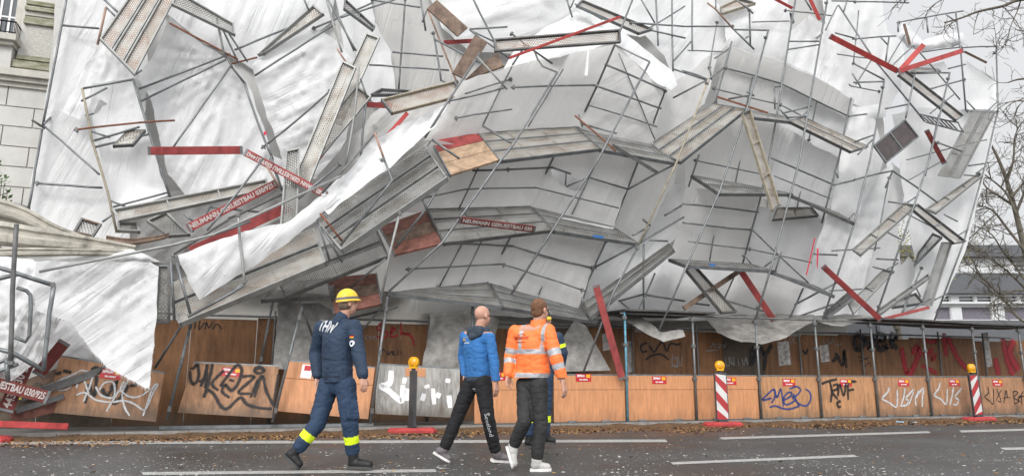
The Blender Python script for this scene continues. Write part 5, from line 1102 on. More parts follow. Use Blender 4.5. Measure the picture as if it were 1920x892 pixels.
F('rear hand rails behind the upper grey panels of the bulge', .05, [('l', 872, 176, 960, 148), ('l', 1105, 198, 1232, 238, .15, .25), ('l', 852, 222, 960, 205, .2, .1), ('b', 1160, 100, 1228, 262, -.1, .3), ('s', 960, 125, 905, 236, -.1, .3), ('b', 1056, 130, 990, 238, -.05, .35)], r=.019)
F('rear hand rails behind the middle grey panels of the bulge', .3, [('l', 872, 355, 1005, 352), ('l', 1005, 352, 1160, 390), ('s', 905, 298, 860, 392, .2, .55), ('b', 1120, 300, 1072, 402, .2, .55), ('l', 790, 372, 872, 355)], r=.019)
F('rear hand rails behind the lower grey panels of the bulge', .35, [('l', 760, 505, 940, 495), ('l', 940, 495, 1096, 545), ('s', 870, 450, 822, 540, .3, .6), ('b', 1062, 420, 1010, 552, .3, .6), ('b', 905, 448, 860, 540, .3, .6)], r=.019)
F('rear hand rails across the pale panels left of the dangling plank', .75, [('l', 1335, 165, 1462, 196), ('l', 1300, 300, 1445, 330), ('l', 1290, 452, 1402, 466), ('s', 1418, 106, 1395, 222, .6, 1.1), ('s', 1402, 226, 1375, 362, .8, 1.2), ('s', 1352, 360, 1330, 492, .8, 1.2)], r=.019)
F('rear hand rails across the pale panels right of the dangling plank', .75, [('l', 1460, 195, 1582, 258), ('l', 1452, 330, 1556, 372), ('l', 1402, 466, 1522, 492), ('s', 1540, 152, 1516, 266, .6, 1.1), ('s', 1520, 268, 1494, 394, .8, 1.2), ('s', 1484, 400, 1452, 512, .8, 1.2)], r=.019)
F('far hand rails behind the drapes on the right flank', 1.15, [('l', 1690, 395, 1800, 452), ('l', 1560, 470, 1650, 465), ('l', 1700, 300, 1850, 262), ('l', 1555, 545, 1640, 540), ('s', 1760, 215, 1735, 330), ('s', 1668, 330, 1640, 470), ('b', 1700, 340, 1770, 300)], r=.019)
F('thin rails behind the bright sheets at the upper right', 1.2, [('l', 1290, 95, 1372, 98), ('l', 1410, 42, 1480, 40), ('l', 1470, 20, 1560, 30), ('s', 1345, 40, 1330, 130), ('l', 1560, 100, 1650, 112, 1.0, 1.6), ('l', 1590, 160, 1650, 172, 1.0, 1.6), ('s', 1610, 20, 1600, 120, 1.6, 1.6)], r=.019)
# ---- gate frame at the far left
F('heavy gate like tube frame in the left foreground', -1.6, [('s', 31, 420, 20, 688, -1.9, -1.8, 'galv_dark'), ('l', [(-30, 494), (20, 508), (60, 522), (103, 535)]), ('s', 101, 536, 82, 694), ('g', [(32, 539), (50, 545), (57, 553), (58, 575), (55, 628), (48, 640), (28, 632)]), ('l', [(-30, 648), (22, 660), (82, 694)]), ('l', -30, 528, 34, 514), ('b', -30, 690, 26, 668), ('b', -30, 706, 34, 682), ('s', 12, 672, 15, 715)], r=.034)

# ---------------------------------------------------------------- decks
def deck(label, q, n=1, m='perf', th=.07, name='scaffold_deck', group='perforated steel planks of the wrecked scaffold', rails='galv', flip=False, gap=.012, ends=True, ribs=True):
    c = [P(*a) for a in q]
    base = sum(c, Vector())/4
    L_ = ((c[1]-c[0]).length+(c[2]-c[3]).length)/2; W_ = ((c[3]-c[0]).length+(c[2]-c[1]).length)/2
    nn = (c[1]-c[0]).cross(c[3]-c[0]).normalized()
    if nn.z < 0: nn = -nn
    if flip: nn = -nn
    t = thing(name, label, 'scaffold plank', base, group)
    for k in range(n):
        g = gap/W_ if n > 1 else 0
        a, b = k/n+g*(k > 0), (k+1)/n-g*(k < n-1)
        p = [c[0].lerp(c[3], a), c[1].lerp(c[2], a), c[1].lerp(c[2], b), c[0].lerp(c[3], b)]
        bm = BM(); uvl = bm.loops.layers.uv.new('UVMap'); N = max(1, int(L_/.8)); rows = []
        for i in range(N+1):
            s = i/N; rows.append((bm.verts.new(p[0].lerp(p[1], s)), bm.verts.new(p[3].lerp(p[2], s)), s*L_))
        for r0, r1 in zip(rows, rows[1:]):
            f = bm.faces.new((r0[0], r1[0], r1[1], r0[1]))
            for lp, uv in zip(f.loops, ((r0[2], a*W_), (r1[2], a*W_), (r1[2], b*W_), (r0[2], b*W_))): lp[uvl].uv = (uv[0]+k*.31, uv[1])
        pl_ = mk('plate' if n == 1 else 'plank', bm, m, t)
        ax = (p[1]-p[0]).normalized(); wy = (p[3]-p[0]).normalized(); rw = min(.032, W_/n*.14)
        for e0, e1, sg in ((p[0], p[1], 1), (p[3], p[2], -1)):
            bm = BM(); cc = [e0, e1, e1+wy*rw*sg, e0+wy*rw*sg]
            box8(bm, [v - nn*th for v in cc] + [v + nn*.006 for v in cc]); mk('side_rail', bm, rails, t if n == 1 else pl_)
        if L_ > .9 and ribs:
            for i in range(1, max(2, int(L_/.75))):
                bm = BM()
                s = i/max(2, int(L_/.75)); a0, b0 = p[0].lerp(p[1], s)+wy*rw, p[3].lerp(p[2], s)-wy*rw
                cc = [a0-ax*.012, a0+ax*.012, b0+ax*.012, b0-ax*.012]; box8(bm, [v-nn*th*.8 for v in cc]+[v-nn*.004 for v in cc])
                mk('cross_rib', bm, rails, t if n == 1 else pl_)
    if ends:
        ax = (c[1]-c[0]).normalized()
        for e0, e1, sg in ((c[0], c[3], 1), (c[1], c[2], -1)):
            bm = BM(); cc = [e0-ax*.012*sg, e0+ax*.028*sg, e1+ax*.028*sg, e1-ax*.012*sg]
            box8(bm, [v-nn*(th+.004) for v in cc]+[v+nn*.009 for v in cc]); mk('end_hook', bm, 'galv_dark' if rails != 'galv_pale' else rails, t)
    return t
D = deck
# left
D('big rust streaked deck of three planks tilted at the top left', [(188, 76, 1.2), (262, -30, 1.7), (338, -18, 1.6), (253, 143, 1.0)], 3, 'perf_rust', flip=True, ribs=False, rails='galv_pale')
D('short perforated plank with rail sticking out at the top left', [(322, 12, 1.3), (440, 69, 1.2), (437, 48, 1.35), (330, -14, 1.5)], 1, 'perf', flip=True, ribs=False, rails='galv_pale')
D('narrow perforated plank slanting up to the top edge', [(497, 104, 1.9), (608, 30, 1.55), (590, 14, 1.7), (486, 106, 2.0)], 1, 'perf_dirty', flip=True, ribs=False, rails='galv_pale')
D('steep perforated plank, uppermost of the three leaning together', [(640, 236, .9), (712, 74, .9), (687, 65, 1.0), (612, 222, 1.0)], 1, 'perf_dirty', flip=True, ribs=False, rails='galv_pale')
D('steep perforated plank, longest of the three leaning together', [(581, 347, .35), (668, 130, .5), (642, 117, .6), (553, 334, .45)], 1, 'perf_dirty', flip=True, rails='galv_pale', ribs=False)
D('steep perforated plank, lowest of the three leaning together', [(606, 292, .65), (696, 184, .75), (668, 163, .85), (588, 262, .75)], 1, 'perf_dirty', flip=True, ribs=False, rails='galv_pale')
D('upright perforated plank crossing the lettered board', [(524, 434, -.05), (536, 285, .15), (563, 279, .15), (556, 430, -.05)], 1, 'perf', flip=True, rails='galv_pale', ribs=False)
D('thin plank pointing down from the top edge', [(644, 20, 1.4), (698, 60, 1.2), (702, 54, 1.4), (646, 2, 1.6)], 1, 'perf', flip=True)
D('wide mesh plank wedged above the rolled sheet', [(735, 216, .25), (868, 182, .3), (852, 156, .6), (715, 190, .55)], 1, 'perf_rust', flip=True, rails='yellowed', ribs=False)
D('short grey plank behind the wide mesh plank', [(696, 182, 1.1), (772, 181, 1.1), (766, 174, 1.4), (716, 171, 1.4)], 1, 'perf', flip=True)
D('pale plank across the foot of the ladder frame', [(226, 418, .55), (506, 358, .45), (500, 340, .6), (213, 396, .75)], 1, 'perf_dirty', flip=True, rails='galv_pale')
D('short plank end hanging below the ladder frame', [(222, 436, .65), (262, 438, .65), (258, 420, .8), (222, 420, .8)], 1, 'perf', flip=True, rails='galv_pale')
D('small grey plank piece wedged inside the ladder frame', [(212, 273, 1.0), (248, 271, 1.0), (272, 243, 1.15), (240, 244, 1.2)], 1, 'perf_dirty', rails='galv_dark')
D('pale flat plank tipped below the lettered board', [(318, 446, .9), (356, 443, .9), (312, 401, 1.2), (276, 417, 1.2)], 1, 'perf', flip=True, rails='galv_pale')
D('dark perforated plank end poking up behind the beige beams', [(138, 438, 1.3), (174, 446, 1.3), (190, 422, 1.4), (154, 411, 1.4)], 1, 'perf', flip=True, rails='wood_brown')
# ramp
D('upper ramp of three perforated planks rising to the tan wooden platform', [(640, 468, -.65), (838, 333, -.55), (796, 272, .45), (592, 412, .3)], 3, 'perf', rails='galv_pale', th=.11, gap=.045)
D('lower ramp of two perforated planks beneath the white triangle', [(336, 606, -.45), (610, 491, -.55), (588, 428, .35), (306, 536, .4)], 2, 'perf_dirty', rails='galv_pale', th=.11, gap=.045)
D('perforated plank pair joining the ramp to the red brown platform', [(536, 556, .1), (728, 480, -.15), (704, 425, .8), (505, 500, .95)], 2, 'perf', rails='galv_dark')
D('dark perforated plank low above the helmeted man', [(490, 562, .6), (625, 556, .5), (625, 520, 1.2), (520, 530, 1.3)], 1, 'perf', rails='galv_dark')
D('perforated side planks standing at the lower end of the ramp', [(292, 606, -.1), (318, 606, -.1), (318, 497, -.1), (296, 497, -.1)], 1, 'perf', rails='galv', flip=True)
# platforms of the bulge
D('three plank platform right of the tan wooden platform', [(936, 302, -0.50), (1126, 279, -0.60), (1076, 237, 0.62), (886, 250, 0.62)], 3, 'perf_dirty', rails='galv')
D('platform seen edge on right of the bent corner', [(1128, 281, -0.60), (1268, 306, -0.45), (1216, 266, 0.63), (1080, 238, 0.62)], 3, 'perf', rails='galv')
D('three plank platform with the small lettered board', [(832, 456, -0.35), (1038, 431, -0.40), (993, 386, 0.66), (800, 391, 0.66)], 3, 'perf', rails='galv_dark')
D('platform seen edge on with blue tape below the torn hole', [(1039, 433, -0.40), (1199, 457, -0.30), (1148, 424, 0.65), (998, 388, 0.66)], 3, 'perf', rails='galv')
D('three plank platform above the bald man', [(730, 549, -0.25), (942, 574, -0.20), (915, 529, 0.66), (790, 541, 0.66)], 3, 'perf', rails='galv')
D('platform seen edge on above the man in the orange jacket', [(944, 576, -0.20), (1122, 603, -0.10), (1081, 577, 0.65), (920, 531, 0.66)], 3, 'perf', rails='galv')
D('dark sloping beam of stacked planks above the light blue post', [(1106, 596, -.15), (1263, 468, -.05), (1254, 456, .7), (1094, 568, .8)], 2, 'perf', rails='galv_dark')
# right decks
D('pale deck of three dirty planks rising to the right', [(1276, 304, -.2), (1400, 205, -.15), (1336, 194, .75), (1213, 274, .85)], 3, 'perf_dirty', rails='galv')
D('short deck edge right of the three plank deck', [(1402, 219, -.3), (1482, 228, -.3), (1476, 218, .3), (1400, 206, .3)], 1, 'perf', rails='galv')
D('brown edged plank running down to the double brown panel', [(1478, 226, -.1), (1596, 284, -.1), (1628, 274, .4), (1506, 220, .4)], 2, 'perf_dirty', rails='galv_dark')
D('perforated plank dangling steeply from the three plank deck', [(1446, 396, -.75), (1389, 214, -.45), (1404, 207, -.4), (1460, 386, -.7)], 1, 'perf_dirty', rails='yellowed', flip=True)
D('short perforated plank caught behind the dangling plank', [(1450, 411, .2), (1535, 404, .25), (1522, 388, .5), (1458, 389, .45)], 1, 'perf_dirty', rails='galv_dark')
D('narrow deck left of the dangling plank foot', [(1350, 363, -.25), (1487, 364, -.25), (1432, 352, .6), (1296, 328, .6)], 2, 'perf', rails='galv')
D('dark deck end jutting right below the dangling plank', [(1486, 366, -.3), (1602, 418, -.2), (1570, 398, .6), (1460, 358, .6)], 2, 'perf', rails='galv_dark')
D('narrow deck edge with blue tape above the slanted brown board', [(1286, 497, -.2), (1449, 507, -.25), (1406, 494, .6), (1254, 485, .6)], 2, 'perf', rails='galv')
D('deck edge jutting right above the dark red slanted plank', [(1449, 509, -.25), (1565, 554, -.15), (1526, 534, .6), (1410, 497, .6)], 2, 'perf', rails='galv')
D('wide plank sliding down onto the walkway roof', [(1350, 588, .1), (1282, 506, .25), (1300, 499, .5), (1378, 586, .45)], 1, 'perf_dirty', rails='galv_dark', flip=True)
D('double plank stair hanging on the outermost tower bay', [(1762, 329, .75), (1826, 208, .55), (1868, 210, .6), (1802, 334, .85)], 2, 'perf', rails='galv_pale', flip=True)
D('pale plank sloping down left from the tower edge', [(1755, 402, .9), (1842, 332, .9), (1836, 326, 1.2), (1736, 394, 1.2)], 1, 'perf_dirty', rails='galv_pale', flip=True)
D('grey plank sloping down right to the tower edge', [(1706, 393, .2), (1786, 458, .5), (1808, 454, .9), (1717, 384, .6)], 1, 'perf_dirty', rails='galv', flip=True)
D('long pale plank sloping down left over the slit', [(1614, 481, .05), (1716, 390, .1), (1697, 382, .35), (1599, 470, .35)], 1, 'perf_dirty', rails='galv_pale', flip=True)
D('near upright perforated plank at the lower tower edge', [(1730, 571, .9), (1769, 454, .9), (1786, 455, .95), (1748, 573, .95)], 1, 'perf', rails='galv_pale', flip=True, ribs=False)
D('dull grey plank tucked behind the near upright plank', [(1715, 500, 1.2), (1767, 447, 1.1), (1750, 440, 1.3), (1723, 476, 1.4)], 1, 'perf', rails='galv', flip=True)
D('mesh plank running from the red planks down to the stair', [(1790, 228, .3), (1682, 143, .45), (1696, 134, .6), (1804, 219, .5)], 1, 'perf_dirty', rails='galv', flip=True, ribs=False)
D('plank with blue mark leaning low at the right', [(1600, 590, .5), (1676, 511, .6), (1654, 507, .8), (1590, 570, .7)], 1, 'perf', rails='galv_pale', flip=True)
D('thin pale plank end low beside the red planks', [(1650, 592, .35), (1744, 522, .45), (1740, 516, .6), (1646, 584, .5)], 1, 'perf', rails='galv_pale', flip=True)
D('flat grey plank low behind the thin pale plank', [(1672, 579, .9), (1732, 571, .9), (1716, 553, 1.2), (1682, 566, 1.3)], 1, 'perf', rails='galv', flip=True)
D('grey planks heaped at the walkway roof edge', [(1552, 598, .3), (1608, 556, .4), (1598, 546, .7), (1546, 590, .7)], 2, 'perf_dirty', rails='galv_dark', flip=True)
# top
D('long perforated plank standing on edge over the central bulge', [(928, 99, -.6), (1162, 82, -.8), (1160, 58, -.78), (926, 76, -.55)], 1, 'perf_rust', rails='galv_dark', flip=True, ends=True, ribs=False)
D('mesh plank pointing down right behind the thin red bar', [(1196, 66, 1.0), (1080, 14, 1.2), (1090, 4, 1.5), (1222, 58, 1.3)], 1, 'perf_dirty', rails='galv', flip=True, ribs=False)
D('brown mesh plank at the top above the large bright sheet', [(1352, 30, 1.2), (1416, 10, 1.2), (1386, 1, 1.6), (1350, 18, 1.6)], 1, 'perf_rust', rails='yellowed', flip=True, ribs=False)
D('small perforated plank end at the top behind the folded drape', [(1464, 45, 1.6), (1487, 45, 1.6), (1482, 28, 1.8), (1462, 24, 1.8)], 1, 'perf', rails='galv', flip=True)
D('short grey plank under the red planks of the tower', [(1700, 136, .6), (1764, 134, .6), (1758, 129, .9), (1722, 127, .9)], 1, 'perf', rails='galv')

# ---------------------------------------------------------------- boards
def board(label, a, b, w=.17, th=.03, m='red_board', text=None, tw=.8, name='toe_board', tilt=0, cat='board', group='red painted boards of the wrecked scaffold', clip=True, tpos=.5, tsize=None):
    p, q = P(*a), P(*b); ax = (q-p); L_ = ax.length; ax.normalize()
    mid = (p+q)*.5; view = (EYE-mid).normalized()
    wy = view.cross(ax).normalized(); n = ax.cross(wy).normalized()
    if tilt: n = Matrix.Rotation(R(tilt), 3, ax) @ n; wy = n.cross(ax).normalized()
    t = thing(name, label, cat, mid, group)
    bm = BM(); obox(bm, mid, ax*L_/2, wy*w/2, n*th/2)
    bmesh.ops.bevel(bm, geom=bm.edges[:], offset=.006, segments=1, affect='EDGES')
    mk('board', bm, m, t)
    if clip:
        for s in (-1, 1):
            bm = BM(); obox(bm, mid+ax*s*(L_/2-.03), ax*.022, wy*(w/2+.004), n*(th/2+.004)); mk('end_clip', bm, 'galv', t)
    if text: text_on('lettering', text, (tsize or w*.78), mid+ax*L_*(tpos-.5), ax, wy, n, 'board_text', t, lift=th/2+.004, width=L_*tw, bold=.004)
    return t
Bd = board
Bd('horizontal plain red board in front of the white sheet left of centre', (277, 283, .9), (455, 281.5, .9), .165)
Bd('red board with upside down white lettering crossing the upright plank', (612, 366, -.35), (459, 285, .3), .15, text='NEUMANN GERUESTBAU 030/92514443', tw=.93)
Bd('red board with white lettering rising below the pale plank', (352, 428, .1), (520, 343, .4), .165, text='NEUMANN GERUESTBAU 030/9251', tw=.95, m='red_board')
Bd('plain red board rising above the white triangle', (352, 474, .05), (545, 386, .15), .19)
Bd('short thin red board under the steep planks', (590, 308, .9), (622, 268, .9), .07, clip=False)
Bd('small red board end behind the wide mesh plank', (688, 196, 1.2), (735, 199, 1.2), .12, clip=False)
Bd('thin red board slanting through the rolled sheet', (698, 287, -.15), (764, 212, .3), .09, m='red_bright', clip=False)
Bd('thin bright red bar leaning on the long perforated plank', (955, 109, -.95), (1163, 32, -.95), .06, .05, m='red_bright', clip=False)
Bd('small dark red board with white lettering on the middle platform', (860, 412, -.65), (1004, 430, -.65), .15, text='NEUMANN GERUESTBAU 030', tw=.9, m='red_dark', tilt=25)
Bd('dark red board fallen upright against the light blue post', (1117, 534, -.3), (1167, 711, -.22), .15, .05, m='red_board')
Bd('dark red slanted board above the sagging roof sheet', (1388, 506, .2), (1452, 602, .3), .15, m='red_board')
Bd('bright red board sliding down onto the walkway roof', (1543, 499, -.2), (1652, 600, -.2), .14, m='red_board')
Bd('thin red board lying along the walkway roof edge', (1648, 600, .0), (1742, 576, .3), .08, m='red_board', clip=False)
Bd('long bright red board left of the tower junction', (1556, 68, .3), (1684, 134, .2), .15, m='red_bright')
Bd('bright red board right of the tower junction', (1684, 134, .15), (1806, 95, .4), .14, m='red_bright')
Bd('short bright red board behind the tower junction', (1690, 130, .5), (1732, 84, .6), .15, m='red_bright', clip=False)
Bd('dark red board behind the stair on the tower', (1737, 244, .4), (1771, 307, .5), .13, m='red_dark')
Bd('narrow red board standing at the top edge', (1513, -14, .5), (1537, 38, .5), .10, m='red_bright', clip=False)
Bd('small red board end at the very top beside the folded drape', (1448, -4, 1.0), (1486, 16, 1.0), .08, m='red_bright', clip=False)
Bd('faded red board behind the square brown plank', (832, 80, 1.2), (886, 77, 1.2), .10, clip=False)
Bd('dark red lettered board standing steeply in the left debris', (8, 772, -.35), (96, 585, .0), .22, text='443  030 BAU GERUEST', tw=.92, m='red_dark')
Bd('dark red lettered board lying at the left edge', (-30, 713, -.6), (92, 745, -.45), .20, text='GERUESTBAU 030/9251', tw=.95, m='red_dark')
Bd('plain dark red board behind the left gate frame', (70, 703, .3), (122, 640, .3), .20, m='red_dark')
for lb, a, b, m in (('charred looking plank leaning in the left debris', (0, 740, .9), (110, 700, .6), 'wood_brown'), ('dark plank lying flat at the left edge', (-30, 762, .2), (90, 758, .5), 'ply_dark'), ('brown splintered plank under the lettered board', (20, 782, .0), (140, 752, .5), 'wood_redbrown'), ('short dark plank beside the scribbled panel', (60, 722, .7), (118, 770, .5), 'ply_dark')):
    Bd(lb, a, b, .20, .03, m, group='weathered wooden boards', clip=False)
Bd('thin red plank lying in the gutter at the left', (-30, 793, -.55), (128, 799, -.55), .10, .03, m='base_red', clip=False)
Bd('brown weathered beam slanting above the sagging roof sheet', (1282, 578, .45), (1392, 504, .45), .12, .06, m='wood_brown', group='weathered wooden boards', clip=False)
Bd('dark grey bar under the bent corner of the upper platform', (1148, 272, -.55), (1233, 324, -.6), .08, .04, m='galv_dark', group='weathered wooden boards', clip=False)
Bd('brown weathered plank tied to the tower top', (1808, 97, .6), (1850, 118, .6), .07, .03, m='wood_brown', group='weathered wooden boards', clip=False)
Bd('short brown board on edge in the bundled sheet', (1695, 45, .9), (1706, 84, .9), .08, .03, m='wood_brown', group='weathered wooden boards', clip=False)
Bd('thin brown rail above the three plank deck', (1345, 182, .1), (1440, 212, -.45), .05, .03, m='rust', group='weathered wooden boards', clip=False)
Bd('dark steel angle lying in the left debris', (40, 745, .3), (205, 690, .3), .14, .03, m='galv_dark', group='weathered wooden boards', clip=False)
Bd('black steel strip low in the left debris', (30, 770, .0), (120, 742, .3), .10, .03, m='galv_dark', group='weathered wooden boards', clip=False)
Bd('thin wooden slat lying on the leaves before the beacon', (1384, 801, -.55), (1432, 804, -.55), .035, .015, m='wood_tan', group='weathered wooden boards', clip=False)

def platform(label, q, n, mats_, th=.045):
    c = [P(*a) for a in q]; nn = (c[1]-c[0]).cross(c[3]-c[0]).normalized()
    if nn.z < 0: nn = -nn
    t = thing('wooden_platform', label, 'platform', sum(c, Vector())/4, 'wooden planks of the wrecked scaffold')
    for k in range(n):
        a, b = k/n+.006, (k+1)/n-.006
        bm = BM(); slab(bm, [c[0].lerp(c[3], a), c[1].lerp(c[2], a), c[1].lerp(c[2], b), c[0].lerp(c[3], b)], th, nn); mk('plank', bm, mats_[k % len(mats_)], t)
    if n > 1:
        ax = (c[1]-c[0]).normalized()
        for e0, e1, sg in ((c[0], c[3], 1), (c[1], c[2], -1)):
            bm = BM(); cc = [e0-ax*.03*sg, e0-ax*.002*sg, e1-ax*.002*sg, e1-ax*.03*sg]; box8(bm, [v-nn*.06 for v in cc]+[v+nn*.012 for v in cc]); mk('end_bearer', bm, 'galv', t)
platform('tan and red wooden platform in the middle of the wreck', [(846, 328, -.55), (935, 300, -.5), (893, 247, .6), (810, 264, .5)], 3, ['wood_tan', 'wood_tan', 'red_board'])
platform('dark red brown wooden platform under the middle deck', [(742, 477, -.1), (829, 456, -.3), (796, 394, .9), (712, 424, .9)], 3, ['wood_redbrown', 'wood_brown', 'wood_redbrown'])
platform('dark red brown wooden platform behind the helmet', [(628, 588, .3), (714, 570, .1), (704, 512, 1.0), (614, 520, 1.1)], 3, ['wood_redbrown', 'wood_brown', 'wood_redbrown'])
platform('loose brown plank tumbling at the top middle', [(858, 68, .9), (877, 52, .9), (819, 0, 1.2), (800, 16, 1.2)], 1, ['wood_brown'])
platform('square brown plank hanging on the rusty leaning frame', [(848, 137, .6), (890, 66, .7), (915, 80, .7), (872, 148, .6)], 1, ['wood_brown'])
platform('broken brown plank lying behind the square brown plank', [(872, 150, .9), (945, 124, .9), (932, 100, 1.1), (905, 118, 1.1)], 1, ['wood_brown'])
# double panel hanging at the right
c = [P(*a) for a in ((1661, 305, -.05), (1638, 273, .0), (1696, 225, .1), (1721, 257, .05))]
t = thing('trapdoor_panel', 'double brown film faced panel in a steel frame hanging at the right', 'panel', sum(c, Vector())/4)
nn = (c[1]-c[0]).cross(c[3]-c[0]).normalized()
if nn.y > 0: nn = -nn
for a, b in ((.02, .47), (.53, .98)):
    bm = BM(); slab(bm, [c[0].lerp(c[3], a), c[1].lerp(c[2], a), c[1].lerp(c[2], b), c[0].lerp(c[3], b)], .015, nn); mk('board', bm, 'ply_film', t)
bm = BM()
for e0, e1 in ((c[0], c[3]), (c[1], c[2]), (c[0], c[1]), (c[3], c[2]), (c[0].lerp(c[3], .5), c[1].lerp(c[2], .5))):
    dv = (e1-e0)*.5; obox(bm, (e0+e1)*.5+nn*.004, dv, dv.normalized().cross(nn)*.02, nn*.025)
mk('steel_frame', bm, 'galv', t)
# small coloured tapes and rags
def rag(label, pts, d, m, name='tape', cat='tape'):
    bm = BM(); q = [P(x, y, d) for x, y in pts]; n = Vector((0, -1, 0)); slab(bm, q, .006, n); tag(mk(name, bm, m), label, cat, 'strips of coloured tape')
rag('blue tape on the ledger below the torn hole', [(1112, 440), (1131, 442), (1132, 447), (1112, 445)], -.50, 'tape_blue')
rag('blue tape on the deck edge above the slanted brown board', [(1330, 494), (1341, 494.5), (1341, 499), (1330, 498)], -.34, 'tape_blue')
rag('red barrier tape hanging right of the thin braces', [(1527, 446), (1529, 446), (1513, 516), (1511, 516)], .2, 'tape_red')
rag('red rag tied to the standard right of the thin braces', [(1532, 465), (1535, 466), (1533, 505), (1531.5, 495)], .2, 'tape_red')
rag('white strap dangling before the sloping grey sheet', [(1103, 86), (1105, 86), (1102, 142), (1096, 142)], -.9, 'strap_white', 'strap', 'strap')
rag('pink red scrap on the standard left of the upright plank', [(494, 247), (500, 246), (500, 252), (495, 254)], 1.3, 'tape_red')
# fallen cornice beams, left
def profile(label, path, w, h, m='beige_metal'):
    pts = spline([P(*a) for a in path], 6); bm = BM(); prev = None
    sec = [(-1, -.9), (-.6, -1), (.5, -1), (.9, -.75), (1, -.2), (.6, .1), (.62, .4), (1, .6), (.9, 1), (-.8, 1), (-1, .7)]
    for i, p in enumerate(pts):
        t_ = (pts[min(i+1, len(pts)-1)]-pts[max(i-1, 0)]).normalized(); up = Vector((0, 0, 1)); s = t_.cross(up).normalized(); u = s.cross(t_)
        if s.y > 0: s = -s
        k = 1 - .55*i/len(pts); sg = .02*noise.noise(p*1.5)
        row = [bm.verts.new(p + s*(a*w*k) + u*(b*h*k+sg)) for a, b in sec]
        if prev:
            for j in range(len(sec)): bm.faces.new((prev[j], prev[(j+1) % len(sec)], row[(j+1) % len(sec)], row[j]))
        else: bm.faces.new(row[::-1])
        prev = row
    bm.faces.new(prev); tag(mk('fallen_cornice', bm, m), label, 'beam', 'bent beige beams fallen at the left')
profile('bent beige beam, uppermost of the fallen pile at the left edge', [(-60, 376, .4), (30, 398, .5), (100, 432, .6), (180, 458, .8)], .10, .17)
profile('broad bent beige beam in the middle of the fallen pile', [(-60, 430, .1), (60, 446, .1), (150, 456, .3), (252, 470, .5)], .16, .22)
profile('thin beige beam lying under the broad one', [(-60, 478, -.1), (80, 472, -.1), (180, 474, .2), (250, 474, .4)], .10, .08)
profile('pale bent strip between the fallen beige beams', [(-60, 404, .6), (40, 424, .6), (110, 443, .7), (170, 452, .9)], .08, .09)
profile('grey brown bar pointing at the hanging white sheet', [(200, 448, .7), (250, 452, .6), (300, 446, .5), (318, 440, .5)], .05, .07, 'wood_brown')
bm = BM(); tube(bm, [P(20, 748, .5), P(70, 744, .5)], .06, 10); tag(mk('yellow_pipe', bm, 'hose_yellow'), 'yellow pipe lying in the left debris', 'pipe')
# litter against the fence
for (x0, y0, x1, y1, m, lb) in ((1690, 782, 1700, 783, 'trash_blue', 'small pale blue wrapper on the leaves'), (1711, 778, 1728, 783, 'trash_blue', 'larger blue and white wrapper on the leaves'), (425, 789, 445, 792, 'sign_white', 'white paper scrap on the leaves under the black tag')):
    a = G(x0, 792, .09); b = G(x1, 792, .09); bm = BM(); N = 5; g = []
    for i in range(N):
        g.append([bm.verts.new(Vector((a.x+(b.x-a.x)*i/(N-1), a.y+.09*j, .10+.05*noise.noise(Vector((i*.9, j*.8, x0)))))) for j in range(3)])
    for i in range(N-1):
        for j in range(2): bm.faces.new((g[i][j], g[i+1][j], g[i+1][j+1], g[i][j+1]))
    tag(mk('wrapper', bm, m), lb, 'litter', 'litter along the fence')
# ================================================================ people
def ball(bm, c, r, sc=(1, 1, 1), ax=None, seg=16, ring=10):
    """ellipsoid; ax: (x, y, z) axes"""
    X, Y, Z = ax if ax else (Vector((1, 0, 0)), Vector((0, 1, 0)), Vector((0, 0, 1)))
    rows = []
    for i in range(1, ring):
        t = math.pi*i/ring
        rows.append([bm.verts.new(c + (X*sc[0]*math.cos(2*math.pi*k/seg)*math.sin(t) + Y*sc[1]*math.sin(2*math.pi*k/seg)*math.sin(t) + Z*sc[2]*math.cos(t))*r) for k in range(seg)])
    a = bm.verts.new(c + Z*sc[2]*r); b = bm.verts.new(c - Z*sc[2]*r)
    for k in range(seg):
        bm.faces.new((a, rows[0][k], rows[0][(k+1) % seg])); bm.faces.new((b, rows[-1][(k+1) % seg], rows[-1][k]))
        for i in range(len(rows)-1): bm.faces.new((rows[i][k], rows[i+1][k], rows[i+1][(k+1) % seg], rows[i][(k+1) % seg]))
def capsule(bm, a, ra, b, rb, flat=None, seg=16):
    """tapered limb with round ends; flat=(dir, k) squeezes the section along dir"""
    ax = (b-a).normalized(); x = ax.orthogonal().normalized()
    if flat: x = (flat[0] - ax*flat[0].dot(ax)).normalized()
    y = ax.cross(x); k1 = flat[1] if flat else 1
    rows = []
    for c, r, t0, t1 in ((a, ra, -90, 0), (b, rb, 0, 90)):
        for j in range(5):
            t = R(t0 + (t1-t0)*j/4); rr = r*math.cos(t)
            if rr < 1e-5: rr = r*.03
            rows.append([bm.verts.new(c + ax*(r*math.sin(t)) + (x*k1*math.cos(6.28318*k/seg) + y*math.sin(6.28318*k/seg))*rr) for k in range(seg)])
    for r0, r1 in zip(rows, rows[1:]):
        for k in range(seg): bm.faces.new((r0[k], r0[(k+1) % seg], r1[(k+1) % seg], r1[k]))
    bm.faces.new(rows[0][::-1]); bm.faces.new(rows[-1])
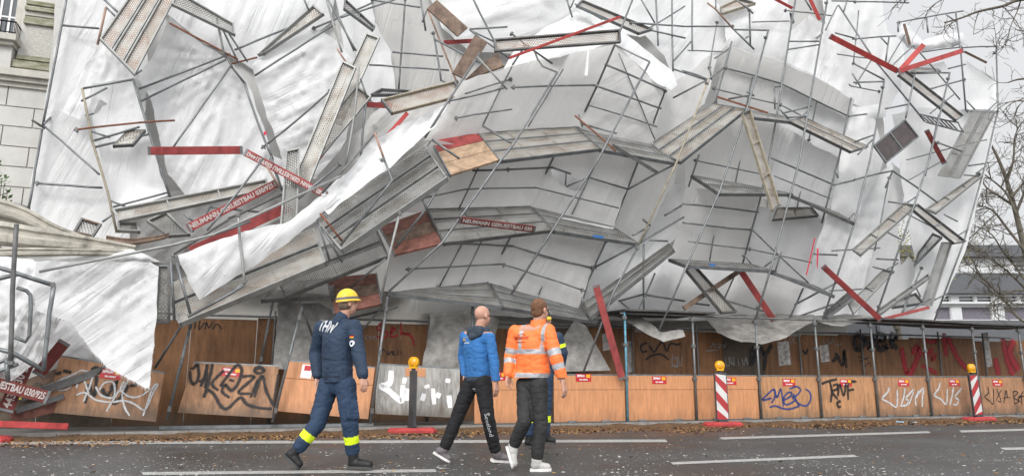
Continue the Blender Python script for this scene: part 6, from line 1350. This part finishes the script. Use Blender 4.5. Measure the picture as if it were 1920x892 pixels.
def fuse(bm, voxel=.01, smooth=3, wr=0, wscale=9, wdir=None, seed=0, fine=0):
    """merge overlapping closed shapes into one continuous skin, with optional creases"""
    me = bpy.data.meshes.new('tmp'); bm.to_mesh(me); bm.free(); o = bpy.data.objects.new('tmp', me); COL.objects.link(o)
    m = o.modifiers.new('r', 'REMESH'); m.mode = 'VOXEL'; m.voxel_size = voxel; m.use_smooth_shade = True
    if smooth: s = o.modifiers.new('s', 'SMOOTH'); s.factor = .5; s.iterations = smooth
    me2 = bpy.data.meshes.new_from_object(o.evaluated_get(bpy.context.evaluated_depsgraph_get()))
    bpy.data.objects.remove(o); bpy.data.meshes.remove(me)
    b2 = BM(); b2.from_mesh(me2); bpy.data.meshes.remove(me2)
    if wr:
        b2.normal_update(); sd = Vector((seed*3.3, seed*1.7, seed)); dl = []
        for v in b2.verts:
            q = v.co*wscale; q = Vector((q.x, q.y, q.z*1.7))
            a = (1-min(1, abs(noise.noise(q+sd))*2.4))**2; c = noise.noise(q*2.3+sd); e = (1-min(1, abs(noise.noise(Vector((q.y*1.6, q.x*1.6, q.z*2.2))+sd*2))*2.6))**2
            dl.append(v.normal*(wr*(.35 - 1.1*a - .6*e + .5*c)))
        for v, d in zip(b2.verts, dl): v.co += d
    for f in b2.faces: f.smooth = True
    return b2
def paint(bm, fn):
    for f in bm.faces: f.material_index = fn(f.calc_center_median())
def along(p, a, b):
    """fraction along a-b and distance from it"""
    ab = b-a; t = (p-a).dot(ab)/ab.length_squared; return t, (p-(a+ab*max(0, min(1, t)))).length
def hand(bm, wrist, d, palm_n, thumb_side, L_=.185, curl=.5):
    """palm, four unequal bent fingers and a thumb; d along the hand, palm_n out of the palm, thumb_side towards the thumb"""
    d = d.normalized(); palm_n = (palm_n - d*palm_n.dot(d)).normalized(); s = thumb_side - d*thumb_side.dot(d); s = (s - palm_n*s.dot(palm_n)).normalized()
    pe = wrist + d*L_*.50
    for q in (-.030, -.010, .011, .031): capsule(bm, wrist+d*.015+s*q*.6, .017, pe+s*q, .0135)
    for q, ln in ((.033, .072), (.0115, .082), (-.0105, .076), (-.031, .058)):
        p0 = pe + s*q; dd = d; r = .0098
        for seg_, k in enumerate((.45, .32, .23)):
            dd = (dd*math.cos(curl*(.55+.25*seg_)) + palm_n*math.sin(curl*(.55+.25*seg_))).normalized(); p1 = p0+dd*ln*k; capsule(bm, p0, r, p1, r*.92); p0 = p1; r *= .92
    p0 = wrist + d*L_*.16 + s*.026; p1 = p0 + (d*.7+s*.62+palm_n*.25).normalized()*.048; p2 = p1 + (d*.93+s*.2+palm_n*.35).normalized()*.034
    capsule(bm, p0, .0155, p1, .0115); capsule(bm, p1, .0115, p2, .0098)
def head_shape(bm, c, f, up, neck):
    """c: middle of the head, f: looking direction"""
    f = (f-up*f.dot(up)).normalized(); s = up.cross(f)          # s: the person's left
    ball(bm, c+up*.028-f*.012, .1, (.78, 1.0, .93), (s, f, up))
    ball(bm, c-up*.045+f*.028, .1, (.62, .64, .72), (s, f, up))
    capsule(bm, c-up*.088+f*.068, .022, c-up*.085+f*.03, .045)
    capsule(bm, c+up*.008+f*.088, .010, c-up*.028+f*.104, .017)
    ball(bm, c-up*.056+f*.087, .018, (1.35, .6, .55), (s, f, up))
    for q in (-1, 1):
        ball(bm, c-up*.008+s*q*.080-f*.012, .033, (.35, .62, 1.0), (s, f, up))
        ball(bm, c+up*.022+s*q*.033+f*.078, .020, (1.0, .5, .45), (s, f, up))
    capsule(bm, neck, .062, c-up*.06-f*.02, .056)
def eyes(parent, c, f, up):
    f = (f-up*f.dot(up)).normalized(); s = up.cross(f)
    for q in (-1, 1):
        bm = BM(); ball(bm, c+up*.006+s*q*.032+f*.083, .011, (1, .7, .75), (s, f, up), 8, 6); mk('eye', bm, 'iron', parent, smooth=True)
def drape_text(parent, cloth, s, size, c_px, D_, xd, yd, m, width, name='print', bold=.004, lift=.006, shape=None):
    """lettering laid onto the cloth: cast from the outside along the back's normal"""
    dep = BVHTree.FromPolygons([v.co+WORLD[cloth.name] for v in cloth.data.vertices], [p.vertices[:] for p in cloth.data.polygons])
    c = PC(c_px[0], c_px[1], D_); n = xd.cross(yd).normalized()
    if n.dot(EYE-c) < 0: n = -n
    bm = shape if shape else text_bm(s, size, bold=bold)
    xs = [v.co.x for v in bm.verts]; k = width/(max(xs)-min(xs)) if width else 1
    if not shape: bmesh.ops.triangulate(bm, faces=bm.faces[:])
    if not shape:
        for it in range(4):
            lg = [e for e in bm.edges if e.calc_length() > .03]
            if not lg: break
            bmesh.ops.subdivide_edges(bm, edges=lg, cuts=1); bmesh.ops.triangulate(bm, faces=bm.faces[:])
    for v in bm.verts:
        q = c + xd*v.co.x*k + yd*v.co.y; hit = dep.ray_cast(q+n*.6, -n)
        v.co = (hit[0]+n*lift) if hit[0] else q
    return mk(name, bm, m, parent)
def boot(bm, ankle, heel, toe, up, w=.048, q=1.0):
    """shoe upper from heel to toe with an ankle shaft"""
    ax = (toe-heel).normalized(); up = (up-ax*up.dot(ax)).normalized()
    capsule(bm, heel+ax*.050+up*.062, .052*q, heel.lerp(toe, .55)+up*.056*q, .050*q); capsule(bm, heel.lerp(toe, .5)+up*.055*q, .051*q, toe-ax*.045+up*.046*q, .046*q)
    capsule(bm, heel+ax*.065+up*.065, .054, ankle, .056)
def sole(bm, heel, toe, up, w=.047, th=.026):
    ax = (toe-heel).normalized(); up = (up-ax*up.dot(ax)).normalized(); s = ax.cross(up); L_ = (toe-heel).length
    prof = [(0, .55), (.05, .82), (.3, .8), (.6, 1), (.82, .92), (.96, .55), (1, .2)]
    ring = [(t, k) for t, k in prof] + [(t, -k) for t, k in prof[::-1]]
    lo = [bm.verts.new(heel+ax*L_*t*1.02-ax*.004+s*w*k) for t, k in ring]; hi = [bm.verts.new(heel+ax*L_*t+s*w*k*.98+up*th) for t, k in ring]; n = len(ring)
    for k in range(n): bm.faces.new((lo[k], lo[(k+1) % n], hi[(k+1) % n], hi[k]))
    bm.faces.new(lo[::-1]); bm.faces.new(hi)

def person(label, D0, J, face, look, kind):
    """J: joints as photo pixels with a depth offset from D0"""
    g = {k: PC(v[0], v[1], D0+(v[2] if len(v) > 2 else 0)) for k, v in J.items()}
    for k in ('lh', 'lt', 'rh', 'rt'):
        if g[k].z < .004: g[k].z = .004
    fdir_ = (_rt*face[0]+HF*face[1]).normalized(); lk = (_rt*look[0]+HF*look[1]+Vector((0, 0, look[2] if len(look) > 2 else 0))).normalized()
    sd = Vector((0, 0, 1)).cross(fdir_)                         # the person's left
    up = Vector((0, 0, 1))
    root = thing('person', label, 'person', (g['pel'].x, g['pel'].y, 0), 'people walking past the wreck')
    hup = (up - lk*lk.dot(up)).normalized() if abs(lk.z) > .01 else up
    # ---- body: one continuous skin
    bm = BM(); h = g['head']
    head_shape(bm, h, lk, hup, g['neck'])
    ch = g['chest']; pel = g['pel']
    ball(bm, ch, .1, (1.2, .8, 1.6), (sd, fdir_, up)); ball(bm, pel, .1, (1.15, .75, 1.0), (sd, fdir_, up)); capsule(bm, ch, .085, pel, .085)
    capsule(bm, g['ls'], .055, g['rs'], .055)
    capsule(bm, g['neck']-up*.06, .07, g['neck'], .06)
    for a, e, w_ in (('ls', 'le', 'lw'), ('rs', 're', 'rw')):
        capsule(bm, g[a], .054, g[e], .042); capsule(bm, g[e], .042, g[w_], .029)
    for k_, sgn in (('l', 1), ('r', -1)):
        w_ = g[k_+'w']; d = (w_-g[k_+'e']).normalized()
        hd = (d*.8+Vector((0, 0, -.5))).normalized(); hand(bm, w_, hd, -sd*sgn, fdir_, .185, .55)
        capsule(bm, g[k_+'p'], .085, g[k_+'k'], .058); capsule(bm, g[k_+'k'], .056, g[k_+'a'], .040)
        su = (g[k_+'a']-g[k_+'h'].lerp(g[k_+'t'], .35)).normalized(); q = g[k_+'h'].lerp(g[k_+'t'], .35)+su*.05; capsule(bm, g[k_+'a'], .036, q, .032); capsule(bm, q, .030, g[k_+'h'].lerp(g[k_+'t'], .72)+su*.045, .024)
    body = mk('body', fuse(bm, .0062, 2), 'skin', root)
    eyes(root, h, lk, hup)
    # ---- trousers
    tm = kind['trousers']; bm = BM(); fl = kind.get('flare', 1.0)
    ball(bm, pel-up*.05, .1, (1.58, 1.08, 1.2), (sd, fdir_, up)); capsule(bm, pel+up*.04, .085, pel-up*.02, .12, (fdir_, .85))
    for k_ in 'lr':
        capsule(bm, g[k_+'p'], .108*fl, g[k_+'k'], .082*fl, (fdir_, 1.0)); capsule(bm, g[k_+'k'], .082*fl, g[k_+'a']+(g[k_+'k']-g[k_+'a']).normalized()*.05, .070*fl)
    if kind.get('pocket'):
        for k_ in 'lr':
            q = g[k_+'p'].lerp(g[k_+'k'], .62)+ (sd if k_ == 'l' else -sd)*.075; obox(bm, q, fdir_*.07, sd*.035, (g[k_+'k']-g[k_+'p']).normalized()*.095)
    bm = fuse(bm, .009, 4, .0048, 7, seed=kind['seed'])
    mats_ = [tm, 'neon']
    if kind.get('leg_band'):
        def fn(p):
            for k_ in 'lr':
                t, dd = along(p, g[k_+'k'], g[k_+'a'])
                if kind['leg_band'][0] < t < kind['leg_band'][1] and dd < .13: return 1
            return 0
        paint(bm, fn)
    tro = mk('trousers', bm, mats_, root)
    # ---- shoes
    for k_ in 'lr':
        bm = BM(); hl, te, an = g[k_+'h'], g[k_+'t'], g[k_+'a']; ax = (te-hl).normalized(); su = (an-hl.lerp(te, .35)); 
        boot(bm, an + (g[k_+'k']-an).normalized()*kind.get('shaft', .0), hl, te, su, q=1.0 if kind.get('shaft') else .86)
        sh = mk('boot' if kind.get('shaft') else 'shoe', fuse(bm, .008, 2, .002, 20, seed=3), kind['shoe'], root)
        bm = BM(); sole(bm, hl, te, su); mk('sole', bm, kind['sole'], sh)
    # ---- jacket
    bm = BM(); jt = kind.get('bulk', 1.0)
    waist = pel+up*.10
    ball(bm, ch, .1, (1.75*jt, 1.35*jt, 1.9), (sd, fdir_, up))
    capsule(bm, ch, .150*jt, waist, .150*jt, (fdir_, .86)); capsule(bm, ch+sd*.06, .12*jt, waist+sd*.05, .125*jt); capsule(bm, ch-sd*.06, .12*jt, waist-sd*.05, .125*jt)
    hem = g['hem'] if 'hem' in g else pel
    capsule(bm, waist+sd*.05, .135*jt, hem+sd*.05, .130*jt, (fdir_, .9)); capsule(bm, waist-sd*.05, .135*jt, hem-sd*.05, .130*jt, (fdir_, .9))
    for a, e, w_ in (('ls', 'le', 'lw'), ('rs', 're', 'rw')):
        capsule(bm, ch+up*.05, .105*jt, g[a]-up*.012, .070*jt); capsule(bm, g['neck']-up*.075, .066*jt, g[a]-up*.006, .064*jt); capsule(bm, g[a]-up*.012, .074*jt, g[e], .064*jt); capsule(bm, g[e], .068*jt, g[e].lerp(g[w_], .93), .053*jt)
    capsule(bm, g['neck']-up*.07, .088, g['neck']-up*.025, .078)
    if kind.get('hood'):
        ball(bm, g['neck']-up*.035-fdir_*.075, .1, (1.15, .75, .72), (sd, fdir_, up))
    bm = fuse(bm, .0085, 4, kind.get('wr', .0085)*.5, 6.5, seed=kind['seed']+4)
    # cut flat at the hem
    bmesh.ops.bisect_plane(bm, geom=bm.verts[:]+bm.edges[:]+bm.faces[:], plane_co=hem, plane_no=-up+fdir_*.0, clear_outer=True)
    if kind.get('paint'): paint(bm, lambda p: kind['paint'](p, g, sd, fdir_, up))
    jk = mk('jacket', bm, kind['jacket'], root)
    return root, g, sd, fdir_, up, jk, lk, hup, tro

# ---- man with the yellow helmet
D1 = G(600, 880).dot(HF)
J1 = dict(head=(652, 569), neck=(643, 597), chest=(632, 640), pel=(632, 712), hem=(633, 716),
          ls=(603, 612, .13), rs=(664, 610, -.10), le=(592, 662, .22), lw=(596, 706, .10), re=(672, 660, -.16), rw=(681, 705, -.26),
          lp=(616, 722, .07), rp=(648, 722, -.07), lk=(596, 793, -.02), la=(556, 843, -.05), lh=(531, 853, -.06), lt=(560, 883, -.06),
          rk=(656, 795, -.12), ra=(662, 852, -.05), rh=(652, 878, -.05), rt=(698, 879, -.12))
k1 = dict(trousers='navy_trousers', jacket=['navy'], shoe='boot', sole='sole_dark', seed=1, leg_band=(.36, .60), shaft=.10, pocket=True, bulk=1.16, flare=1.10)
r1, g1, s1, f1, u1, jk1, l1, h1, tr1 = person('person in navy work clothes and yellow helmet, striding with the back turned', D1, J1, (.72, .62), (.80, .58, .12), k1)
c = g1['head']+h1*.035; F_ = (l1-h1*l1.dot(h1)).normalized(); S_ = h1.cross(F_)
bm = BM(); rows = []
for i in range(9):
    t = R(4+86*i/8) ; rr = math.cos(t); rows.append([bm.verts.new(c + (S_*.108*math.cos(6.2832*k/28)+F_*.128*math.sin(6.2832*k/28))*max(rr, .02) + h1*.135*math.sin(t)) for k in range(28)])
for a, b in zip(rows, rows[1:]):
    for k in range(28): bm.faces.new((a[k], a[(k+1) % 28], b[(k+1) % 28], b[k])).smooth = True
bm.faces.new(rows[-1])
rim = [bm.verts.new(c + S_*.113*math.cos(6.2832*k/28)+F_*(.134*math.sin(6.2832*k/28) + (.025 if math.sin(6.2832*k/28) > .3 else 0)) - h1*.012) for k in range(28)]
for k in range(28): bm.faces.new((rim[k], rim[(k+1) % 28], rows[0][(k+1) % 28], rows[0][k]))
hm = mk('helmet', bm, 'helmet_yellow', r1)
bm = BM(); rr = [[bm.verts.new(c + (S_*.1105*math.cos(6.2832*k/28)+F_*.1305*math.sin(6.2832*k/28)) + h1*z) for k in range(28)] for z in (.012, .036)]
for k in range(28): bm.faces.new((rr[0][k], rr[0][(k+1) % 28], rr[1][(k+1) % 28], rr[1][k]))
mk('helmet_band', bm, 'band_grey', hm)
bm = BM(); ball(bm, g1['head']-h1*.015-F_*.03, .1, (.80, .80, .72), (S_, F_, h1)); mk('hair', bm, 'hair_grey', r1, smooth=True)
bm = BM(); capsule(bm, g1['neck']-u1*.04+s1*.02-f1*.03, .082, g1['neck']+u1*.02-f1*.01, .074); mk('collar', fuse(bm, .012, 2, .004, 12), 'navy', jk1)
xd = (-s1*.9+f1*.1).normalized(); xd.z = 0; xd = (-s1-u1*.20).normalized(); yd = (u1-s1*.05).normalized()
xd = (-s1*.45+_rt*.6-u1*.16).normalized(); drape_text(jk1, jk1, 'THW', .17, (618, 613), D1, xd, yd, 'print_silver', .27, bold=.004, lift=.010)
def disc_bm(r, seg=18):
    bm = BM(); vs = [bm.verts.new((r*math.cos(6.2832*k/seg), r*math.sin(6.2832*k/seg), 0)) for k in range(seg)]; bm.faces.new(vs); return bm
def flag_bm(w, h, y0):
    bm = BM(); vs = [bm.verts.new(p) for p in ((-w/2, y0, 0), (w/2, y0, 0), (w/2, y0+h, 0), (-w/2, y0+h, 0))]; bm.faces.new(vs); return bm
ax_ = -s1
def strip(w, h):
    bm = BM(); N = 16
    for k in range(N): bm.faces.new([bm.verts.new(p) for p in ((-w/2+w*k/N, -h/2, 0), (-w/2+w*(k+1)/N, -h/2, 0), (-w/2+w*(k+1)/N, h/2, 0), (-w/2+w*k/N, h/2, 0))])
    return bm
drape_text(jk1, jk1, '', 0, (628, 672), D1, (-s1-u1*.12).normalized(), u1, 'navy_dark', None, 'seam', lift=.003, shape=strip(.40, .012))
drape_text(jk1, jk1, '', 0, (628, 706), D1, -s1, u1, 'navy_dark', None, 'seam', lift=.003, shape=strip(.40, .010))
for (yy, m) in ((.026, 'iron'), (.014, 'tape_red'), (.002, 'gold')): drape_text(jk1, jk1, '', 0, (671, 634), D1-.15, ax_, u1, m, None, 'arm_flag', shape=flag_bm(.045, .012, yy))
drape_text(jk1, jk1, '', 0, (673, 644), D1-.15, ax_, u1, 'patch_white', None, 'arm_badge', shape=disc_bm(.034)); drape_text(jk1, jk1, '', 0, (673, 644), D1-.15, ax_, u1, 'navy', None, 'arm_badge', lift=.009, shape=disc_bm(.014))
bm = BM(); ball(bm, g1['head']-h1*.03-F_*.05, .05, (1.1, .6, .9), (S_, F_, h1)); mk('hair_tuft', bm, 'hair_grey', r1, smooth=True)

# ---- bald man in the blue hoodie
D2 = G(880, 868).dot(HF)
J2 = dict(head=(905, 592), neck=(899, 616), chest=(892, 652), pel=(896, 708), hem=(895, 714),
          ls=(872, 629, .14), rs=(918, 630, -.12), le=(868, 668, .24), lw=(872, 704, .10), re=(926, 675, -.16), rw=(930, 716, -.22),
          lp=(884, 716, .07), rp=(906, 716, -.07), lk=(858, 780, .05), la=(832, 842, .0), lh=(812, 849, -.0), lt=(843, 869, -.0),
          rk=(914, 780, -.12), ra=(930, 848, -.02), rh=(921, 864, -.02), rt=(962, 866, .12))
def pnt2(p, g, sd, fd, up):
    if p.z < g['hem'].z+.055 and along(p, g['ls'], g['le'])[1] > .1 and along(p, g['re'], g['rw'])[1] > .075: return 1
    for e, w_ in (('le', 'lw'), ('re', 'rw')):
        t, dd = along(p, g[e], g[w_])
        if t > .84 and dd < .08: return 1 if False else 0
    return 0
k2 = dict(trousers='black_cloth', jacket=['hoodie_blue', 'hood_grey'], shoe='shoe_grey', sole='sole_white', seed=2, paint=pnt2, bulk=.93, wr=.011)
r2, g2, s2, f2, u2, jk2, l2, h2, tr2 = person('person with shaved head in blue hooded sweatshirt and black sweatpants', D2, J2, (.62, .74), (.72, .68), k2)
bm = BM(); nk = g2['neck']; ball(bm, nk-u2*.045-f2*.085, .1, (1.25, .55, .80), (s2, f2, u2)); ball(bm, nk-u2*.01-f2*.03, .1, (1.05, .95, .50), (s2, f2, u2)); capsule(bm, nk-u2*.02+s2*.09+f2*.03, .045, nk-u2*.10-f2*.12, .05); capsule(bm, nk-u2*.02-s2*.09+f2*.03, .045, nk-u2*.10-f2*.12, .05); mk('hood', fuse(bm, .010, 3, .006, 10), 'hood_grey', jk2)
Fh = (l2-h2*l2.dot(h2)).normalized(); Sh = h2.cross(Fh)
house = BM(); pr = [(-.085, -.028), (.085, -.028), (.085, .004), (.06, .004), (.02, .03), (-.02, .03), (-.065, .012), (-.085, .002)]
house.faces.new([house.verts.new((a, b, 0)) for a, b in pr]); bmesh.ops.triangulate(house, faces=house.faces[:])
drape_text(jk2, jk2, '', 0, (880, 634), D2, -s2, u2, 'print_ochre', None, 'back_print', shape=house)
drape_text(jk2, jk2, 'GERUESTBAU', .02, (880, 643), D2, -s2, u2, 'patch_white', .13, 'back_print', bold=.001)
dn = (g2['rk']-g2['rp']).normalized(); dn2 = (g2['ra']-g2['rk']).normalized()
drape_text(tr2, tr2, 'Scotland', .052, (927, 790), D2-.1, dn2, (-s2).cross(dn2).cross(dn2).normalized()*-1 if False else (-s2).normalized(), 'print_silver', .27, 'leg_print', bold=.0)
drape_text(tr2, tr2, 'FIGHT', .022, (893, 729), D2-.05, -s2, u2, 'print_silver', .06, 'hip_print', bold=.002); drape_text(tr2, tr2, 'FULL', .026, (893, 733.5), D2-.05, -s2, u2, 'print_silver', .06, 'hip_print', bold=.002)

# ---- man in the orange high visibility jacket
D3 = G(1000, 882).dot(HF)
J3 = dict(head=(1013, 581), neck=(1009, 606), chest=(996, 650), pel=(1000, 712), hem=(992, 708),
          ls=(966, 620, .10), rs=(1028, 618, -.12), le=(957, 668, .12), lw=(953, 702, .02), re=(1043, 672, -.18), rw=(1056, 716, -.20),
          lp=(985, 720, .06), rp=(1010, 720, -.07), lk=(983, 790, -.08), la=(962, 836, .05), lh=(948, 838, .05), lt=(959, 878, -.02),
          rk=(1014, 795, -.08), ra=(1006, 862, -.06), rh=(994, 883, -.06), rt=(1034, 882, -.04))
hz = {k: PC(996, y, D3).z for k, y in (('b1t', 655), ('b1b', 663.5), ('b2t', 699), ('b2b', 707.5))}
def pnt3(p, g, sd, fd, up):
    for a, e, w_ in (('ls', 'le', 'lw'), ('rs', 're', 'rw')):
        t, dd = along(p, g[a], g[e]); t2, dd2 = along(p, g[e], g[w_])
        if dd < .095 and 0 < t < 1 and dd <= dd2+.02:
            if .68 < t < .90 and along(p, g['chest'], g['pel'])[1] > .17: return 1
            if t > .35 and along(p, g['chest'], g['pel'])[1] > .18: return 0
        if dd2 < .09 and dd2 < dd and along(p, g['chest'], g['pel'])[1] > .17: return 1 if .22 < t2 < .46 else 0
    q = (p.z - .015*((p-g['chest']).dot(sd)))
    if hz['b1b'] < q < hz['b1t'] or hz['b2b'] < q < hz['b2t']: return 1
    lat = (p-g['neck']).dot(sd)
    if p.z > hz['b1t'] and .095 < abs(lat)+ (p.z-hz['b1t'])*-.10+.0 < .140: return 1
    return 0
k3 = dict(trousers='charcoal', jacket=['hivis', 'reflector'], shoe='shoe_white', sole='sole_white', seed=3, paint=pnt3, bulk=1.10, wr=.010, flare=.95)
r3, g3, s3, f3, u3, jk3, l3, h3, tr3 = person('person in orange high visibility jacket with grey stripes and dark trousers', D3, J3, (.55, .80), (.70, .70), k3)
F3 = (l3-h3*l3.dot(h3)).normalized(); S3 = h3.cross(F3); c3 = g3['head']
bm = BM(); ball(bm, c3+h3*.035-F3*.022, .1, (.86, 1.02, .96), (S3, F3, h3)); ball(bm, c3-h3*.03-F3*.055, .1, (.72, .55, .6), (S3, F3, h3))
bm = fuse(bm, .009, 2, .003, 30)
bmesh.ops.bisect_plane(bm, geom=bm.verts[:]+bm.edges[:]+bm.faces[:], plane_co=c3+F3*.045+h3*.05, plane_no=F3*.9-h3*.45, clear_outer=True); mk('hair', bm, 'hair_brown', r3)
bm = BM(); capsule(bm, g3['neck']-u3*.055, .098, g3['neck']+u3*.015+f3*.01, .088); bm = fuse(bm, .011, 2, .005, 10); bmesh.ops.bisect_plane(bm, geom=bm.verts[:]+bm.edges[:]+bm.faces[:], plane_co=g3['neck']+u3*.045, plane_no=u3-f3*.2, clear_outer=True); mk('collar', bm, 'hivis', jk3)
arch = BM()
for k in range(9):
    a = math.pi*k/8; b = math.pi*(k+.6)/8
    if k < 8: arch.faces.new([arch.verts.new((.055*math.cos(t)*1.0, .028*math.sin(t)+.006, 0)) for t in (a, b)] + [arch.verts.new((.035*math.cos(t), .016*math.sin(t)+.006, 0)) for t in (b, a)])
drape_text(jk3, jk3, '', 0, (984, 631), D3, -s3, u3, 'print_rust', None, 'back_print', shape=arch)
drape_text(jk3, jk3, 'NEUMANN', .042, (984, 634), D3, -s3, u3, 'print_rust', .20, 'back_print', bold=.003)
drape_text(jk3, jk3, 'GERUESTBAU GMBH', .016, (985, 642), D3, -s3, u3, 'print_rust', .14, 'back_print', bold=.001)

# ---- second navy worker, mostly hidden behind the orange jacket
D4 = G(985, 840).dot(HF)
J4 = dict(head=(1022, 598), neck=(1023, 617), chest=(1026, 650), pel=(1016, 700), hem=(1017, 708),
          ls=(1000, 629, .12), rs=(1047, 630, -.06), le=(997, 660, .2), lw=(1000, 690, .15), re=(1056, 660, -.05), rw=(1052, 692, .08),
          lp=(1008, 706, .07), rp=(1024, 706, -.07), lk=(1000, 762, .0), la=(991, 818, .0), lh=(982, 836, .0), lt=(1004, 842, .0),
          rk=(1024, 762, -.05), ra=(1022, 815, .0), rh=(1017, 830, .0), rt=(1042, 832, .0))
def pnt4(p, g, sd, fd, up):
    for a, e in (('ls', 'le'), ('rs', 're')):
        t, dd = along(p, g[a], g[e])
        if .50 < t < .72 and dd < .1 and along(p, g['chest'], g['pel'])[1] > .15: return 1
    return 0
k4 = dict(trousers='navy_trousers', jacket=['navy', 'neon'], shoe='boot', sole='sole_dark', seed=5, leg_band=(.30, .52), shaft=.09, paint=pnt4, bulk=1.0)
r4, g4, s4, f4, u4, jk4, l4, h4, tr4 = person('person in navy work clothes with yellow ear protectors, mostly hidden by the orange jacket', D4, J4, (.6, .75), (.75, .6), k4)
F4 = (l4-h4*l4.dot(h4)).normalized(); S4 = h4.cross(F4); c4 = g4['head']
bm = BM(); ball(bm, c4+h4*.03-F4*.015, .1, (.84, 1.02, .93), (S4, F4, h4)); bm = fuse(bm, .01, 2, .003, 30); bmesh.ops.bisect_plane(bm, geom=bm.verts[:]+bm.edges[:]+bm.faces[:], plane_co=c4+F4*.045+h4*.05, plane_no=F4*.9-h4*.45, clear_outer=True); mk('hair', bm, 'hair_grey', r4)
for q in (-1, 1):
    bm = BM(); capsule(bm, c4+S4*q*.078, .036, c4+S4*q*.095, .032); mk('ear_protector', bm, 'helmet_yellow', r4, smooth=True)
bm = BM(); tube(bm, [c4+S4*.1*math.cos(R(a))+h4*(.02+.13*math.sin(R(a))) for a in range(0, 181, 15)], .010, 6); mk('ear_protector_band', bm, 'iron', r4)
